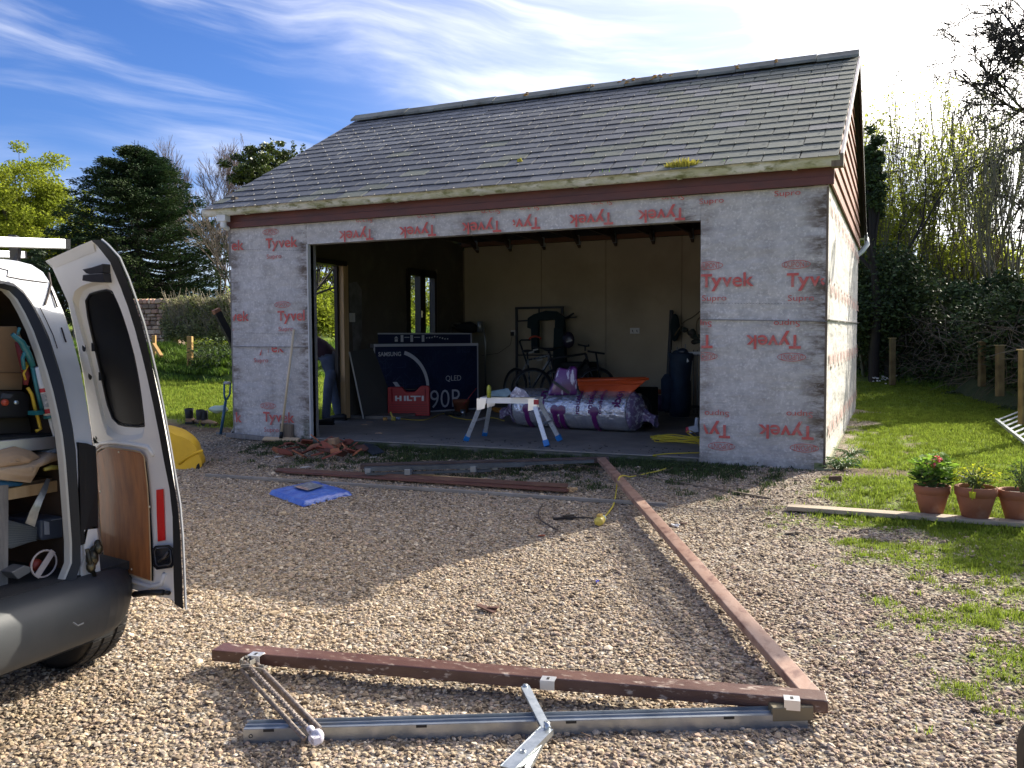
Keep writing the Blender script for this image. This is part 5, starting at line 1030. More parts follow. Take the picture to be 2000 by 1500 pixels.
# scraps on the gravel
mb = MB(); mb.tube(smooth_path([G(1060,985,.01), G(1052,1000,.02), G(1056,1015,.015), G(1075,1028,.01), G(1090,1035,.01)]), .006, 6); tag(obj('bent_wire', mb, mat('wire_rust', (.07,.05,.04), .7)), 'bent rusty wire on the gravel left of the yellow socket', 'wire')
mb = MB(); mb.bar(G(1080,1013,.012), G(1125,1010,.014), .03, .012); mb.bar(G(1100,1008,.03), G(1120,1006,.02), .02, .01); mb.bar(G(1120,1010,.01), G(1160,1012,.006), .012, .006); tag(obj('strap_hinge', mb, mat('old_iron', (.035,.028,.025), .6, .3), bevel=.002), 'black iron hinge piece on the gravel left of the yellow socket', 'hinge')
for i, (px, py, s_, m_, lb_) in enumerate(((1058,1046,.02,mat('terracotta', (.36,.115,.05), .75, col2=(.28,.08,.035), scale=8, bump=.1),'small orange tile chip below the bent wire'),(1285,1030,.02,tim_o,'small dark bark chip right of the yellow socket'),(1318,1026,.028,mat('white_scrap', (.6,.62,.66), .4),'white scrap of paper beside the long frame beam'),(1335,1022,.022,brn_d,'brown wood chip right of the white scrap'),(1165,1136,.012,mat('blue_scrap', (.03,.04,.45), .4),'tiny blue scrap alone on the sunlit gravel'),(1550,1040,.045,tim_o,'dark bark strip near the left end of the pot board'),(1560,1048,.02,tim_o,'dark chip below the bark strip'),(950,1188,.05,brn_d,'dark twig in the middle of the sunlit gravel'),(1502,1012,.03,brn_d,'brown chip on the gravel near the board end'))):
    mb = MB(); c = G(px, py, .012); a = i*1.3; mb.box(c, (s_*2.2, s_*.8, .007), (math.cos(a), math.sin(a), .1)); mb.box(c+P3(s_*.6, s_*.2, .004), (s_, s_*.5, .006), (math.cos(a+.5), math.sin(a+.5), -.1)); mb.jitter(.004, 30); tag(obj('debris_chip', mb, m_), lb_, 'debris')
rr = random.Random(21); mb = MB()
for i in range(160):
    x, y = rr.uniform(-4.6, .8), rr.uniform(-6, -.3); L_ = rr.uniform(.01,.05); a = rr.uniform(0, 3.14); z = gz(x, y)+.012; mb.bar((x, y, z), (x+L_*math.cos(a), y+L_*math.sin(a), z+rr.uniform(-.002,.008)), rr.uniform(.002,.007), .003)
obj('leaf_litter', mb, mat('litter_brown', (.07,.04,.025), .8, island=.5), kind='stuff', label='twigs and dead leaves strewn over the gravel', cat='litter')
# broken red tiles
tc_ = [mat('clay_red', (.26,.07,.04), .75, col2=(.18,.05,.03), scale=9, bump=.15, rnd=.3), mat('clay_orange', (.38,.14,.06), .8, col2=(.28,.09,.04), scale=9, bump=.15, rnd=.3), mat('clay_brown', (.09,.04,.03), .85, col2=(.15,.06,.04), scale=9, bump=.15)]
rr = random.Random(3)
spots_ = [(540,882),(556,886),(572,878),(585,890),(590,872),(600,884),(612,876),(620,890),(628,868),(636,882),(640,876),(648,892),(655,884),(662,872),(668,888),(676,878),(684,884),(692,872),(698,886),(706,878),(600,866),(616,860),(640,862),(565,870),(550,874),(664,862),(680,866),(655,870),(625,878),(575,884)]
adj = ['broad','narrow','pointed','squarish','chipped','long','short','thin','curved','thick']
def on_tile(i):
    px, py = spots_[i]
    return ('brown ' if i % 5 == 4 else 'orange ' if i % 3 == 0 else 'dark red ')+adj[i % 10]+' shard'+(' by the slab' if py < 872 else ' mid heap' if py < 884 else ' at the front')+(', broom end' if px < 560 else ', left of middle' if px < 615 else ', below ochre block' if px < 665 else ', slate end')+' of the heap'
for i, (px, py) in enumerate(spots_):
    w, h = rr.uniform(.12,.2), rr.uniform(.07,.13); mb = MB(); k = rr.randint(4, 6); a0 = rr.uniform(0, 6.28); lo = [P3(w/2*math.cos(a0+2*PI*j/k)*rr.uniform(.8,1.15), h/2*math.sin(a0+2*PI*j/k)*rr.uniform(.8,1.2), 0) for j in range(k)]; mb.prism(lo, (0,0,.013))
    E_ = Euler((rr.uniform(-.7,.7), rr.uniform(-.6,.6), rr.uniform(-.6,.6))).to_matrix(); c = G(px, py-2, rr.uniform(.02,.06)+.05*(1-abs(px-630)/100)); mb.v = [tuple(np.array(E_ @ Vector(v))+c) for v in mb.v]
    tag(obj('tile_shard', mb, tc_[2] if i % 5 == 4 else tc_[i % 3 == 0], loc=c), on_tile(i), 'tile shard', 'broken clay tiles heaped by the left wall')
bl = mat('block_ochre', (.42,.25,.13), .9, col2=(.30,.19,.12), scale=30, bump=.5, bscale=60)
mb = MB(); mb.box(G(649,866,.10), (.13,.09,.11), (1,.2,.1)); mb.jitter(.012, 14); tag(obj('stone_block', mb, bl, bevel=.012), 'rough ochre stone block on top of the broken tiles', 'block')
mb = MB(); mb.prism([G(705,872,.03), G(722,862,.05), G(750,884,.02), G(728,890,.02)], (0,0,.012)); tag(obj('dark_slate_piece', mb, mat('slate_blue', (.035,.045,.06), .5, bump=.2), bevel=.002), 'dark blue slate piece lying right of the broken tiles', 'slate')
for i, (px, py, lb_) in enumerate(((738,873,'white paper scrap right of the dark slate piece'),(727,893,'white paper scrap in front of the dark slate piece'),(543,892,'white striped tag at the left end of the tile heap'),(595,912,'shiny clear scrap on the gravel below the tile heap'))):
    mb = MB(); c = G(px, py, .015); mb.box(c, (.06,.025,.008), (1,.3*(i-1),.1)); mb.box(c+P3(.03,.01,.004), (.03,.02,.006), (1,-.5,.2)); tag(obj('paper_scrap', mb, mat('scrap_pale', (.58,.56,.52), .5)), lb_, 'scrap')
# broom leaning on the left wall
br = thing('broom', (-5.75,-.35,.05), 'wide wooden broom with a pale handle leaning on the left wall', 'broom')
h0, h1 = G(551,858,.075)*0+P3(-5.62,-.34,.12), ony(574,643,-.05)
h0 = onz(549,852,.12); 
mb = MB(); mb.tube([h0, h1], .0135, 8); obj('handle', mb, mat('handle_pale', (.62,.50,.33), .6), br)
c = h0-P3(0,0,.045); mb = MB(); mb.tube([h0+nrm(h0-h1)*-.05, h0+nrm(h0-h1)*.02], .020, 8); obj('ferrule', mb, rub, br)
bc = onz(549,858,.085); mb = MB(); mb.box(bc, (.44,.06,.022), (1,.12,0), (-.12,1,.5)); obj('broom_head', mb, mat('broom_wood', (.58,.42,.25), .6), br, bevel=.003)
mb = MB(); rr = random.Random(8)
for i in range(240): x = rr.uniform(-.21,.21); y = rr.uniform(-.025,.025); p = bc+P3(x, x*.12+y, -.012); mb.bar(p, p+P3(rr.uniform(-.015,.015)-.02, -.035+rr.uniform(-.01,.01), -.07), .0035, .0035, (1,0,0))
obj('bristles', mb, mat('bristle', (.07,.045,.035), .8), br, kind='stuff')
mb = MB(); mb.smooth = False; c = G(566,852,.08); mb.prism([c+P3(-.05,.02,-.03), c+P3(.03,.02,-.03), c+P3(.045,.03,.05), c+P3(.0,.03,.09), c+P3(-.04,.03,.05)], (0,.02,0)); tag(obj('dead_leaf', mb, mat('leaf_dead', (.24,.15,.06), .8, col2=(.1,.08,.04), scale=20)), 'curled brown leaf stuck against the foot of the left wall', 'leaf')
# behind the left corner: shovel, sack, leaning pole, boots, builders bag
sv = thing('shovel', G(432,846), 'blue shafted shovel stuck upright in the soil left of the garage', 'shovel')
shb = mat('shaft_blue', (.02,.09,.17), .4)
t0, t1 = G(431,850,.0), None; dpt = np.dot(t0-CAM, CF); a_ = at(431,848,dpt); b_ = at(441,783,dpt); l_, r_ = at(438,748,dpt), at(450,748,dpt)
mb = MB(); mb.tube([a_, b_], .017, 8); mb.tube([b_, at(438,772,dpt), l_, r_, at(449,770,dpt), b_], .012, 8); obj('shaft', mb, shb, sv)
mb = MB(); mb.tube([l_, r_], .018, 8); obj('grip', mb, mat('grip_grey', (.4,.4,.4), .5), sv)
mb = MB(); mb.prism([a_+P3(-.07,0,.02), a_+P3(.07,0,.02), a_+P3(.07,.0,-.12), a_+P3(-.07,.0,-.12)], (0,.012,0)); obj('blade', mb, mat('blade_steel', (.2,.2,.2), .4, .6), sv)
sk = MB(); sk.smooth = True; cc = [G(444,853,0), G(470,848,0)]; d5 = np.dot(cc[1]-CAM, CF)+.1
sk.prism([at(445,850,d5), at(452,838,d5), at(463,812,d5), at(475,805,d5+.1), at(476,852,d5)], (.1,.25,0)); tag(obj('plastic_sack', sk, mat('sack_white', (.55,.55,.54), .45, col2=(.3,.3,.3), scale=5), bevel=.02), 'white plastic sack slumped against the left garage corner', 'sack')
mb = MB(); mb.prism([at(446,852,d5-.03), at(455,842,d5-.03), at(463,830,d5-.03), at(474,818,d5-.02), at(475,828,d5-.03), at(462,843,d5-.03), at(455,851,d5-.03)], (.02,.05,0)); tag(obj('black_liner', mb, rub), 'black edge of a liner under the white sack', 'liner')
mb = MB(); c = at(427,800,d5+.6); mb.sphere(c, .12, 10, (1.3,.6,.35)); mb.jitter(.03, 9); tag(obj('clear_film', mb, mat('film_pale', (.45,.55,.42), .3)), 'crumpled pale plastic film on the grass behind the shovel', 'plastic film')
pl = thing('leaning_post', (-6.6,.3,.1), 'black tarred post leaning against the left side of the garage', 'post')
d6 = 11.6; mb = MB(); mb.bar(at(424,610,d6-.3), at(466,690,d6-.1), .085, .085); obj('shaft', mb, mat('tar_black', (.012,.012,.014), .7), pl); mb = MB(); mb.bar(at(421,604,d6-.31), at(425,612,d6-.29), .09, .09); obj('sawn_end', mb, mat('sawn_wood', (.35,.16,.08), .8, col2=(.2,.1,.06), scale=30), pl)
mb = MB(); mb.bar(at(466,690,d6-.1), at(500,775,d6+.1)+P3(0,.15,0), .08, .08); obj('post_foot', mb, mat('tar_black', (.012,.012,.014), .7), pl)
bo = mat('boot_tan', (.38,.24,.12), .75, col2=(.2,.12,.07), scale=20); bd = mat('boot_black', (.018,.018,.018), .6)
def boot(c, a, lab):
    t = thing('work_boot', c, lab, 'boot', 'work boots standing on the soil left of the garage'); ux = P3(math.cos(a), math.sin(a), 0); uy = P3(-math.sin(a), math.cos(a), 0); c = np.array(c)
    mb = MB(); mb.smooth = True; prof = [(-.13,.05,.045),(-.11,.06,.05),(-.05,.065,.048),(.03,.055,.048),(.10,.042,.045),(.145,.03,.03)]
    prev = None
    for x, hh, ww in prof:
        cur = [c+ux*x+uy*ww*math.cos(t_)+P3(0,0,.02+hh*(.5+.5*math.sin(t_))) for t_ in np.linspace(0, 2*PI, 10, endpoint=False)]
        if prev: mb.strip(prev, cur, True)
        else: mb.add(cur, [tuple(range(10))])
        prev = cur
    mb.add(prev, [tuple(range(10))[::-1]]); obj('upper', mb, bo, t)
    mb = MB(); mb.lathe([(.048,0),(.052,.05),(.058,.12),(.05,.125),(.04,.05)], c-ux*.08+P3(0,0,.07), (ux*-.15+P3(0,0,1)), 12); obj('ankle', mb, bd, t)
    mb = MB(); mb.box(c+ux*.005+P3(0,0,.012), (.29,.095,.024), ux, uy); obj('sole', mb, bd, t, bevel=.006)
c = G(372,826); boot(tuple(c), 2.2, 'left one of two tan and black work boots on the soil'); c = G(388,829); boot(tuple(c), 2.6, 'middle black topped work boot beside a tan one on the soil'); c = G(408,832); boot(tuple(c), -.1, 'right hand tan work boot lying sideways on the soil'); 
# yellow builder's bag half hidden by the van door
yb = mat('bag_yellow', (.80,.47,.012), .55, col2=(.68,.38,.012), scale=5, bump=.2, bscale=14)
cb = G(345,917); dB = np.dot(cb-CAM, CF)
prof_px = [(280,838),(310,828),(336,829),(358,836),(374,847),(386,860),(390,878),(394,898),(393,913),(378,919),(345,923),(280,924)]
mb = MB(); mb.smooth = True; rows = []
for k in range(9):
    t = k/8; s_ = .72+.28*math.sin(PI*min(1, t*1.2+.12)); cen = np.array((345, 915))
    row = []
    for (a, b) in resample(prof_px, 40): 
        b2 = b if b > 905 else 915-(915-b)*s_
        p = at(a, b2, dB+.5*t); p = p+np.array(mnoise.noise_vector(Vector(p*4)))*.035*(1 if b < 905 else .2)+np.array(mnoise.noise_vector(Vector(p*11)))*.012; row.append(p)
    rows.append(row)
for a, b in zip(rows[:-1], rows[1:]): mb.strip(b, a, True)
mb.add(rows[0], [tuple(range(40))]); mb.add(rows[-1], [tuple(range(40))[::-1]])
yo_ = obj('builders_bag', mb, yb, label='bulging yellow builders bag behind the van door', cat='bag', loc=cb)
mb = MB(); mb.prism([at(382,921,dB-.01), at(386,908,dB-.02), at(389,905,dB-.02), at(391,915,dB-.01), at(388,922,dB-.01)], (0,-.01,0)); obj('fold_gap', mb, rub, yo_); mb = MB(); mb.smooth = False; mb.tube([at(a, b, dB-.01) for a, b in ((350,906),(366,893),(385,884),(396,880))], .012, 6); obj('fold_ridge', mb, yb, yo_)

# ================================================================ RIGHT SIDE: board, pots, panel
tcm = mat('terracotta_pot', (.33,.125,.065), .8, col2=(.26,.095,.05), scale=6, col3=(.40,.24,.17), scale3=4, amt3=(.55,.75), bump=.1)
soil = mat('potting_soil', (.05,.032,.022), .95, col2=(.10,.07,.05), scale=60, bump=.6, bscale=90)
bdw = plank('scaffold_board', G(1538,990,.03), G(2100,1030,.03), .115, .028, mat('board_pale', (.42,.34,.24), .8, col2=(.32,.26,.19), scale=3, stretch=(1,6,1), bump=.15), 'pale weathered board edging the grass under the flower pots', 'board')
def pot(name, c, h, r, label, px_rim):
    t = thing(name, tuple(c), label, 'flower pot', 'terracotta pots standing on the board'); c = np.array(c, float)
    mb = MB(); r = r*.84; mb.lathe([(r*.62,0),(r*.93,h*.70),(r*.93,h*.72),(r*1.0,h*.73),(r*1.03,h*.985),(r*1.0,h),(r*.93,h),(r*.90,h*.86)], c, (0,0,1), 28, (True, False)); obj('pot', mb, tcm, t)
    mb = MB(); n_ = 14; mb.smooth = True; mb.add([c+P3(0,0,h*.90)]+[c+P3(r*.92*math.cos(a), r*.92*math.sin(a), h*.87) for a in np.linspace(0, 2*PI, n_, endpoint=False)], [(0, 1+i, 1+(i+1) % n_) for i in range(n_)]); obj('soil', mb, soil, t); return t
def leafy(parent, c, spread, h, n, leaf, m, stemm, seed, droop=.4, w=.6, lobes=0):
    rr = random.Random(seed); L_ = MB(); S_ = MB(); c = np.array(c, float)
    for i in range(n):
        a, d = rr.uniform(0, 6.28), spread*math.sqrt(rr.random()); hh = h*(.35+.65*rr.random())*(1-.35*(d/spread)**2)
        tip = c+P3(d*math.cos(a), d*math.sin(a), hh); base_ = c+P3(rr.uniform(-.02,.02), rr.uniform(-.02,.02), 0)
        if i % 3 == 0: S_.tube([base_, (base_+tip)/2+P3(0,0,.02), tip], [.0035,.0028,.0018], 4)
        nrm_ = nrm(P3(rr.uniform(-.7,.7), rr.uniform(-.7,.7), 1)); u = nrm(np.cross(nrm_, P3(math.sin(a), -math.cos(a), .01))); v_ = np.cross(nrm_, u); l = leaf*rr.uniform(.6,1.2)
        if lobes: pts_ = [tip+l*(.5+.10*math.cos(lobes*q_*2))*(u*math.cos(q_*2)+v_*math.sin(q_*2)) for q_ in np.linspace(0, PI, 9)[:-1]]; L_.add([tip-nrm_*l*.12]+pts_, [(0, 1+k, 1+(k+1) % 8) for k in range(8)])
        else: L_.add([tip, tip+u*l*.5+v_*l*w*.35, tip+u*l-nrm_*l*.2, tip+u*l*.5-v_*l*w*.35], [(0,1,2,3)])
    obj('stems', S_, stemm, parent, kind='stuff'); return obj('leaves', L_, m, parent, kind='stuff')
stm_g = mat('stem_green', (.12,.16,.05), .6)
lg = mat('leaf_geranium', (.20,.34,.04), .75, island=.5, trans=.55); ly = mat('leaf_yellow', (.42,.45,.03), .75, island=.45, trans=.6); ld = mat('leaf_deep', (.04,.10,.02), .75, island=.4, trans=.2)
bz = .045
def potc(px, py): p = G(px, py, .03); return (p[0], p[1]+.05, p[2])
c1_ = potc(1820,1006); dpx = np.linalg.norm(np.array(c1_)-CAM)/F_PX*.90
t = pot('flower_pot', c1_, 56*dpx, 38*dpx, 'terracotta pot with a leafy pink flowered geranium, first pot along the board', None)
c = np.array(c1_)+P3(0,0,52*dpx); leafy(t, c, .135, .24, 170, .05, lg, stm_g, 1, lobes=4); leafy(t, c, .12, .10, 60, .05, ld, stm_g, 2, lobes=4)
mb = MB(); rr = random.Random(4); fc = at(1831,896,np.dot(np.array(c1_)-CAM, CF)-.10); fc2 = at(1824,907,np.dot(np.array(c1_)-CAM, CF)-.12)
for c_f, n_ in ((fc, 40), (fc2, 16)):
    for i in range(n_):
        p = c_f+P3(rr.gauss(0,.013), rr.gauss(0,.013), rr.gauss(0,.010)); u = nrm(P3(rr.gauss(0,1), rr.gauss(0,1), rr.gauss(0,1))); v_ = nrm(np.cross(u, (0,0,1))); mb.add([p, p+u*.012+v_*.006, p+u*.018, p+u*.012-v_*.006], [(0,1,2,3)])
obj('flowers', mb, mat('petal_pink', (.85,.03,.12), .5, island=.2), t)
c2_ = potc(1906,1016); dpx = np.linalg.norm(np.array(c2_)-CAM)/F_PX*.90
t = pot('flower_pot', c2_, 62*dpx, 43*dpx, 'terracotta pot with yellow green foliage, second pot along the board', None)
c = np.array(c2_)+P3(0,0,58*dpx); leafy(t, c, .125, .16, 190, .026, ly, stm_g, 3, w=1.2); leafy(t, c, .10, .09, 80, .03, lg, stm_g, 5); mb = MB(); mb.tube([c+P3(-.02,-.10,.03), c+P3(-.03,-.145,.0), c+P3(-.03,-.15,-.05)], .003, 4); mb.add([c+P3(-.05,-.15,.0), c+P3(-.01,-.155,.0), c+P3(-.015,-.16,-.04), c+P3(-.045,-.16,-.035)], [(0,1,2,3)]); obj('trailing_leaf', mb, ly, t)
c3_ = potc(1990,1018); dpx = np.linalg.norm(np.array(c3_)-CAM)/F_PX*.90
t = pot('flower_pot', c3_, 56*dpx, 40*dpx, 'terracotta pot with dark leaves cut by the right picture edge', None)
c = np.array(c3_)+P3(.03,0,50*dpx); leafy(t, c, .10, .22, 90, .035, ld, stm_g, 6); leafy(t, c, .08, .25, 30, .03, lg, stm_g, 7)
# weed at the garage corner and clumps
def clump(name, c, spread, h, n, leaf, m, label, cat, seed, **k):
    t = thing(name, tuple(c), label, cat); leafy(t, c, spread, h, n, leaf, m, stm_g, seed, **k); return t
wl = mat('weed_green', (.05,.13,.03), .5, island=.45, trans=.3)
clump('corner_weed', G(1640,918), .16, .13, 220, .04, wl, 'glossy green weed growing at the right front garage corner', 'weed', 11); clump('corner_weed', G(1650,890)+P3(.05,0,0), .15, .08, 110, .035, wl, 'smaller green weed behind the one at the garage corner', 'weed', 12)
rr = random.Random(44)
for i in range(0): pass
mb = MB(); c = G(1632,940); mb.box(c+P3(0,0,.02), (.10,.07,.05), (1,.3,0)); mb.jitter(.012, 20); tag(obj('clay_lump', mb, mat('clay_lump', (.12,.07,.045), .9), bevel=.01), 'dark brown clay lump in the grass by the garage corner', 'lump')
# galvanised slatted panel lying at the right edge
pn = thing('slatted_panel', G(1975,835), 'galvanised slatted panel lying in the grass at the right edge', 'slatted panel')
pa = G(1946,820,.10); pb = G(2012,872,.04); dirx = pb-pa; wdir = P3(1.0,.55,.0); wdir = (at(2100,760,np.linalg.norm(pa-CAM)+.6)-pa)
mb = MB(); mb.bar(pa, pa+dirx*1.1, .03, .03); mb.bar(pa+wdir, pa+wdir+dirx*1.1, .03, .03); obj('side_rail', mb, mat('galv_panel', (.33,.36,.39), .45, .6), pn)
for k in range(9):
    t_ = .02+k/8*1.05; m2 = MB(); m2.bar(pa+dirx*t_, pa+dirx*t_+wdir, .035, .006); obj('slat', m2, mat('galv_panel', (.33,.36,.39), .45, .6), pn)
# black wheel and red cap just entering at the right bottom corner
tw = thing('trolley', (1.25,-5.6,0), 'edge of a black rubber wheeled trolley at the lower right picture corner', 'trolley')
cw_ = at(2034,1530,2.36); mb = MB(); axw = nrm(CR*.93-CF*.28+P3(0,0,.05)); mb.lathe([(.09,-.02),(.135,-.028),(.15,-.02),(.152,.0),(.15,.02),(.135,.03),(.09,.02),(.09,-.02)], cw_, axw, 32); wt = obj('tyre', mb, rub, tw); mb = MB(); mb.lathe([(.09,.01),(.04,.015),(.001,.015)], cw_, axw, 20); mb.lathe([(.09,-.01),(.04,-.015),(.001,-.015)], cw_, axw, 20); obj('hub', mb, blkp, tw)
mb = MB(); c = at(2003,1391,3.3); mb.lathe([(.001,-.01),(.014,-.008),(.017,0),(.014,.008),(.006,.012)], c, nrm(-CF+CR*.3), 12); mb.bar(c, c+CR*.2, .018, .018); tag(obj('red_valve_cap', mb, mat('knob_pink_red', (.7,.06,.08), .35)), 'red cap just entering at the right edge over the black wheel', 'valve cap')
# ================================================================ INSIDE THE GARAGE
Z0 = SLZ+.001
navy = mat('box_navy', (.012,.022,.075), .45, col2=(.008,.015,.05), scale=2); whp = mat('print_white', (.60,.62,.68), .5); lnp = mat('print_line', (.06,.085,.17), .5); dlp = mat('print_dark_line', (.022,.038,.09), .5); edg = mat('box_edge_white', (.50,.51,.56), .5)
b0, b1 = P3(-6.12, 2.60, Z0), P3(-5.25, 4.12, Z0)
def tvbox(name, o, u, w, h, d, label, grp=None):
    t = thing(name, tuple(o), label, 'cardboard box', grp); u = nrm(u); n_ = P3(u[1], -u[0], 0); n_ = n_ if np.dot(n_, CAM-o) > 0 else -n_; mb = MB(); mb.box(o+u*w/2-n_*d/2+P3(0,0,h/2), (w, d, h), u, -n_, (0,0,1)); obj('carton', mb, navy, t, bevel=.004); return t, u, n_
w_, h_ = np.linalg.norm(b1-b0), 1.0
t, u, n_ = tvbox('television_box', b0, b1-b0, w_, h_, .17, 'navy television carton printed with a white arc and QLED, by the left wall')
up = P3(0,0,1); BP = lambda a, b, off=.003: b0+u*a+up*b+n_*off
mb = MB()
def frame2(mb, x0, x1, z0, z1, th, off=.003):
    for a, b, c, d in ((x0,x1,z0,z0+th),(x0,x1,z1-th,z1),(x0,x0+th,z0,z1),(x1-th,x1,z0,z1)): mb.prism([BP(a,c,off), BP(b,c,off), BP(b,d,off), BP(a,d,off)], n_*.0012)
frame2(mb, 0, w_, 0, h_, .022); mb.prism([BP(0,h_-.04), BP(w_,h_-.04), BP(w_,h_), BP(0,h_)], n_*.0014); obj('white_border', mb, edg, t)
# side face of the carton: white edges, dark band with small marks
sv_ = -n_; SPt = lambda a, b, off=.003: b0-u*off+sv_*a+up*b
mb = MB()
for a, b, c, d in ((0,.17,0,.03),(0,.17,h_-.05,h_),(0,.03,0,h_),(.15,.17,0,h_)): mb.prism([SPt(a,c), SPt(b,c), SPt(b,d), SPt(a,d)], -u*.001)
mb.prism([SPt(.06,.78), SPt(.13,.78), SPt(.13,.80), SPt(.06,.80)], -u*.0012); mb.prism([SPt(.06,.15), SPt(.12,.15), SPt(.12,.26), SPt(.06,.26)], -u*.0012)
obj('side_border', mb, edg, t); mb = MB(); c_ = SPt(.07,.70,.006); mb.prism([c_, c_+sv_*.04, c_+sv_*.05+up*.05, c_+up*.07], -u*.001); obj('yellow_sticker', mb, mat('sticker_yellow', (.55,.52,.05), .5), t)
# the big Q: arc and tail
Qc, Qr = (.34, .36), .56
mb = MB(); arc = []
for a in np.linspace(math.radians(74), math.radians(-28), 30): arc.append((Qc[0]+Qr*.98*math.cos(a), Qc[1]+Qr*math.sin(a)))
A_ = [BP(x, z, .0045) for x, z in arc]; B_ = [BP(Qc[0]+(x-Qc[0])*(.90+.02*i/30), Qc[1]+(z-Qc[1])*(.90+.02*i/30), .0045) for i, (x, z) in enumerate(arc)]; mb.strip(A_, B_, False)
arc = [(Qc[0]+Qr*.98*math.cos(a), Qc[1]+Qr*math.sin(a)) for a in np.linspace(math.radians(-126), math.radians(-80), 12)]; arc = [(max(.02, x), max(.025, z+.26)) for x, z in arc]; A_ = [BP(x, z, .0045) for x, z in arc]; B_ = [BP(x+.008, z+.05, .0045) for x, z in arc]; mb.strip(B_, A_, False)
mb.add([BP(.29,.46,.0045), BP(.36,.46,.0045), BP(.62,.12,.0045), BP(.54,.12,.0045)], [(0,1,2,3)]); obj('letter_q', mb, whp, t)
mb = MB(); put_text(mb, 'SAMSUNG', BP(.07,.825,.005), u, up, .36, .062, .025); put_text(mb, 'QLED', BP(1.17,.43,.005), u, up, .27, .095, .0); put_text(mb, '90R', BP(.90,.055,.005), u, up, .56, .265, -.005); obj('lettering', mb, whp, t)
mb = MB(); rr = random.Random(17)
for i in range(3): put_text(mb, ('4K HDR', 'SMART TV', '4K HDR')[i], BP(1.36, .93-.03*i-.01, .005), u, up, .25, .022, .0)
obj('small_print', mb, lnp, t)
mb = MB(); m3 = MB()
def inQ(x, z): return (x-Qc[0])**2+(z-Qc[1])**2 < (Qr*.9)**2
for i in range(150):
    x, z = rr.uniform(.04, 1.65), rr.uniform(.03, .92); a = rr.choice((0, PI/4, PI/2, -PI/4)); 
    for k in range(rr.randint(1, 3)):
        l = rr.uniform(.04,.16); x2, z2 = x+l*math.cos(a), z+l*math.sin(a)
        if not (.03 < x2 < w_-.04 and .03 < z2 < .93): break
        tgt = mb if inQ(x, z) and inQ(x2, z2) else m3
        if tgt is m3 and rr.random() < .35: break
        d_ = P3(*((u*math.cos(a)+up*math.sin(a)))); nn = nrm(np.cross(d_, n_))*.0022*(1 if tgt is mb else 2.6); p, q = BP(x, z, .0038), BP(x2, z2, .0038); tgt.add([p-nn, q-nn, q+nn, p+nn], [(0,1,2,3)]); x, z = x2, z2; a += rr.choice((PI/4, -PI/4, PI/2))
obj('circuit_pattern', mb, lnp, t, kind='stuff'); obj('faint_pattern', m3, dlp, t, kind='stuff')
# second carton behind, its top strip with pictograms
b0s = b0; b0 = b0+u*.055-n_*.19; t2, _, _ = tvbox('television_box', b0, u, w_-.045, 1.155, .16, 'taller navy carton with pictograms standing behind the television carton', None)
mb = MB(); frame2(mb, 0, w_-.045, 0, 1.155, .02); frame2(mb, 0, w_-.045, .985, 1.0, .02) if False else None; obj('white_border', mb, edg, t2)
mb = MB(); zc_ = 1.075
for x in (.50,.66,.85): mb.prism([BP(x-.022,zc_-.05), BP(x+.022,zc_-.05), BP(x+.022,zc_+.05), BP(x-.022,zc_+.05)], n_*.001)
mb.add([BP(.37,zc_-.0,.0045), BP(.44,zc_+.0,.0045), BP(.405,zc_+.035,.0045)], [(0,1,2)]); mb.add([BP(.38,zc_-.045,.0045), BP(.43,zc_-.045,.0045), BP(.43,zc_-.01,.0045), BP(.38,zc_-.01,.0045)], [(0,1,2,3)])
for i in range(9): x = .9+.045*i; z = zc_+rr.uniform(-.02,.02); mb.add([BP(x,z,.0045), BP(x+.022,z+rr.uniform(-.01,.01),.0045), BP(x+.026,z+.02,.0045), BP(x+.004,z+.018,.0045)], [(0,1,2,3)])
for a_, b_ in ((.54,.62),(.70,.80)): mb.prism([BP(a_,zc_+.01), BP(b_,zc_+.01), BP(b_,zc_+.022), BP(a_,zc_+.022)], n_*.001)
obj('pictograms', mb, whp, t2); b0 = b0s
# red tool case
hc = thing('tool_case', (-5.65, 2.6, Z0), 'red plastic tool case with white HILTI lettering standing before the television carton', 'tool case')
h0_, h1_ = onz(759,812,Z0), onz(839,812,Z0); h0_ = h0_+P3(.0,-.02,0); hu = nrm(h1_-h0_); hw = np.linalg.norm(h1_-h0_); hn = P3(hu[1], -hu[0], 0); hh = .415
red = mat('case_red', (.42,.012,.022), .45, bump=.08, bscale=150)
lo = [(0,.0),(hw,.0),(hw,hh*.93),(hw*.97,hh),(hw*.80,hh*1.0),(hw*.76,hh*.96),(hw*.70,hh*.86),(hw*.64,hh*.80),(hw*.44,hh*.80),(hw*.40,hh*.86),(hw*.35,hh*.96),(hw*.30,hh*.965),(hw*.03,hh*.97),(0,hh*.93)]
mb = MB(); mb.prism([h0_+hu*x+up*z for x, z in lo], -hn*.11); obj('shell', mb, red, hc, bevel=.008)
mb = MB()
for z in np.linspace(.03, .16, 5): mb.bar(h0_+hu*.03+up*z+hn*.002, h0_+hu*(hw-.03)+up*z+hn*.002, .006, .008, up)
for s_ in (.06, hw-.06): mb.bar(h0_+hu*s_+up*.2+hn*.003, h0_+hu*s_+up*hh*.9+hn*.003, .012, .01, up)
obj('shell_ribs', mb, mat('case_red_dark', (.24,.006,.012), .5), hc, kind='stuff')
mb = MB(); mb.tube([h0_+hu*hw*.36+up*hh*.93-hn*.05, h0_+hu*hw*.42+up*hh*.88-hn*.05, h0_+hu*hw*.66+up*hh*.88-hn*.05, h0_+hu*hw*.72+up*hh*.93-hn*.05], .012, 8); obj('handle', mb, blkp, hc)
mb = MB(); LX = lambda x, z: h0_+hu*(hw*.18+x*hw*.74)+up*(hh*.50+z*.072)+hn*.005
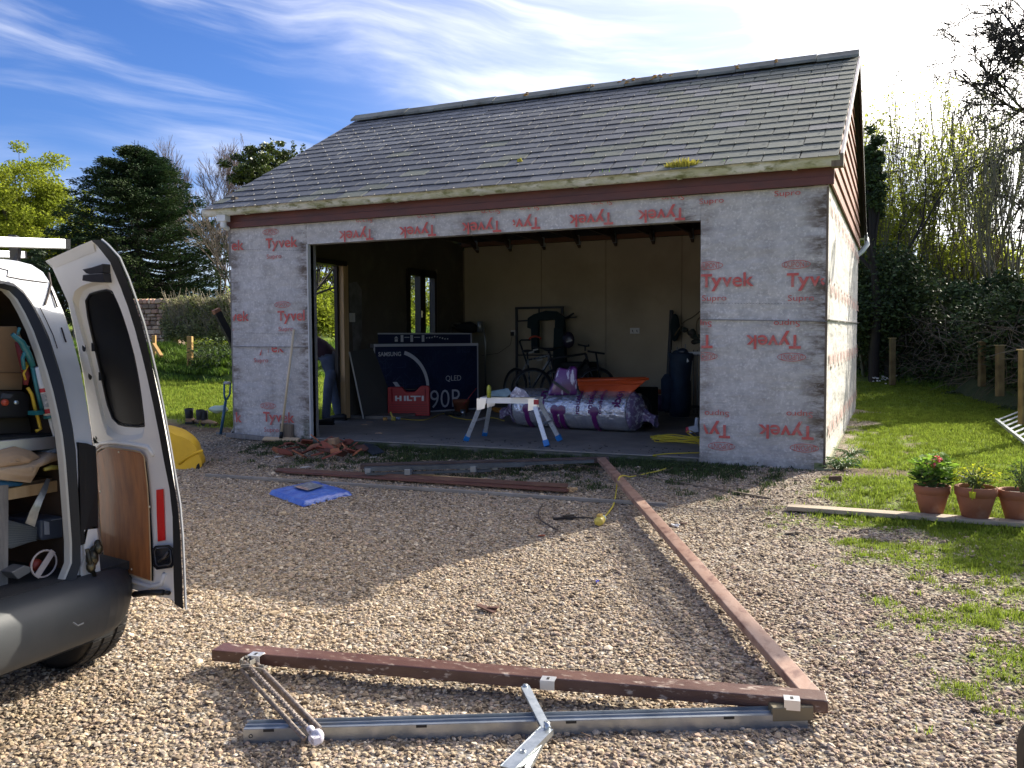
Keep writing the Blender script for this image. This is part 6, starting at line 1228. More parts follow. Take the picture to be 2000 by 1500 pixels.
def hbar(x0, x1, z0, z1): mb.prism([LX(x0,z0), LX(x1,z0), LX(x1,z1), LX(x0,z1)], hn*.0015)
for x in (0, .145, .285, .375): hbar(x, x+.065, 0, 1)                      # H I L
hbar(.065, .145, .38, .62); hbar(.44, .55, 0, .26); hbar(.50, .78, .74, 1); hbar(.61, .675, 0, .74); hbar(.80, .93, .74, 1) if False else None; hbar(.72, .785, .2, .74) if False else None; hbar(.86, .93, 0, 1); hbar(.72, .83, .74, 1)
obj('lettering', mb, mat('hilti_white', (.75,.74,.74), .5), hc)
# plug and yellow lead by the case
mb = MB(); p = onz(748,818,Z0+.02); mb.lathe([(.001,0),(.022,.005),(.024,.05),(.001,.055)], p, hu, 12); o1 = tag(obj('orange_plug', mb, mat('plug_orange', (.5,.28,.08), .5)), 'orange plug on the slab at the left corner of the red case', 'plug'); mb = MB(); p = onz(764,818,Z0+.025); mb.lathe([(.001,0),(.026,.005),(.028,.05),(.02,.06),(.001,.062)], p, hu, 12); mb.bar(p+up*.02+hu*.02, p+up*.09-hu*.01, .02, .02); tag(obj('yellow_socket', mb, mat('socket_yellow2', (.55,.45,.07), .5)), 'yellow socket on the slab between the orange plug and a blue one', 'socket'); mb = MB(); p = onz(773,817,Z0+.02); mb.lathe([(.001,0),(.019,.005),(.02,.06),(.001,.062)], p, hu, 12); tag(obj('blue_plug', mb, mat('plug_blue', (.25,.32,.45), .5)), 'pale blue plug on the slab right of the yellow socket', 'plug')
mb = MB(); mb.tube(smooth_path([onz(a, b, Z0+.006) for a, b in ((782,818),(830,820),(865,808),(890,816),(925,820),(960,816),(985,822))]), .005, 5); tag(obj('yellow_cable', mb, cy), 'thin yellow cable running along the slab from the red case to the roll', 'cable')
# terracotta pot and bits by the right end of the carton
mb = MB(); c = onz(901,806,Z0); mb.lathe([(.09,.0),(.12,.15),(.125,.15),(.13,.19),(.12,.19),(.11,.14)], c, (0,0,1), 22, (True, False)); tag(obj('empty_pot', mb, mat('pot_dark', (.24,.085,.045), .8)), 'plain brown plastic plant pot standing by the right end of the television carton', 'plant pot')
mb = MB(); c = onz(904,812,Z0); mb.lathe([(.001,0),(.034,0),(.034,.085),(.030,.085),(.028,.01),(.001,.01)], c, (0,0,1), 16); tag(obj('tin_can', mb, mat('tin', (.4,.45,.48), .3, .8)), 'small open tin can in front of the brown plant pot', 'tin')
mb = MB(); rr = random.Random(3); c = onz(885,812,Z0)
for i in range(7): mb.sphere(c+P3(rr.uniform(-.12,.12), rr.uniform(-.08,.1), .03), rr.uniform(.03,.06), 8, (1.3,1,.6))
mb.jitter(.02, 12); tag(obj('dark_rag', mb, mat('rag_dark', (.02,.022,.02), .9)), 'dark crumpled rag on the slab left of the tin can', 'rag')
mb = MB(); mb.tube([onz(905,790,.28)+P3(0,0,0), onz(905,790,.28)+P3(.15,.1,.22)], .006, 6); tag(obj('red_rod', mb, mat('rod_red', (.3,.03,.03), .5)), 'thin dark red rod slanting up out of the brown plant pot', 'rod')
# board leaning behind the stud
mb = MB(); y0 = 2.08; mb.prism([P3(XLW+.06, 2.03, 1.0), P3(XLW+.20, 2.13, Z0), P3(XLW+.26, 2.9, Z0), P3(XLW+.06, 2.6, 1.05)], (.016,0,.0)); lb_ = obj('leaning_sheet', mb, mat('sheet_dark', (.085,.085,.078), .8), label='dull grey sheet leaning on the inner left wall beside the bright stud', cat='sheet'); mb = MB(); mb.bar(P3(XLW+.08, 2.02, 1.0), P3(XLW+.22, 2.12, Z0), .014, .02); o = obj('sheet_edge', mb, mat('sheet_edge', (.5,.48,.42), .7)); o.parent = lb_
# hop-up work platform
wpf = thing('work_platform', tuple(onz(1000,862,Z0)), 'folding aluminium work platform with blue feet standing on the slab', 'work platform')
alw = mat('alu_bright', (.60,.62,.64), .33, .6, col2=(.42,.45,.48), scale=18, amt=(.5,.7)); blu = mat('foot_blue', (.01,.17,.50), .45)
fA, fB, fC, fD = onz(911,858,Z0+.02), onz(947,848,Z0+.02), onz(1068,869,Z0+.02), onz(1093,858,Z0+.02)
hz_ = .53; dpA, dpB, dpC, dpD = [np.dot(q-CAM, CF) for q in (fA, fB, fC, fD)]
tA, tB, tC, tD = at(941,785,dpA+.06), at(975,778,dpB+.02), at(1040,783,dpC+.08), at(1063,781,dpD-.0)
zt_ = max(tA[2], .54); tA, tB, tC, tD = [P3(q[0], q[1], .56) for q in (tA, tB, tC, tD)]
ex = nrm(tC-tA)
cA, cC = tA+ex*.0, tC; back = nrm(P3(-ex[1], ex[0], 0)); 
tA2, tC2 = onz(938,778,.565), onz(1046,779,.565); ex = nrm(tC2-tA2); back = nrm(P3(-ex[1], ex[0], 0)); dw = .30; L0 = np.linalg.norm(tC2-tA2)
mb = MB()
for k in range(5): mb.bar(tA2+back*(.02+k*dw/4.6)+P3(0,0,0), tC2+back*(.02+k*dw/4.6), .052, .022)
dk_ = obj('deck', mb, alw, wpf)
mb = MB(); mb.bar(tA2-ex*.0+P3(0,0,-.02), tC2+P3(0,0,-.02), .02, .055); mb.bar(tA2+back*dw+P3(0,0,-.02), tC2+back*dw+P3(0,0,-.02), .02, .055); obj('side_rail', mb, mat('rail_bright', (.75,.76,.78), .4, .3), wpf)
for (f_, tt, d_) in ((fA, tA2+ex*.02-P3(0,0,.03), 0), (fB, tA2+ex*.04+back*dw-P3(0,0,.03), 1), (fC, tC2-ex*.02-P3(0,0,.03), 0), (fD, tC2-ex*.03+back*dw-P3(0,0,.03), 1)):
    mb = MB(); mb.bar(tt, f_, .032, .045, ex if True else (0,0,1)); lg_ = obj('leg', mb, mat('leg_alu', (.66,.68,.70), .4, .4, col2=(.45,.47,.50), scale=40, amt=(.55,.65)), wpf, bevel=.003)
    mb = MB(); dd_ = nrm(f_-tt); mb.bar(f_-dd_*.05, f_+dd_*.012, .045, .058, ex); obj('foot', mb, blu, lg_, bevel=.004)
    mb = MB(); mb.prism([tt+P3(0,0,.03)+back*(-.022 if not d_ else .022)+ex*q_[0]+P3(0,0,q_[1]) for q_ in ((-.05,0),(.05,0),(.03,-.10),(-.05,-.12))], back*.005*(-1 if not d_ else 1)); obj('hinge_plate', mb, alu, wpf)
mb = MB(); mb.box(tC2+ex*.01-back*.02+P3(0,0,-.03), (.05,.02,.05), ex, back); obj('hinge_catch', mb, mat('catch_red', (.4,.02,.03), .5), wpf, bevel=.004)
mb = MB(); mb.bar(tA2+(fA-tA2)*.55, tA2+back*dw+(fB-tA2-back*dw)*.55, .02, .02); mb.bar(tC2+(fC-tC2)*.55, tC2+back*dw+(fD-tC2-back*dw)*.55, .02, .02); obj('cross_tie', mb, alw, wpf)
# roll of foil insulation in printed film
ir = thing('insulation_roll', (-2.9,1.8,Z0), 'thick roll of silver foil insulation wrapped in purple printed film lying on the slab', 'insulation roll')
ra0, ra1 = onz(998,835,Z0), onz(1222,848,Z0); rax = nrm(ra1-ra0); RR = .235; rb = nrm(P3(-rax[1], rax[0], 0)); r0_ = ra0+rb*RR+P3(0,0,RR); RL = np.linalg.norm(ra1-ra0)
foil = mat('foil', (.78,.79,.85), .25, .75, col2=(.55,.56,.66), scale=9, amt=(.4,.65), bump=.7, bscale=16, bdist=.03)
mb = MB(); mb.smooth = True; n1, n2 = 60, 44; vs = []
for i in range(n1+1):
    for j in range(n2):
        a = 2*PI*j/n2; x = RL*i/n1; rr_ = RR*(1+.025*mnoise.noise(Vector((x*3, math.cos(a)*2, math.sin(a)*2)))+.018*mnoise.noise(Vector((x*11, math.cos(a)*6, math.sin(a)*6)))+.02*math.sin(a*2+1)); s_ = .90 if i in (0, n1) else 1; zz = math.sin(a)*rr_*s_; zz = max(zz, -RR*.93)
        vs.append(r0_+rax*x+rb*math.cos(a)*rr_*s_+up*zz)
mb.add(vs, [(i*n2+j, i*n2+(j+1) % n2, (i+1)*n2+(j+1) % n2, (i+1)*n2+j) for i in range(n1) for j in range(n2)]); mb.smooth = False; mb.add([], []); mb.f.append(tuple(range(n2))[::-1]); mb.m.append(0); mb.sm.append(False); mb.f.append(tuple(n1*n2+j for j in range(n2))); mb.m.append(0); mb.sm.append(False)
obj('roll', mb, foil, ir)
pur = mat('print_purple', (.13,.012,.13), .3, coat=.4)
def on_roll(x, a, off=.006): r_ = RR+off+.006*mnoise.noise(Vector((x*9, a*3, 1))); return r0_+rax*x-rb*math.cos(a)*r_+up*math.sin(a)*r_
mb = MB(); mb.smooth = True
def wrap_text(s, x0, h, a0, a1, bold=.02):          # lettering running round the roll
    vs_, fs_, _ = text2d(s, bold); mb.add([on_roll(x0+h*(1-q_[1]), a0+(a1-a0)*q_[0], .012) for q_ in vs_], fs_)
for x0, h, s_, a0, a1 in ((.34,.12,'rock',-.1,1.0),(1.08*RL/1.6,.075,'Insulation',-.1,1.5),(.60*RL/1.6+.3,.06,'Insulation',-.15,1.4),(.85*RL/1.6+.36,.045,'Insulation',-.1,1.5),(1.2*RL/1.6+.2,.10,'rock',.2,1.2)): wrap_text(s_, x0, h, a1, a0)
def disc(x, a, r_):
    c = on_roll(x, a, .016); t1 = rax; t2 = nrm(np.cross(nrm(c-(r0_+rax*x)), rax)); mb.add([on_roll(x+r_*math.cos(q_), a+r_/RR*math.sin(q_), .013) for q_ in np.linspace(0, 2*PI, 20, endpoint=False)]+[on_roll(x, a, .013)], [(20, i, (i+1) % 20) for i in range(20)])
for x in (.22, .60, RL*.74, RL*.46): 
    disc(x*1.0, .0, .055)
    for k in range(5): w2_ = .03; mb.strip([on_roll(x-w2_, -.22-k*.2, .012), on_roll(x+w2_, -.22-k*.2, .012)], [on_roll(x-w2_, -.42-k*.2, .012), on_roll(x+w2_, -.42-k*.2, .012)], False)
obj('printed_band', mb, pur, ir)
mb = MB(); mb.smooth = True
for e_, s_ in ((RL, 1), (0, -1)):
    A_ = [r0_+rax*e_+rb*math.cos(a)*RR*.97+up*math.sin(a)*RR*.95 for a in np.linspace(0, 2*PI, 28, endpoint=False)]
    prev = A_
    for k, (ex_, sc_2) in enumerate(((.03,.96),(.07,.8),(.10,.55),(.13,.3),(.20,.22),(.27,.30))):
        cur = [r0_+rax*(e_+s_*ex_)+(p-r0_-rax*e_)*sc_2+np.array(mnoise.noise_vector(Vector(p*8)+Vector((k,0,0))))*.025-up*(.10*(k/5)**2 if k > 2 else 0) for p in A_]; mb.strip(prev, cur, True) if s_ > 0 else mb.strip(cur, prev, True); prev = cur
obj('film_end', mb, mat('film_purple_clear', (.16,.12,.22), .15, col2=(.40,.40,.48), scale=22, amt=(.5,.6), coat=.6), ir)
# dark purple bag behind roll
pbm = mat('bag_purple', (.10,.015,.13), .3, col2=(.55,.5,.62), scale=8, amt=(.56,.60), stretch=(3,1,.6), coat=.4)
mb = MB(); mb.smooth = True; dpb = 9.1
mb.prism([at(a, b, dpb) for a, b in ((1068,772),(1085,738),(1092,718),(1112,722),(1118,714),(1128,720),(1128,772))], CF*.25); mb.jitter(.02, 8); tag(obj('insulation_bag', mb, pbm, bevel=.02), 'purple and white plastic bag propped up behind the silver roll', 'bag')
mb = MB(); mb.bar(at(1080,745,dpb-.03), at(1112,768,dpb-.03), .02, .03); tag(obj('black_bar', mb, blkp), 'black bar slanting across the purple bag', 'bar')
mb = MB(); mb.prism([at(a, b, 8.6) for a, b in ((958,764),(992,758),(1000,768),(990,776),(958,774))], CF*.2); tag(obj('blue_packet', mb, mat('packet_teal', (.05,.12,.17), .3, col2=(.2,.3,.36), scale=9), bevel=.006), 'flat blue packet behind the left end of the silver roll', 'packet')
mb = MB(); mb.prism([at(a, b, 8.5) for a, b in ((996,770),(1008,756),(1024,762),(1034,776),(998,778))], CF*.2); mb.jitter(.02, 12); tag(obj('film_scrap', mb, mat('film_lilac', (.25,.24,.33), .15, col2=(.6,.6,.7), scale=20, amt=(.5,.6)), bevel=.006), 'crumpled lilac film behind the left end of the silver roll', 'plastic film')
mb = MB(); mb.lathe([(.001,0),(.02,0),(.022,.1),(.015,.12),(.001,.13)], at(955,777,8.6), (0,0,1), 10); tag(obj('yellow_bottle', mb, mat('bottle_yellow', (.45,.45,.05), .4)), 'small yellow bottle behind the left leg of the work platform', 'bottle')
mb = MB(); c = onz(975,806,Z0+.04); rr = random.Random(6)
for k in range(7): mb.tube([c+P3((.06+.01*k)*math.cos(a)+rr.uniform(-.01,.01), (.05+.01*k)*math.sin(a), .012*k*.6+rr.uniform(0,.02)) for a in np.linspace(0, 2*PI, 12, endpoint=False)], .005, 5, closed=True)
tag(obj('cable_coil', mb, mat('cable_orange', (.35,.17,.03), .5)), 'small orange cable coil seen between the work platform legs', 'cable coil')
# orange barrow
bar_ = thing('wheelbarrow', (-2.6,3.3,Z0), 'orange plastic wheelbarrow tray on a black frame behind the silver roll', 'wheelbarrow')
ob = mat('barrow_orange', (.62,.085,.015), .4, coat=.2); dB2 = 10.2; q = lambda a, b, d=dB2: at(a, b, d)
rim_ = [q(1127,743,9.9), q(1266,740,9.6), q(1262,738,10.6), q(1135,740,10.8)]; bot_ = [q(1134,775,10.0), q(1225,775,9.75), q(1222,772,10.4), q(1140,772,10.6)]
mb = MB(); mb.smooth = False; inn = [p*.96+np.mean(rim_, 0)*.04-up*.0 for p in rim_]; ib = [p*.94+np.mean(bot_, 0)*.06+up*.015 for p in bot_]
mb.strip(bot_, rim_, True); mb.strip(rim_, inn, True); mb.strip(inn, ib, True); mb.add(ib, [(0,1,2,3)]); mb.add(bot_, [(3,2,1,0)]); obj('tray', mb, ob, bar_, bevel=.01)
mb = MB(); mb.tube(rim_, .014, 8, closed=True); m_1 = [a_+(b_-a_)*.72 for a_, b_ in zip(bot_, rim_)]; mb.tube(m_1, .006, 6, closed=True); obj('tray_rim', mb, ob, bar_)
mb = MB()
for s_ in (0, 1): a_ = q(1150, 790, 10.0+.5*s_); b_ = q(1235, 805, 9.8+.5*s_); mb.tube([q(1128,760,9.9+.6*s_), a_, b_, b_+P3(0,0,-.18), q(1262,830,9.9+.3*s_)], .015, 6)
obj('frame', mb, blkp, bar_); wheel(tuple(q(1245,800,10.1)), .17, .08, (.3,1,0), bar_, 'barrow_wheel')
mb = MB(); mb.tube([q(1235,745,10.5), q(1250,775,10.4), q(1262,800,10.2), q(1272,835,10.2)], .02, 8); mb.box(q(1255,790,10.6), (.30,.35,.42)); obj('shroud', mb, mat('shroud_black', (.008,.008,.009), .8), bar_, bevel=.03)
# clothes rack (gym frame) with jacket
rk = thing('metal_rack', (-4.8,5.2,Z0), 'black tubular rack against the rear wall with dark clothes hung over it', 'rack')
mb = MB(); Yr = 5.2; r_ = lambda a, b, y=Yr: ony(a, b, y)
x0_, x1_ = r_(1009,602)[0], r_(1098,602)[0]; zt2 = r_(1009,602)[2]
mb.bar((x0_,Yr,Z0), (x0_,Yr,zt2), .035, .035); mb.bar((x1_,Yr,Z0), (x1_,Yr,zt2), .035, .035); mb.bar((x0_-.02,Yr,zt2), (x1_+.02,Yr,zt2), .035, .035); mb.bar((x0_,Yr,zt2-.21), (x1_+.25,Yr-.05,zt2-.16), .025, .025); mb.bar(((x0_+x1_)/2,Yr,zt2), ((x0_+x1_)/2,Yr,zt2-.2), .02, .02); mb.bar((x0_,Yr,.9), (x1_,Yr,.9), .02, .02); mb.bar((x1_,Yr,zt2-.21), r_(1120,612,5.0), .022, .022); obj('frame', mb, blkp, rk)
cl_ = mat('cloth_teal_dark', (.010,.022,.024), .95, bump=.4, bscale=14)
mb = MB(); mb.smooth = True
mb.prism([r_(a, b, 5.1) for a, b in ((1030,622),(1042,614),(1064,607),(1086,609),(1100,618),(1104,660),(1101,700),(1090,700),(1082,690),(1082,624),(1052,626),(1050,690),(1038,690),(1036,642),(1029,640))], (0,.08,0)); mb.jitter(.03, 5); tag(obj('hung_jacket', mb, cl_, bevel=.012), 'dark jacket draped over the black rack on the rear wall', 'jacket')
mb = MB(); mb.prism([r_(a, b, 5.0) for a, b in ((1082,640),(1100,640),(1104,720),(1098,775),(1078,775),(1080,700))], (0,.12,0)); mb.jitter(.02, 6); tag(obj('hung_trousers', mb, cl_, bevel=.012), 'long dark garment hanging from the right side of the black rack', 'garment')
# bicycles
def bicycle(label, c, ang, s=1.0, fm=None, lean=.12, bars=True):
    t = thing('bicycle', tuple(c), label, 'bicycle'); ux = P3(math.cos(ang), math.sin(ang), 0); uy = P3(-ux[1], ux[0], 0); upv = nrm(up+uy*lean); pt = lambda x, z, y=0: np.array(c)+ux*x*s+upv*z*s+uy*y*s
    ax = nrm(np.cross(ux, upv))
    for x, n_2 in ((-.52,'rear'),(.52,'front')):
        cw = pt(x, .33); mb = MB(); mb.tube([cw+(ux*math.cos(a)+upv*math.sin(a))*.315*s for a in np.linspace(0, 2*PI, 32, endpoint=False)], .022*s, 8, closed=True); w_1 = obj('tyre', mb, rub, t)
        mb = MB(); mb.tube([cw+(ux*math.cos(a)+upv*math.sin(a))*.288*s for a in np.linspace(0, 2*PI, 32, endpoint=False)], .009*s, 6, closed=True)
        for k in range(16): a = 2*PI*k/16; mb.tube([cw, cw+(ux*math.cos(a)+upv*math.sin(a))*.285*s], .0022, 3)
        mb.lathe([(.02,-.03),(.02,.03)], cw, ax, 10, (True, True)); obj('rim', mb, mat('bike_rim', (.16,.17,.18), .35, .7), w_1)
    mb = MB(); bbk, hd1, hd2, st_, ra = pt(-.08,.28), pt(.36,.80), pt(.34,.88), pt(-.22,.80), pt(-.52,.33)
    for a_, b_, r1 in ((bbk, hd1, .022), (hd2, st_, .018), (bbk, st_, .018), (bbk, ra, .012), (st_, ra, .010), (hd2, pt(.39,.70), .022), (pt(.39,.70), pt(.52,.33), .014)): mb.tube([a_, b_], r1*s, 8)
    obj('frame', mb, fm or blkp, t)
    mb = MB(); mb.tube([pt(-.22,.80), pt(-.25,.92)], .014*s, 6); mb.sphere(pt(-.25,.95), .06*s, 8, (1.8,1.2,.5)); obj('saddle', mb, blkp, t)
    mb = MB(); mb.tube([pt(.33,.92), pt(.33,1.0)], .014*s, 6); mb.tube([pt(.30,1.02,-.3), pt(.36,1.0,-.1), pt(.36,1.0,.1), pt(.30,1.02,.3)], .013*s, 6); obj('handlebar', mb, blkp, t)
    mb = MB(); mb.lathe([(.085*s,-.004),(.085*s,.004)], bbk, ax, 18, (True, True)); mb.tube([pt(-.08,.28,-.06), pt(.02,.14,-.06)], .010, 5); mb.box(pt(.02,.14,-.10), (.08,.06,.02)); obj('crank', mb, mat('crank_grey', (.1,.1,.1), .4, .5), t); return t, pt
fmw = mat('bike_frame_pale', (.30,.32,.33), .35, col2=(.02,.02,.02), scale=9, amt=(.45,.55))
cbk = onz(948,790,Z0); t_b, pt = bicycle('mountain bicycle with a pale patterned frame behind the television carton', (-4.55,4.55,Z0), math.radians(-30)+PI*0, .92, fmw, .10)
bicycle('dark bicycle with orange lock behind the silver roll, in front of the rack', (-4.05,4.6,Z0), math.radians(35), .95, blkp, -.08)
mb = MB(); mb.tube([ony(1045,664,4.6)+P3(.10*math.cos(a), 0, .055*math.sin(a)) for a in np.linspace(.2, 2.9, 10)], .014, 6); tag(obj('orange_lock', mb, mat('lock_orange', (.45,.06,.02), .5)), 'orange bicycle lock arched over the dark bicycle handlebar', 'lock')
for a, b, c_2, lb__ in ((1046,683,(16,4),'pale reflector on the dark bicycle handlebar'),(1054,703,(14,4),'white tool grip below the dark bicycle handlebar'),(1038,688,(8,7),'pale cable end on the dark bicycle')):
    mb = MB(); p = ony(a, b, 4.4); mb.box(p, (.075,.03,.02), (1,.2,.2)); tag(obj('bicycle_light', mb, mat('pale_plastic', (.42,.42,.38), .4), bevel=.003), lb__, 'bicycle light')
mb = MB(); p = ony(1110,664,4.7); mb.sphere(p, .10, 14, (1,.5,1.25)); tag(obj('helmet', mb, mat('helmet_dark', (.02,.015,.03), .3)), 'dark round helmet hung on the right of the rack', 'helmet'); mb = MB(); mb.box(ony(1112,666,4.62), (.09,.02,.02), (1,0,.25)); o = obj('helmet_stripe', mb, mat('pale_plastic', (.42,.42,.38), .4)); o.parent = bpy.data.objects['helmet']
mb = MB(); mb.tube([ony(1014,668,4.9), ony(1018,664,4.9), ony(1036,664,4.9)], .014, 6); mb.tube([ony(1015,668,4.9), ony(1030,712,4.8)], .014, 6); tag(obj('bent_tube', mb, blkp), 'black bent steel tube left of the dark bicycle', 'tube')
mb = MB(); mb.box(ony(1100,745,5.15), (.7,.35,.9)) if False else mb.prism([ony(a, b, 5.2) for a, b in ((1110,706),(1168,706),(1166,790),(1108,790))], (0,-.4,0)); tag(obj('black_bin', mb, mat('bin_black', (.008,.010,.010), .7), bevel=.02), 'squat black bin standing under the T shaped handle by the rear wall', 'bin')
mb = MB(); mb.tube([ony(1164,690,4.9), ony(1172,740,4.8)], .014, 6); mb.tube([ony(1148,686,4.9), ony(1181,691,4.9)], .015, 6); tag(obj('t_handle', mb, blkp), 'black T shaped handle standing in front of the rear wall', 'handle')
# seats / steel stool, jug behind carton
stl = thing('steel_trolley', (-5.1,4.9,Z0), 'tubular steel trolley with a dark bag on it behind the cartons', 'trolley'); mb = MB(); Yk = 4.9
mb.tube([ony(880,650,Yk), ony(881,636,Yk), ony(888,632,Yk), ony(898,632,Yk), ony(905,634,Yk), ony(910,640,Yk), ony(911,655,Yk)], .014, 8); mb.tube([ony(945,640,Yk), ony(948,670,Yk), ony(948,790,Yk)], .014, 8); mb.tube([ony(880,636,Yk+.1), ony(945,650,Yk+.1)], .012, 6); mb.tube([ony(882,650,Yk), P3(ony(882,650,Yk)[0], Yk, Z0)], .013, 6); obj('frame', mb, mat('tube_steel', (.38,.36,.32), .3, .8), stl)
mb = MB(); mb.sphere(ony(912,640,Yk), .17, 12, (1.3,.7,.55)); mb.jitter(.03, 6); tag(obj('dark_bag', mb, mat('cloth_dark', (.012,.012,.012), .9)), 'dark soft bag lying on the steel trolley behind the cartons', 'bag')
mb = MB(); mb.lathe([(.05,0),(.05,.17),(.042,.175),(.04,.02)], ony(938,649,Yk), (0,0,1), 14, (True, False)); tag(obj('steel_jug', mb, mat('jug_steel', (.25,.26,.26), .35, .6)), 'grey steel beaker standing on the steel trolley', 'beaker')
# right side: golf bag, gate, fishing rods etc
gbg = thing('golf_bag', (-1.9,4.4,Z0), 'dark blue golf bag full of clubs standing at the right of the garage', 'golf bag'); nb = mat('golf_navy', (.010,.020,.04), .7, col2=(.02,.04,.07), scale=5); Yg = 4.0
g2_ = lambda a, b, y=Yg: ony(a, b, y); ga, gb_ = g2_(1330,800), g2_(1332,712)
mb = MB(); mb.lathe([(.13,0),(.15,.1),(.14,.5),(.16,.78),(.17,.85),(.16,.86),(.14,.7)], P3(ga[0]-.02, Yg, Z0), nrm(P3(.02,.0,1)), 20, (True, False)); mb.lathe([(.05,0),(.10,.05),(.11,.45),(.06,.52)], P3(ga[0]-.16, Yg-.02, Z0+.05), (0,0,1), 14, (True, True)); obj('bag', mb, nb, gbg)
mb = MB(); rr = random.Random(7)
for k in range(8): x_ = ga[0]-.12+.03*k; mb.tube([P3(x_, Yg, .8), P3(x_+rr.uniform(-.03,.03), Yg, 1.02+rr.uniform(-.04,.08))], .007, 5)
obj('club_shafts', mb, mat('shaft_steel', (.3,.3,.3), .3, .8), gbg, kind='stuff')
for a, b, rr_, m_ in ((1322,690,.055,nb),(1333,687,.065,mat('head_dark', (.02,.03,.05), .3)),(1340,692,.05,nb)): mb = MB(); mb.sphere(g2_(a, b), rr_, 10, (1.2,.8,.8)); obj('club_head', mb, m_, gbg)
for a, b in ((1318,703),(1333,700),(1341,701)): mb = MB(); mb.box(g2_(a, b, Yg-.1), (.03,.03,.09), (1,0,.5)); obj('club_head', mb, mat('club_white', (.55,.56,.58), .35), gbg)
mb = MB(); mb.bar(g2_(1349,704), P3(g2_(1346,704)[0]-.05, Yg, Z0), .035, .05); mb.bar(g2_(1342,690), g2_(1372,689), .03, .035)
gt_ = thing('metal_gate', (-1.6,4.1,Z0), 'pale framed wire gate standing behind the right wall', 'gate'); obj('gate_frame', mb, mat('gate_pale', (.40,.42,.44), .5), gt_)
mb = MB()
for k in range(6): x_ = g2_(1354,704)[0]+.05*k; mb.bar((x_, Yg+.02, .15), (x_, Yg+.02, 1.0), .008, .008)
obj('gate_bars', mb, blkp, gt_)
mb = MB(); a_ = g2_(1306,695); mb.bar(P3(a_[0],5.3,a_[2]), P3(a_[0],5.3,Z0), .03, .05); mb.bar(P3(a_[0],5.3,a_[2]), P3(a_[0]+.2,5.3,a_[2]), .03, .05); tag(obj('timber_trestle', mb, tim_g), 'grey timber upright behind the golf bag', 'timber')
mb = MB(); mb.bar(ony(1312,606,5.3), ony(1303,780,5.1), .05, .07); tag(obj('black_ski_case', mb, blkp, bevel=.01), 'tall black case leaning on the rear wall left of the golf bag', 'case'); mb = MB(); mb.sphere(ony(1318,640,5.25), .14, 12, (.55,.4,1.5)); tag(obj('racket_cover', mb, cl_), 'dark rounded cover leaning on the tall black case', 'cover')
mb = MB(); mb.tube(smooth_path([ony(1318,655,5.0), ony(1335,630,4.9), ony(1352,620,4.8), ony(1372,605,4.6), ony(1385,602,4.5)]), .010, 6); mb.tube([ony(1367,640,4.6)+P3(.05*math.cos(a), 0, .14*math.sin(a)) for a in np.linspace(0, 2*PI, 16, endpoint=False)], .01, 6, closed=True); tag(obj('fishing_net', mb, mat('net_brown', (.14,.11,.06), .8)), 'brown hoop and cane behind the golf bag at the right wall edge', 'hoop')
mb = MB(); rr = random.Random(2)
for k in range(10): mb.sphere(ony(1352+rr.uniform(-16,12), 656+rr.uniform(-14,12), 4.9), .05, 6, (1,.6,.7))
mb.jitter(.02, 10); tag(obj('green_bundle', mb, mat('bundle_green', (.02,.05,.035), .8, col2=(.06,.03,.03), scale=4)), 'dark green bundle above the golf bag', 'bundle')
mb = MB(); mb.lathe([(.11,0),(.12,.22),(.11,.22),(.10,.02)], ony(1288,790,4.8)*P3(1,1,0)+P3(0,0,Z0), (0,0,1), 16, (True, False)); tag(obj('dark_bucket', mb, mat('bucket_purple', (.06,.03,.07), .5)), 'dark purple bucket by the rear wall right of the wheelbarrow', 'bucket'); mb = MB(); mb.sphere(ony(1288,765,4.8), .08, 10, (1.2,1,.5)); mb.jitter(.01, 10); tag(obj('orange_ball_net', mb, mat('dull_orange', (.30,.07,.02), .6)), 'dull orange lump on top of the dark purple bucket', 'ball')
# yellow lead coil and tape by the right jamb
mb = MB(); rr = random.Random(12); c = onz(1325,862,Z0+.012)
for k in range(9):
    e1, e2 = .26+rr.uniform(-.06,.05), .09+rr.uniform(-.03,.04); ph = rr.uniform(-.1,.1); mb.tube([c+P3(e1*math.cos(a)+rr.uniform(-.02,.02)*0, e2*math.sin(a)+ph*.3, .006*k+.008*math.sin(a*3+k)) for a in np.linspace(0, 2*PI, 20, endpoint=False)], .0052, 5, closed=True)
mb.tube(smooth_path([c+P3(.2,0,.03), onz(1342,845,.2), onz(1350,842,.24), onz(1360,850,.12)]), .005, 5); mb.tube([c+P3(.2,-.03,.01), P3(-1.06,.3,.112)], .005, 5); tag(obj('cable_coil', mb, cy), 'loosely coiled yellow cable on the slab by the right wall', 'cable coil')
mb = MB(); c = at(1356,838,np.dot(onz(1345,858,Z0)-CAM, CF)); mb.box(c, (.10,.06,.07), (1,.3,.2)); mb.lathe([(.001,0),(.022,0),(.022,.10)], c+P3(.02,0,.02), (.1,0,1), 10, (True, True)); ds = tag(obj('junction_box', mb, mat('box_pale', (.38,.42,.48), .4), bevel=.004), 'pale blue grey junction box on the floor by the right wall', 'junction box'); mb = MB(); mb.box(c+P3(-.06,0,-.01), (.05,.05,.06)); o = obj('red_cap', mb, mat('cap_red', (.4,.02,.05), .5), bevel=.004); o.parent = ds
mb = MB(); rr = random.Random(33)
for i in range(90): x, y = rr.uniform(-5, -1.2), rr.uniform(.1, 1.2); x = -2.6+rr.gauss(0,.9) if i % 2 else x; mb.box((min(-1.1, max(-5, x)), y*.5, Z0+.003), (rr.uniform(.005,.03), rr.uniform(.004,.012), .004), (1, rr.uniform(-1,1), 0))
obj('floor_debris', mb, mat('debris_dark', (.035,.03,.025), .9, island=.6), kind='stuff', label='dark crumbs and splinters scattered on the garage slab', cat='debris')
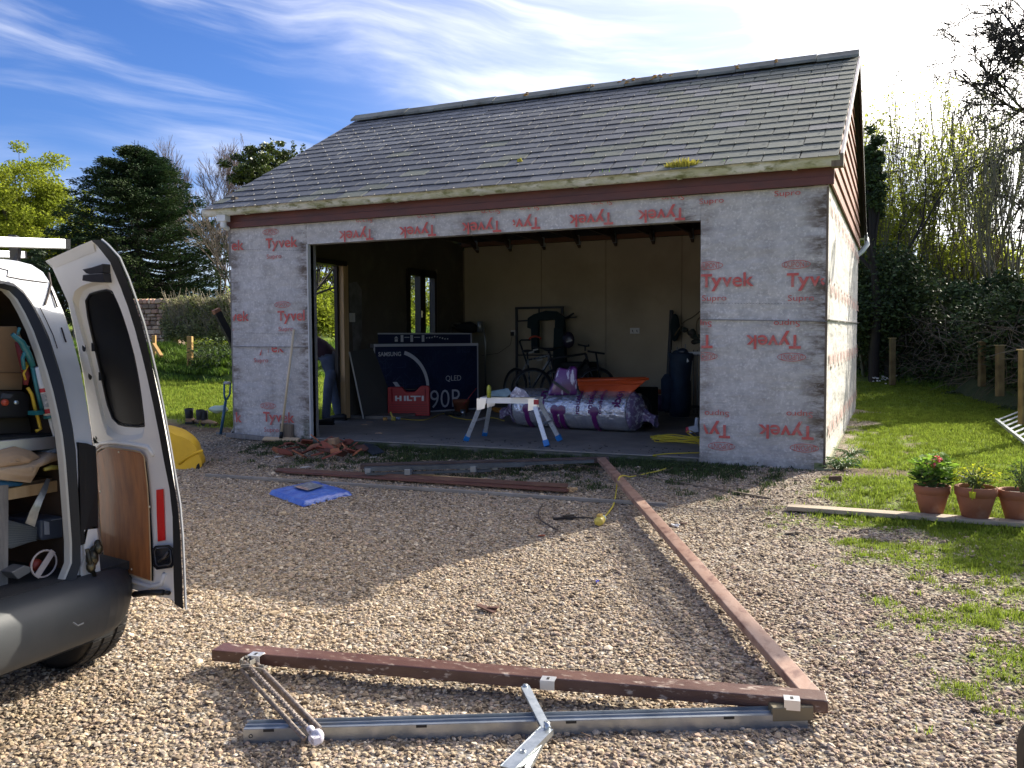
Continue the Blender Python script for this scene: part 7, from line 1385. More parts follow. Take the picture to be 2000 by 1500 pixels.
for i, (px, py) in enumerate(((712,829),(722,824),(740,846))): mb = MB(); c = onz(px, py, Z0+.006); mb.box(c, (.07,.02,.01), (1,.3,0)); tag(obj('offcut', mb, mat('offcut_pale', (.35,.25,.18), .7)), ('pale offcut on the slab left of the red case','short pale offcut behind another left of the red case','tiny offcut on the slab front edge above the tiles')[i], 'offcut')

# ================================================================ PERSON bending in the side doorway
def skinned(name, nodes, edges, m, parent, root=0, sub=1, loc=None, matf=None):
    me = bpy.data.meshes.new(name); org = ORG[parent.name] if parent is not None else np.array(loc); me.from_pydata([tuple(np.array(n_[0])-org) for n_ in nodes], edges, []); o = bpy.data.objects.new(name, me); link(o, parent)
    if parent is None: o.location = org
    ORG[o.name] = org; md = o.modifiers.new('skin', 'SKIN'); 
    for i, n_ in enumerate(nodes): sv__ = me.skin_vertices[0].data[i]; r_ = n_[1]; sv__.radius = (r_, r_) if np.isscalar(r_) else r_; sv__.use_root = (i == root)
    md.use_smooth_shade = True; s_ = o.modifiers.new('sub', 'SUBSURF'); s_.levels = sub; s_.render_levels = sub
    dg = bpy.context.evaluated_depsgraph_get(); dg.update(); ev = o.evaluated_get(dg); nm = bpy.data.meshes.new_from_object(ev); o.modifiers.clear(); old = o.data; o.data = nm; bpy.data.meshes.remove(old)
    ms = m if isinstance(m, list) else [m]
    nm.materials.clear()
    for q_ in ms: nm.materials.append(q_)
    if matf:
        for p_ in nm.polygons: p_.material_index = matf(np.array(p_.center)+org)
    for p_ in nm.polygons: p_.use_smooth = True
    return o
pz = Z0; hip = at(648,707,11.62)
hip = P3(hip[0], hip[1], .93); dl = nrm(P3(-1,-.25,0)); sdl = P3(-dl[1], dl[0], 0)      # dl: the way the torso leans (out of the doorway), sdl: across the hips
fL, fR = onz(636,820,pz+.06), onz(661,812,pz+.06); fL, fR = (fL, fR)
kneeL, kneeR = (hip+fL)/2+dl*.03-sdl*.06+P3(0,0,.03), (hip+fR)/2+dl*.02+sdl*.05+P3(0,0,.03)
hL, hR = hip-sdl*.10-P3(0,0,.04), hip+sdl*.10-P3(0,0,.04)
w1 = hip+dl*.14+P3(0,0,.10); w2_ = hip+dl*.32+P3(0,0,.17); w3 = hip+dl*.50+P3(0,0,.15); nk = hip+dl*.60+P3(0,0,.07); hd = hip+dl*.70-P3(0,0,.06)
shL, shR = w3-sdl*.19-P3(0,0,.03), w3+sdl*.19-P3(0,0,.03); elL, elR = shL+dl*.08-P3(0,0,.27), shR+dl*.07-P3(0,0,.27); haL, haR = elL+dl*.12-P3(0,0,.22), elR+dl*.13-P3(0,0,.21)
cloth = mat('jumper_maroon', (.022,.006,.012), .95, bump=.3, bscale=60); jean = mat('trousers_blue_grey', (.085,.105,.15), .9, col2=(.065,.08,.12), scale=9, bump=.3, bscale=40); skin_ = mat('skin', (.45,.24,.16), .55)
nodes = [(hip, (.125,.15)), (w1, (.13,.16)), (w2_, (.13,.17)), (w3, (.12,.165)), (nk, .055), (hL, .095), (kneeL, .068), (fL+P3(0,0,-.005), .052), (hR, .095), (kneeR, .068), (fR+P3(0,0,-.005), .052), (shL, .062), (elL, .048), (haL, .034), (shR, .062), (elR, .048), (haR, .034)]
edges = [(0,1),(1,2),(2,3),(3,4),(0,5),(5,6),(6,7),(0,8),(8,9),(9,10),(3,11),(11,12),(12,13),(3,14),(14,15),(15,16)]
def pm(c):
    if c[2] < .52 or (c[2] < .78 and np.dot(c-hip, dl) < .26): return 1
    d_ = np.dot(c-hip, dl)
    if c[2] < .93+d_*-.5+.06 and d_ < .16 and np.linalg.norm((c-hip)[:2]) < .5 and c[2] < .99-.6*max(0, d_): return 1
    if np.dot(c-nk, dl) > .0 and c[2] > .75 and abs(np.dot(c-nk, sdl)) < .09: return 2
    if min(np.linalg.norm(c-haL), np.linalg.norm(c-haR)) < .07: return 2
    return 0
per = thing('person', (hip[0], hip[1], pz), 'person in dark maroon top and blue grey trousers bending down in the side doorway', 'person')
skinned('body', nodes, edges, [cloth, jean, skin_], per, matf=pm, sub=2)
hfw = nrm(dl*.35-P3(0,0,1)); hupv = nrm(dl+P3(0,0,.35)); 
mb = MB(); mb.sphere((0,0,0), 1, 16); R_ = np.stack([hfw, sdl, hupv], 1)
vv = []
for v in mb.v:
    x, y, z = v; fx = x*.095; 
    if x > 0: fx += .016*math.exp(-((y*3.2)**2+((z+.05)*4)**2)); fx -= .010*math.exp(-(((abs(y)-.36)*5)**2+((z-.12)*5)**2))
    jaw = 1-.25*max(0, -z); vv.append(tuple(hd+R_ @ np.array((fx, y*.075*jaw, z*.115))))
mb.v = vv; head = obj('head', mb, skin_, per)
mb = MB()
for s_ in (-1, 1): c = hd+R_ @ np.array((0, s_*.077, 0.0)); mb.sphere(c, .022, 8, (1,.5,1.4))
obj('ear', mb, skin_, head)
mb = MB(); 
for s_ in (-1, 1): mb.sphere(hd+R_ @ np.array((.082, s_*.030, .014)), .010, 8)
obj('eyes', mb, mat('eye_dark', (.05,.04,.035), .2), head); mb = MB(); mb.tube([hd+R_ @ np.array((.080, -.024, -.055)), hd+R_ @ np.array((.089, 0, -.057)), hd+R_ @ np.array((.080, .024, -.055))], .005, 5); obj('mouth', mb, mat('lips', (.35,.13,.11), .5), head)
mb = MB(); mb.sphere((0,0,0), 1, 16); mb.v = [tuple(hd+R_ @ np.array((x*.100-.012, y*.083, z*.118+.012))) for x, y, z in mb.v]; mb.f = [f_ for f_ in mb.f if np.mean([np.dot(np.array(mb.v[i])-hd, hfw) for i in f_]) < .035 or np.mean([np.dot(np.array(mb.v[i])-hd, hupv) for i in f_]) > .075]; mb.m = [0]*len(mb.f); mb.sm = [True]*len(mb.f); obj('hair', mb, mat('hair_brown', (.03,.018,.01), .7, bump=.6, bscale=120), head)
for hnd in (haL, haR):
    fwd_ = nrm(dl*.3-P3(0,0,1)); nodes = [(hnd, (.024,.034)), (hnd+fwd_*.07, (.020,.038))]; edges = [(0,1)]
    for k, (o_, l_) in enumerate(((-.03,.07),(-.01,.08),(.01,.075),(.03,.06))):
        b_ = len(nodes); p_ = hnd+fwd_*.08+sdl*o_; nodes += [(p_, .0095), (p_+fwd_*l_*.55+dl*-.012, .0088), (p_+fwd_*l_*.95+dl*-.035, .0078)]; edges += [(1, b_), (b_, b_+1), (b_+1, b_+2)]
    b_ = len(nodes); nodes += [(hnd+fwd_*.03+sdl*.04-dl*.01, .011), (hnd+fwd_*.075+sdl*.055-dl*.03, .0095)]; edges += [(0, b_), (b_, b_+1)]; skinned('hand', nodes, edges, skin_, per, sub=1)
for f_ in (fL, fR):
    mb = MB(); mb.smooth = True; prev = None
    for x, hh_, ww in ((-.10,.05,.042),(-.06,.06,.045),(0,.055,.043),(.07,.042,.048),(.13,.035,.044),(.165,.022,.028)):
        cur = [P3(f_[0], f_[1], pz)+dl*x+sdl*ww*math.cos(a)+P3(0,0,.012+hh_*(.5+.5*math.sin(a))*1.3) for a in np.linspace(0, 2*PI, 10, endpoint=False)]
        if prev: mb.strip(prev, cur, True)
        else: mb.add(cur, [tuple(range(10))])
        prev = cur
    mb.add(prev, [tuple(range(10))[::-1]]); mb.smooth = False; mb.box(P3(f_[0], f_[1], pz+.008)+dl*.03, (.27,.09,.016), dl, sdl); obj('shoe', mb, bd, per)
# ================================================================ VEGETATION AND BOUNDARIES
def leaf_cloud(name, centres, radii, n, size, m, parent=None, flat=.5, seed=1, asp=.55, dirs=None, loc=None, cup=True, **kw):
    """n small leaves spread through clumps round the given centres"""
    r = np.random.default_rng(seed); C_ = np.asarray(centres, float); R_2 = np.asarray(radii, float); R_2 = np.tile(R_2.reshape(-1), (len(C_), 1)) if R_2.size in (1, 3) and R_2.ndim < 2 else R_2.reshape(len(C_), -1); R_2 = np.broadcast_to(R_2, (len(C_), 3)); w = R_2.prod(1)**.6; i = r.choice(len(C_), n, p=w/w.sum())
    d = r.normal(size=(n, 3)); d /= np.linalg.norm(d, axis=1)[:, None]; d *= (r.random(n)**.45)[:, None]; P_ = C_[i]+d*R_2[i]
    a = r.normal(size=(n, 3)); a[:, 2] *= flat; a /= np.linalg.norm(a, axis=1)[:, None]
    if dirs is not None: a = .6*a+np.asarray(dirs)[i]; a /= np.linalg.norm(a, axis=1)[:, None]
    b = np.cross(a, r.normal(size=(n, 3))); b /= np.linalg.norm(b, axis=1)[:, None]; s = (size*r.uniform(.55, 1.3, n))[:, None]
    v = np.stack([P_-a*s*.5, P_+b*s*asp*.5, P_+a*s*.5, P_-b*s*asp*.5], 1).reshape(-1, 3); f = np.arange(n*4).reshape(n, 4)
    return arr_obj(name, v, f, m, parent, loc=loc, **kw)
def tubes_fast(segs, n=4):                        # segs: list of (a, b, ra, rb) -> arrays
    A = np.array([s[0] for s in segs]); B = np.array([s[1] for s in segs]); ra = np.array([s[2] for s in segs]); rb = np.array([s[3] for s in segs]); d = B-A; L_ = np.linalg.norm(d, axis=1)+1e-9; d /= L_[:, None]
    t = np.where(np.abs(d[:, 2:3]) < .9, [[0,0,1.]], [[1.,0,0]]); u = np.cross(d, t); u /= np.linalg.norm(u, axis=1)[:, None]; w = np.cross(d, u); vs = []
    for P_, r_ in ((A, ra), (B, rb)):
        for j in range(n): a = 2*PI*j/n; vs.append(P_+r_[:, None]*(u*math.cos(a)+w*math.sin(a)))
    v = np.stack(vs, 1).reshape(-1, 3); o = np.arange(len(segs))*2*n; f = []
    for j in range(n): f.append(np.stack([o+j, o+(j+1) % n, o+n+(j+1) % n, o+n+j], 1))
    return v, np.concatenate(f)
def grow(base_, d, L_, r_, depth, rr, segs, tips, up_=.15, spread=.6, kids=(3,4), wob=.12, minr=.004, lf=.68):
    p = np.array(base_, float); d = nrm(d); n = 4; r0 = r_
    for k in range(n):
        d = nrm(d+np.array([rr.gauss(0, wob), rr.gauss(0, wob), rr.gauss(0, wob)+up_*.3])); q = p+d*L_/n; r1 = max(minr, r_*(1-.45*(k+1)/n)); segs.append((p, q, r0, r1)); p = q; r0 = r1
        if depth > 0 and k >= 1:
            for _ in range(rr.randint(*kids)//2+(k == n-1)):
                a = rr.uniform(0, 6.28); e = nrm(np.cross(d, (math.cos(a), math.sin(a), .3))); grow(p, nrm(d+e*spread*rr.uniform(.6,1.3)), L_*lf*rr.uniform(.7,1.1), r1*.62, depth-1, rr, segs, tips, up_, spread, kids, wob, minr, lf)
    if depth <= 1: tips.append(p)
def bare_tree(name, base_, h, r_, seed, label, m, cat='tree', depth=4, leaf=None, nleaf=0, lsize=.05, lean=(0,0,0), group=None, stems=1, spread=.6, kids=(3,4), up_=.2, minr=.006, trunk=.45, lr=.25):
    base_ = np.array(base_, float); t = thing(name, tuple(base_), label, cat, group); rr = random.Random(seed); segs, tips = [], []
    for s_ in range(stems):
        off = P3(rr.uniform(-.3,.3), rr.uniform(-.3,.3), 0)*(stems > 1); dd = nrm(P3(*lean)+P3(rr.uniform(-.12,.12)*stems, rr.uniform(-.12,.12)*stems, 1)); grow(base_+off-P3(0,0,.1), dd, h*trunk, r_, depth, rr, segs, tips, up_, spread, kids, .08, minr)
    v, f = tubes_fast(segs); arr_obj('trunk', v, f, m, t, smooth=True)
    if leaf is not None and tips:
        c_ = np.array(tips); leaf_cloud('crown', c_, lr, nleaf, lsize, leaf, t, seed=seed)
    return t, tips
bark = mat('bark_brown', (.10,.075,.055), .9, col2=(.16,.13,.10), scale=8); barkd = mat('bark_dark', (.035,.028,.024), .9); barkp = mat('bark_purple', (.20,.15,.135), .9); barkg = mat('bark_grey', (.21,.18,.14), .9, col2=(.12,.12,.07), scale=3)
l_yg = mat('leaf_spring', (.30,.33,.03), .7, island=.5, trans=.5, col2=(.20,.25,.025), scale=.6, spec=.2); l_sp = mat('leaf_spring2', (.34,.38,.05), .7, island=.5, trans=.6, spec=.2); l_iv = mat('leaf_ivy', (.055,.085,.03), .65, island=.7, trans=.1, spec=.3); l_hol = mat('leaf_holly', (.10,.13,.02), .5, island=.7, trans=.15, col2=(.03,.055,.01), scale=1.6, amt=(.4,.6)); l_hd = mat('leaf_hedge', (.17,.20,.06), .75, island=.6, trans=.35, col2=(.32,.30,.15), scale=2.2, amt=(.4,.65)); l_dk = mat('leaf_shade', (.03,.055,.016), .7, island=.7, trans=.2)
needle = mat('needle', (.024,.048,.016), .7, island=.6, trans=.15, col2=(.055,.08,.018), scale=.9, amt=(.45,.7), spec=.2)
def gat(px, py, d): p = at(px, py, d); return P3(p[0], p[1], gz(p[0], p[1]))
# --- spruce left of the garage
def spruce(px, pytop, d, w, seed, label):
    b_ = gat(px, 600, d); top = at(px, pytop, d); h = top[2]-b_[2]; t = thing('spruce_tree', tuple(b_), label, 'tree'); rr = random.Random(seed); segs = [(b_, b_+P3(0,0,h*.5), .20, .13), (b_+P3(0,0,h*.5), b_+P3(0,0,h), .13, .02)]; cs, rs, ds = [], [], []
    n = 460
    for i in range(n):
        z = .10+.9*(i/n)**.95; zz = b_[2]+h*z; a = rr.uniform(0, 6.28); prof = min(1, 1.18*(1-z)**.52)*(.80+.32*rr.random()) if z > .22 else (.82+.25*rr.random()); L_ = w*prof; dv = P3(math.cos(a), math.sin(a), 0); st_ = b_+P3(0,0,zz-b_[2]); prev = st_; r_ = .03*(1-z)+.012
        for k in range(1, 6):
            t_ = k/5; q = st_+dv*L_*t_+P3(0,0,-.10*L_*math.sin(t_*2.6)+.16*L_*t_*t_); q = q+P3(rr.uniform(-.05,.05), rr.uniform(-.05,.05), rr.uniform(-.03,.03)); segs.append((prev, q, r_*(1-t_*.75)+.004, r_*(1-t_*.9)+.003)); prev = q
            if (t_ > .35 or z > .7) and z > .2:
                cs.append(q); rs.append((.20+.10*L_/w, .20+.10*L_/w, .10)); ds.append(dv*.9+P3(0,0,.1))
                for s_ in (-1, 1): e_ = P3(-dv[1], dv[0], 0)*s_*(.18+.22*rr.random())*(1.1-t_*.5)*max(.4, L_/w); cs.append(q+e_+dv*.08); rs.append((.17,.17,.08)); ds.append(nrm(dv+e_*2)*.9)
    # leaders at the top
    for dx, hh in ((0,.55),(.28,.30),(-.5,-.1),(-.75,-.45),(-1.1,-.9),(.12,.5)):
        p = b_+P3(dx*.9, dx*.2, h-.6+hh*.6); segs.append((p-P3(0,0,.5), p+P3(0,0,.55), .022, .007)); 
        for k in range(5): cs.append(p+P3(0,0,-.45+.16*k)); rs.append((.20-.03*k,.20-.03*k,.12)); ds.append(P3(0,0,.4))
        for k in range(8): a = rr.uniform(0, 6.28); q = p+P3(0,0,-.2+.09*k); segs.append((q, q+P3(math.cos(a)*.10, math.sin(a)*.10, .06), .007, .004))
    v, f = tubes_fast(segs); arr_obj('trunk', v, f, barkd, t); leaf_cloud('crown', cs, rs, 150000, .09, needle, t, seed=seed, flat=.5, asp=.30, dirs=ds)
spruce(272, 296, 25, 2.6, 3, 'large dark green spruce rising behind the van door')
# --- yellow green tree far left
def round_tree(name, px, pyc, d, rx, rz, n, size, lm, bm, seed, label, nclump=60, base_y=600, irr=.35, trunk_r=.16):
    b_ = gat(px, base_y, d); c = at(px, pyc, d); t = thing(name, tuple(b_), label, 'tree'); rr = random.Random(seed); segs, tips = [], []; grow(b_, P3(.05,0,1), (c[2]-b_[2])*.42, trunk_r, 3, rr, segs, tips, .25, .7, (3,4), .10, .012); v, f = tubes_fast(segs); arr_obj('trunk', v, f, bm, t, smooth=True)
    cs, rs = [], []
    for i in range(nclump):
        u_ = nrm(P3(rr.gauss(0,1), rr.gauss(0,1), rr.gauss(0,1))); k = rr.random()**.4*(1+irr*mnoise.noise(Vector(u_*2.2)+Vector((seed,0,0)))*1.4); cs.append(c+P3(u_[0]*rx*k, u_[1]*rx*k, u_[2]*rz*k)); s_ = rr.uniform(.14,.32)*rx*.8; rs.append((s_, s_, s_*.6))
    segs = [(b_*.3+c*.7+P3(0,0,-.3*rz), q, .03, .008) for q in cs[::2]]; v, f = tubes_fast(segs); arr_obj('limbs', v, f, bm, t)
    leaf_cloud('crown', cs, rs, n, size, lm, t, seed=seed); return t
round_tree('leafy_tree', 45, 432, 30, 2.35, 2.2, 80000, .10, l_yg, bark, 5, 'rounded yellow green tree at the left picture edge', 230, irr=.32)
round_tree('leafy_tree', -95, 450, 31, 1.7, 1.8, 16000, .12, l_yg, bark, 6, 'second yellow green tree mostly cut by the left edge, behind the van', 50)
round_tree('shade_tree', 110, 560, 27, 1.6, 1.2, 14000, .11, l_dk, barkd, 9, 'low dark green tree between the yellow green tree and the spruce', 50)
# --- bare trees behind, pale purple twigs
bare_tree('bare_tree', gat(425, 600, 30), 6.4, .12, 21, 'bare purplish tree between the spruce and the garage roof', barkp, depth=5, spread=.5, kids=(3,4), up_=.35, minr=.005, trunk=.40)
bare_tree('bare_tree', gat(350, 600, 34), 7.0, .12, 22, 'bare purplish tree showing above the right shoulder of the spruce', barkp, depth=5, spread=.42, kids=(3,4), up_=.5, minr=.005, trunk=.38)
bare_tree('bare_tree', gat(448, 600, 24), 4.6, .09, 24, 'dark bare tree touching the left end of the garage gutter', bark, depth=4, spread=.6, up_=.3, minr=.007, trunk=.42)
# --- holly-like tree behind the roof
round_tree('evergreen_tree', 528, 362, 17, .80, .80, 30000, .07, l_hol, barkd, 8, 'green evergreen tree standing behind the left roof slope', 170, irr=.25)
hb = gat(528, 600, 17)
for i, (px, py) in enumerate(((530,278),(511,290),(573,284),(592,290),(556,300))):
    c = at(px, py, 17); leaf_cloud('evergreen_spire', [c+P3(0,0,-.1*k) for k in range(6)], [(.05+.03*k,.05+.03*k,.12) for k in range(6)], 500, .055, l_hol, bpy.data.objects['evergreen_tree'], seed=40+i, kind='stuff')
# --- bank, stone wall, hedge
def ridge(name, pts_, h, w, m, label, cat, n=40, kind=None, rough=.12):
    vs, fs = [], []; P_ = np.array(pts_, float); t = np.linspace(0, 1, n); X_2 = np.interp(t, np.linspace(0, 1, len(P_)), P_[:, 0]); Y_2 = np.interp(t, np.linspace(0, 1, len(P_)), P_[:, 1]); m_ = 9
    for i in range(n):
        d = nrm(P3(X_2[min(i+1, n-1)]-X_2[max(i-1, 0)], Y_2[min(i+1, n-1)]-Y_2[max(i-1, 0)], 0)); s_ = P3(-d[1], d[0], 0)
        for j in range(m_): q = -1+2*j/(m_-1); z = (1-abs(q)**2.2)*h*(1+rough*2*mnoise.noise(Vector((X_2[i]*.7, Y_2[i]*.7, 1)))); x, y = X_2[i]+s_[0]*q*w, Y_2[i]+s_[1]*q*w; vs.append(P3(x, y, gz(x, y)-.05+z+rough*.4*mnoise.noise(Vector((x*3, y*3, 2)))))
    fs = [(i*m_+j, (i+1)*m_+j, (i+1)*m_+j+1, i*m_+j+1) for i in range(n-1) for j in range(m_-1)]; mb = MB(); mb.smooth = True; mb.add(vs, fs); return obj(name, mb, m, label=label, cat=cat, kind=kind), np.array(vs)
bankm = mat('bank_green', (.045,.09,.016), .95, col2=(.09,.14,.02), scale=2.2, bump=.8, bscale=12, bdist=.05)
LB = [gat(-120,640,19.5), gat(120,640,19), gat(300,640,18.4), gat(460,640,17.4), gat(640,640,19.5), gat(820,640,24), gat(900,640,30)]
bk_, bv = ridge('grass_bank', LB, .50, .9, bankm, 'rough grass bank along the far side of the lawn', 'bank', 60, kind='structure')
n = 26000; i = RNG.integers(0, len(bv), n); P = bv[i]+RNG.normal(0, .08, (n, 3))*[1,1,.2]; P[:, 2] += .03
bmat = mat('bank_blade', (.10,.19,.02), .8, rnd=.5, col2=(.20,.28,.04), scale=.9, amt=(.4,.65), trans=.35); bt_ = [blade_mesh(i+60, 9, .13, .016, .10, bmat) for i in range(4)]
P = P[in_view(P)]; n = len(P); scatter('bank_grass', P, np.stack([RNG.normal(0, .35, n), RNG.normal(0, .35, n), RNG.uniform(0, 6.28, n)], -1), RNG.uniform(.45, 1.1, n), bt_, label='long rough grass growing on the bank beyond the lawn', cat='grass')
# stone wall: courses of individual stones
sw_ = thing('stone_wall', tuple(gat(300,640,20.6)), 'old wall of pinkish rubble stone at the left edge of the lawn', 'stone wall')
wa, wb_ = at(150,600,21.2), at(352,600,20.6); wa[2] = wb_[2] = 0; wu = nrm(wb_-wa); wl_ = np.linalg.norm(wb_-wa); wn = P3(wu[1], -wu[0], 0); wz0, wz1 = gz(*wb_[:2])-.1, at(320,592,20.8)[2]
mb = MB(); mb.box((wa+wb_)/2+P3(0,0,(wz0+wz1)/2)-wn*.0, (wl_, .34, wz1-wz0-.04), wu, -wn); obj('wall_core', mb, mat('wall_mortar', (.20,.15,.11), .95, bump=.4), sw_)
st_m = [mat('wall_stone_pink', (.62,.36,.26), .9, rnd=.3, col2=(.5,.3,.21), scale=6, bump=.4), mat('wall_stone_buff', (.66,.46,.32), .9, rnd=.3, bump=.4), mat('wall_stone_dark', (.32,.22,.16), .9, rnd=.4, bump=.4)]
sts = []
for k, m_ in enumerate(st_m):
    for q in range(3):
        b = bmesh.new(); bmesh.ops.create_cube(b, size=1); bmesh.ops.bevel(b, geom=b.edges[:], offset=.14, segments=1, affect='EDGES'); 
        for v in b.verts: v.co += Vector(mnoise.noise_vector(v.co*2+Vector((q*5+k*9, 0, 0))))*.10
        me = bpy.data.meshes.new('stone_block'); b.to_mesh(me); b.free(); me.materials.append(m_); sts.append(me)
rr = random.Random(31); z = wz0+.35; cnt = 0; aw = math.atan2(wu[1], wu[0])
while z < wz1:
    hh = rr.uniform(.075,.13); x = rr.uniform(0,.1)+wl_*.60
    while x < wl_ and cnt < 290:
        l = rr.uniform(.09,.24); piece('stone', rr.choice(sts), None, sw_, wa*P3(1,1,0)+wu*(x+l/2)+wn*(.165+rr.uniform(-.01,.03))+P3(0,0,z+hh/2), (rr.uniform(-.05,.05), rr.uniform(-.05,.05), aw+rr.uniform(-.05,.05)), (l-.015, .14, hh-.015)); x += l; cnt += 1
    z += hh
leaf_cloud('wall_ivy', [wa*P3(1,1,0)+wu*q+P3(0,0,wz1+.02) for q in np.linspace(wl_*.3, wl_, 14)], (.22,.2,.09), 2600, .06, l_hd, sw_, seed=2)
# hedge right of the wall
hgt = thing('clipped_hedge', tuple(gat(400,640,19.6)), 'dense olive green hedge standing right of the stone wall', 'hedge')
cs, rs = [], []; rr = random.Random(5)
for i in range(150):
    px = rr.uniform(328, 470); d = np.interp(px, [328,470], [20.2,18.8]); ytop = 583+5*math.sin(px*.08); p = at(px, rr.uniform(ytop+8, 655), d+rr.uniform(-.1,.5)); cs.append(p); rs.append((.22,.22,.2))
leaf_cloud('foliage', cs, rs, 36000, .07, l_hd, hgt, seed=12)
segs = []
for i in range(500): px = rr.uniform(328, 470); d = np.interp(px, [328,470], [20.1,18.7]); a_ = at(px, rr.uniform(600, 660), d); segs.append((a_, a_+P3(rr.uniform(-.25,.25), rr.uniform(-.2,.1), rr.uniform(.2,.55)), .007, .004))
v, f = tubes_fast(segs, 3); arr_obj('twigs', v, f, mat('twig_tan', (.26,.22,.15), .9), hgt)
hg2 = thing('garden_hedge', tuple(gat(700,640,24)), 'green hedge seen through the side door and window of the garage', 'hedge'); cs, rs = [], []
for i in range(200): px = rr.uniform(470, 900); d = np.interp(px, [470,640,900], [19,22,30]); cs.append(at(px, rr.uniform(575, 650), d+rr.uniform(0,.8))); rs.append((.4,.4,.35))
leaf_cloud('foliage', cs, rs, 34000, .10, l_yg, hg2, seed=13)
round_tree('garden_tree', 615, 520, 26, 1.6, 1.3, 16000, .11, l_yg, bark, 18, 'leafy tree seen through the top of the side doorway', 50); round_tree('garden_tree', 815, 575, 32, 2.6, 2.0, 16000, .14, l_hd, bark, 19, 'green tree seen through the left window of the garage', 60)
clump('dark_bush', gat(425, 640, 17.3), .55, .95, 900, .09, l_iv, 'dark leafy bush beside the leaning post', 'bush', 71)
# boundary posts on the left
pm_ = mat('post_new', (.45,.27,.08), .8, col2=(.35,.2,.07), scale=5)
def post(px, pyt, pyb, d, w, m, label, name='fence_post', lean=0, cap=True, group=None):
    b_ = at(px, pyb, d); tp_ = at(px+lean, pyt, d); mb = MB(); mb.bar(b_-P3(0,0,.15), tp_, w, w, CR); mb.add(*[[], []]); return tag(obj(name, mb, m, loc=b_, bevel=.008), label, 'post', group)
post(371, 657, 704, 17.2, .10, pm_, 'upright yellow timber post standing at the foot of the bank', lean=0); post(301, 655, 690, 17.6, .07, pm_, 'thin upright timber post beside the van door, held by a brace'); 
mb = MB(); mb.bar(at(300,672,17.4), at(315,696,17.2), .07, .06); tag(obj('timber_brace', mb, pm_, bevel=.005), 'slanting timber brace right beside the van door edge', 'brace')

# ---------------- right side: dark overgrown bank with trees
RB = [gat(1560,700,21), gat(1660,700,18), gat(1760,700,16.2), gat(1880,700,14.6), gat(1990,700,12.6), gat(2100,700,10.8), gat(2300,700,9.2), gat(2700,700,9.0)]
bank_dk = mat('bank_dark', (.030,.050,.014), .95, col2=(.06,.07,.025), scale=3, bump=.8, bscale=9, bdist=.05)
rb_, rv = ridge('overgrown_bank', [p+P3(.4,2.0,0) for p in RB], .8, 1.5, bank_dk, 'dark overgrown earth bank behind the right lawn', 'bank', 60, kind='structure', rough=.2)
def band(seed, n, y0, y1, dd, r_):                # clump centres through a band of the picture, at the bank's distance
    rr = random.Random(seed); cs, rs = [], []
    for i in range(n):
        px = rr.uniform(1640, 2420); d = np.interp(px, [1640,1760,1880,1990,2100,2300,2420], [18.3,16.6,15.0,13.2,11.6,10.4,10.2]); cs.append(at(px, rr.uniform(y0(px), y1(px)), d+rr.uniform(*dd))); k = rr.uniform(.7,1.3)*r_; rs.append((k, k, k*.8))
    return cs, rs
bv2 = rv[(rv[:, 2] > np.vectorize(gz)(rv[:, 0], rv[:, 1])-.02)]; leaf_cloud('bank_ivy', bv2, (.20,.20,.07), 75000, .07, l_iv, None, seed=30, kind='stuff', label='ivy and nettles covering the dark right hand bank', cat='ivy')
ug = thing('undergrowth', tuple(gat(1850,720,14)), 'dark tangle of ivy and brambles filling the bank behind the posts', 'undergrowth'); ug['kind'] = 'stuff'
cs, rs = band(3, 560, lambda x: 645+12*math.sin(x*.03), lambda x: 752, (-.9,.5), .28); leaf_cloud('foliage', cs, rs, 100000, .075, l_iv, ug, seed=31, kind='stuff')
cs, rs = band(4, 90, lambda x: 715, lambda x: 760, (-1.3,-.5), .20); leaf_cloud('foliage', cs, rs, 13000, .06, mat('leaf_bramble', (.05,.09,.025), .7, island=.6, trans=.25), ug, seed=32, kind='stuff')
rr = random.Random(6); segs = []
for i in range(800):
    px = rr.uniform(1640, 2150); d = np.interp(px, [1640,1760,1880,1990,2150], [17.4,15.7,14.0,12.2,10.0])-rr.uniform(0,.6); a_ = at(px, rr.uniform(620, 750), d); e_ = P3(rr.gauss(0,.3), rr.gauss(0,.2), rr.gauss(.05,.22)); segs += [(a_, a_+e_*.5+P3(0,0,.05), .005, .004), (a_+e_*.5+P3(0,0,.05), a_+e_, .004, .003)]
v, f = tubes_fast(segs, 3); arr_obj('dead_stems', v, f, mat('dead_stem', (.15,.125,.095), .9, island=.5), ug, kind='stuff')
def ivy_mass(name, label, px, py, d, rx, rz, n, seed, m=l_iv, size=.07, cat='bush', nc=40):
    b_ = gat(px, 740, d); t = thing(name, tuple(b_), label, cat); rr = random.Random(seed); c = at(px, py, d); cs, rs = [], []
    for i in range(nc): u_ = nrm(P3(rr.gauss(0,1), rr.gauss(0,1), rr.gauss(0,1)))*rr.random()**.5; cs.append(c+P3(u_[0]*rx, u_[1]*rx, u_[2]*rz)); k = .42*min(rx, rz)*rr.uniform(.5,1.5); rs.append((k, k, k))
    leaf_cloud('foliage', cs, rs, n, size, m, t, seed=seed); segs = [(b_, c, .07, .05)]+[(b_*.4+c*.6, q, .03, .01) for q in cs[::3]]; v, f = tubes_fast(segs); arr_obj('stems', v, f, barkd, t); return t
ivy_mass('ivy_trunk', 'ivy clad tree trunk rising just behind the right gable', 1704, 345, 15.5, .22, .9, 9000, 51, cat='ivy', nc=90); 
ivy_mass('dark_shrub', 'big dark shrub against the right wall of the garage', 1735, 600, 15.6, .95, .85, 26000, 52, nc=60); ivy_mass('dark_shrub', 'dark ivy covered mound between the two trees on the right', 1925, 590, 14.2, .55, .5, 13000, 53); ivy_mass('dark_shrub', 'dark shrub filling the right picture edge behind the posts', 2010, 640, 12.4, .8, .6, 15000, 54)
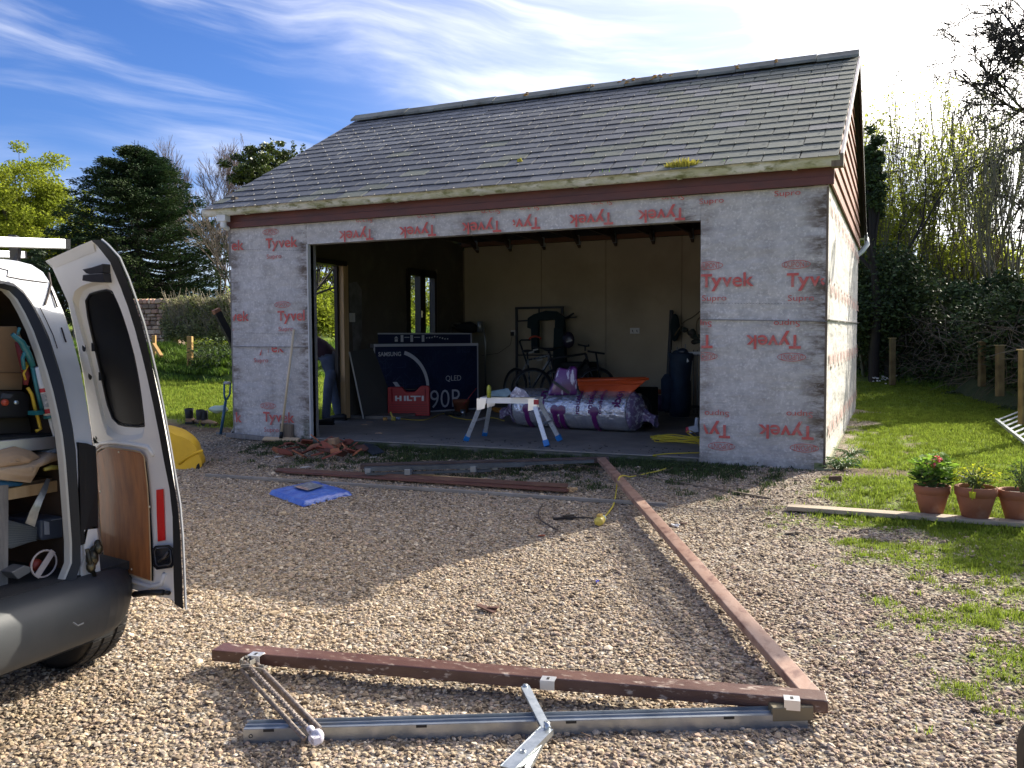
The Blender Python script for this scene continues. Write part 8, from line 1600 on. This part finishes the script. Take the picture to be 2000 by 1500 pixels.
ivy_mass('spring_bush', 'yellow green bush in fresh leaf behind the right garage wall', 1730, 480, 17.0, 1.0, 1.25, 11000, 55, l_sp, .07, nc=70); ivy_mass('spring_bush', 'sunlit yellow green bush glowing in the gap between dark shrubs', 1845, 590, 19.5, .95, .75, 11000, 56, l_yg, .085, nc=50); ivy_mass('spring_bush', 'thin yellow green bush beside the right picture edge', 1960, 520, 17.5, .95, .5, 5000, 57, l_sp, .07, nc=50); ivy_mass('spring_bush', 'olive bush in fresh leaf in front of the bare saplings', 1850, 500, 17.5, 1.3, .5, 4500, 58, l_sp, .07, nc=50)
# distant wood beyond
wd_ = thing('far_wood', tuple(gat(1900,660,36)), 'hazy distant wood seen between the bare trunks on the right', 'wood'); wd_['kind'] = 'stuff'; rr = random.Random(8)
cs = [at(rr.uniform(1600,2300), rr.uniform(560,660), rr.uniform(32,38)) for i in range(120)]; leaf_cloud('crown', cs, (1.3,1.3,1.0), 26000, .22, mat('leaf_far', (.10,.13,.06), .9, island=.4, trans=.2), wd_, seed=61, kind='stuff')
# saplings: many thin upright stems with a haze of small leaves
spec_ = [(1722,285,17,'first spindly sapling right of the gable',3,.9),(1757,330,17.5,'second spindly sapling in fresh leaf right of the gable',4,1),(1800,300,18,'tall many stemmed sapling in mid gap',4,1),(1838,290,18,'slender sapling with sparse yellow leaves left of the twiggy ash',3,1),(1865,345,17,'short leafy sapling before the twiggy ash',3,1),(1905,240,19,'tall bare ash with an ivy covered stem against the sky',2,.25),(1948,290,17,'bare sapling right of the tall ash',3,.3),(1985,280,15,'bare sapling against the right picture edge',3,.3),(1690,430,16,'short leafy sapling hard against the side wall',3,1),(1780,420,16.4,'low leafy sapling over the dark shrub',4,1),(2030,330,14,'bare sapling mostly outside the right picture edge',3,.3)]
for i, (px, pyt, d, lb_, stems, lf_) in enumerate(spec_):
    b_ = gat(px, 700, d); h = at(px, pyt, d)[2]-b_[2]; bare_tree('sapling', b_, h*1.05, .04 if i != 5 else .09, 100+i*7, lb_, barkg, depth=3, leaf=(l_sp if lf_ > .5 else l_hd), nleaf=int(2300*lf_), lsize=.06, stems=stems, spread=.30, kids=(2,3), up_=.75, minr=.0045, trunk=.52, lr=.16)
b_ = gat(1905, 700, 19); cs = [b_+P3(.05*math.sin(k), 0, 1.2+.22*k) for k in range(12)]; leaf_cloud('ivy', cs, (.16,.16,.2), 3000, .07, l_dk, bpy.data.objects['sapling.005'], seed=77)
# tree with arching bough low in the gap
bare_tree('arching_tree', gat(1800,700,17), 3.2, .07, 141, 'low tree with a bough arching over the gap in the bank', bark, depth=3, lean=(.5,0,0), spread=.8, up_=0, minr=.008, trunk=.55)
# twisted bare crown behind the gable top
gt2, tips2 = bare_tree('bare_crown_tree', gat(1708,700,15.3), 4.1, .09, 150, 'bare twiggy tree with drooping branches behind the right gable', barkd, depth=4, lean=(.12,0,0), spread=.85, kids=(2,4), up_=-.02, minr=.005, trunk=.66)
# thorn tree leaning in from the top right, with its limb reaching towards the garage
TT = at(2330,600,15.5); TT[2] = gz(TT[0], TT[1]); tt = thing('thorn_tree', tuple(TT), 'dark budding thorn tree reaching in at the top right corner', 'tree'); rr = random.Random(12); segs, tips = [], []
fork = TT+P3(-.3,.1,3.2); segs += [(TT-P3(0,0,.1), TT+P3(.05,0,1.6), .2, .16), (TT+P3(.05,0,1.6), fork, .16, .12)]
E_ = P3
limbs_px = [[(2300,360),(2120,300),(2010,225),(1950,160),(1905,120)],[(2300,300),(2120,190),(2020,120),(1985,60),(1950,15)],[(2300,380),(2120,330),(2040,300),(1990,290),(1950,300)],[(2300,260),(2150,80),(2040,10),(1995,-50)],[(2250,420),(2100,400),(2030,395),(1985,400)],[(2200,120),(2060,60),(2000,95),(1960,85)],[(2150,250),(2040,200),(1990,215),(1945,190),(1900,170)],[(2100,160),(2030,150),(1985,120),(1950,125)],[(2200,200),(2090,110),(2030,60),(2010,20)]]
for k, l in enumerate(limbs_px):
    pts_ = [at(a, b, 15.3+.5*math.sin(k*2+i_)) for i_, (a, b) in enumerate(l)]; sp_ = smooth_path([fork]+pts_, 6); nn_ = len(sp_)
    for i_ in range(nn_-1):
        r0, r1 = .075*(1-i_/nn_)**1.3+.012, .075*(1-(i_+1)/nn_)**1.3+.010; segs.append((sp_[i_], sp_[i_+1], r0, r1))
        if i_ > nn_*.35:
            for _ in range(1):
                d_ = nrm(sp_[i_+1]-sp_[i_])+P3(rr.gauss(0,.7), rr.gauss(0,.7), rr.gauss(0,.7)); grow(sp_[i_], d_, rr.uniform(.3,.7), .014, 2, rr, segs, tips, .05, .8, (2,3), .2, .008, .6)
v, f = tubes_fast(segs); arr_obj('trunk', v, f, barkd, tt); leaf_cloud('buds', np.array(tips), .07, 5000, .04, mat('bud_dark', (.05,.03,.03), .8, island=.5), tt, seed=5)
# unseen bough and loose leaf clumps, shaped and placed to shade gravel and board
def over(px, py, t): return G(px, py)+SUN*t
bt2 = thing('leafy_tree', (7.4, 9.0, gz(7.4, 9.0)), 'tall tree outside the right edge whose long bough shades a strip of gravel', 'tree'); b_ = P3(7.4, 9.0, gz(7.4, 9.0)); segs = [(b_-P3(0,0,.1), b_+P3(-.1,0,3.5), .19, .14), (b_+P3(-.1,0,3.5), b_+P3(-.3,-.1,6.4), .14, .08)]
sp_ = [b_+P3(-.3,-.1,6.4), over(1170,1000,13.4), over(1205,1045,12.5), over(1240,1110,11.2), over(1285,1180,9.9), over(1360,1265,8.4), over(1420,1310,7.6), over(1475,1340,7.0)]; lp = smooth_path(sp_, 6); segs += [(lp[k], lp[k+1], .028, .027) for k in range(len(lp)-1)]
for k in range(14): a = k*2.4; segs.append((b_+P3(-.3,-.1,4.2+.16*k), b_+P3(-.3+1.3*abs(math.cos(a)), -.1+1.2*math.sin(a), 5.0+.2*k), .035, .01))
v, f = tubes_fast(segs, 7); arr_obj('trunk', v, f, barkd, bt2, smooth=True)
leaf_cloud('bough_leaves', lp[6:], (.045,.045,.045), 34000, .045, l_dk, bt2, seed=19)
leaf_cloud('crown', [b_+P3(-.3+1.3*abs(math.cos(k*2.4)), -.1+1.2*math.sin(k*2.4), 5.0+.2*k) for k in range(14)], (.55,.55,.4), 9000, .09, l_dk, bt2, seed=20)
cs = [over(*q) for q in ((1950,1075,9),(2010,1080,9.2),(1930,1095,9.5),(1990,1110,9),(2040,1075,9.5),(2060,1100,9.5))]
leaf_cloud('added_shade_leaves', cs, (.24,.13,.10), 5200, .05, l_dk, tt, seed=9)  # leaf clumps added out of view to shade the ground by the pots
print('SHADE px', [tuple(int(q) for q in (1000+F_PX*np.dot(c-CAM, CR)/np.dot(c-CAM, CF), 750-F_PX*np.dot(c-CAM, CU)/np.dot(c-CAM, CF))) for c in cs+sp_])
# fence posts on the right
pr = mat('post_weathered', (.10,.065,.025), .85, col2=(.20,.15,.06), scale=6, rnd=.1)
for px, pyt, pyb, d, lb_ in ((1743,661,735,14.6,'far left weathered post under the dark shrub'),(1918,668,735,12.6,'weathered post half lost in the brambles, second along the right bank'),(1953,675,752,11.4,'weathered post with pale sawn top right of the half hidden post'),(2001,684,800,8.6,'nearest weathered post cut by the right picture edge')):
    o = post(px, pyt, pyb, d, .085, pr, lb_, group='fence posts along the right hand bank'); mb = MB(); c = at(px, pyt, d); mb.box(c+P3(0,0,.004), (.105,.105,.012), CR, np.cross((0,0,1), CR)); q_ = obj('post_top', mb, mat('post_sawn', (.32,.25,.12), .8), o, bevel=.002)
# daisies and rough grass at the foot of the right bank
n = 9000; P = np.array([at(px, py, d) for px, py, d in zip(RNG.uniform(1660,2150,n), RNG.uniform(725,775,n), RNG.uniform(9,17,n))]); P[:, 2] = gzv(P[:, 0], P[:, 1])
P = P[(np.abs(P[:, 1]-np.interp(P[:, 0], [p[0] for p in RB], [p[1] for p in RB])) < 1.3)]; n = len(P); scatter('rough_grass', P, np.stack([RNG.normal(0, .35, n), RNG.normal(0, .35, n), RNG.uniform(0, 6.28, n)], -1), RNG.uniform(.4, 1.0, n), bt_, label='longer rough grass at the foot of the right bank', cat='grass')
mb = MB(); rr = random.Random(4)
for i in range(34): c = G(rr.gauss(1722,16), rr.gauss(738,5), .10); mb.sphere(c, .018, 6, (1,1,.5))
obj('daisies', mb, mat('petal_white', (.7,.7,.65), .7), kind='stuff', label='tiny white flowers at the foot of the left end of the right bank', cat='flowers')
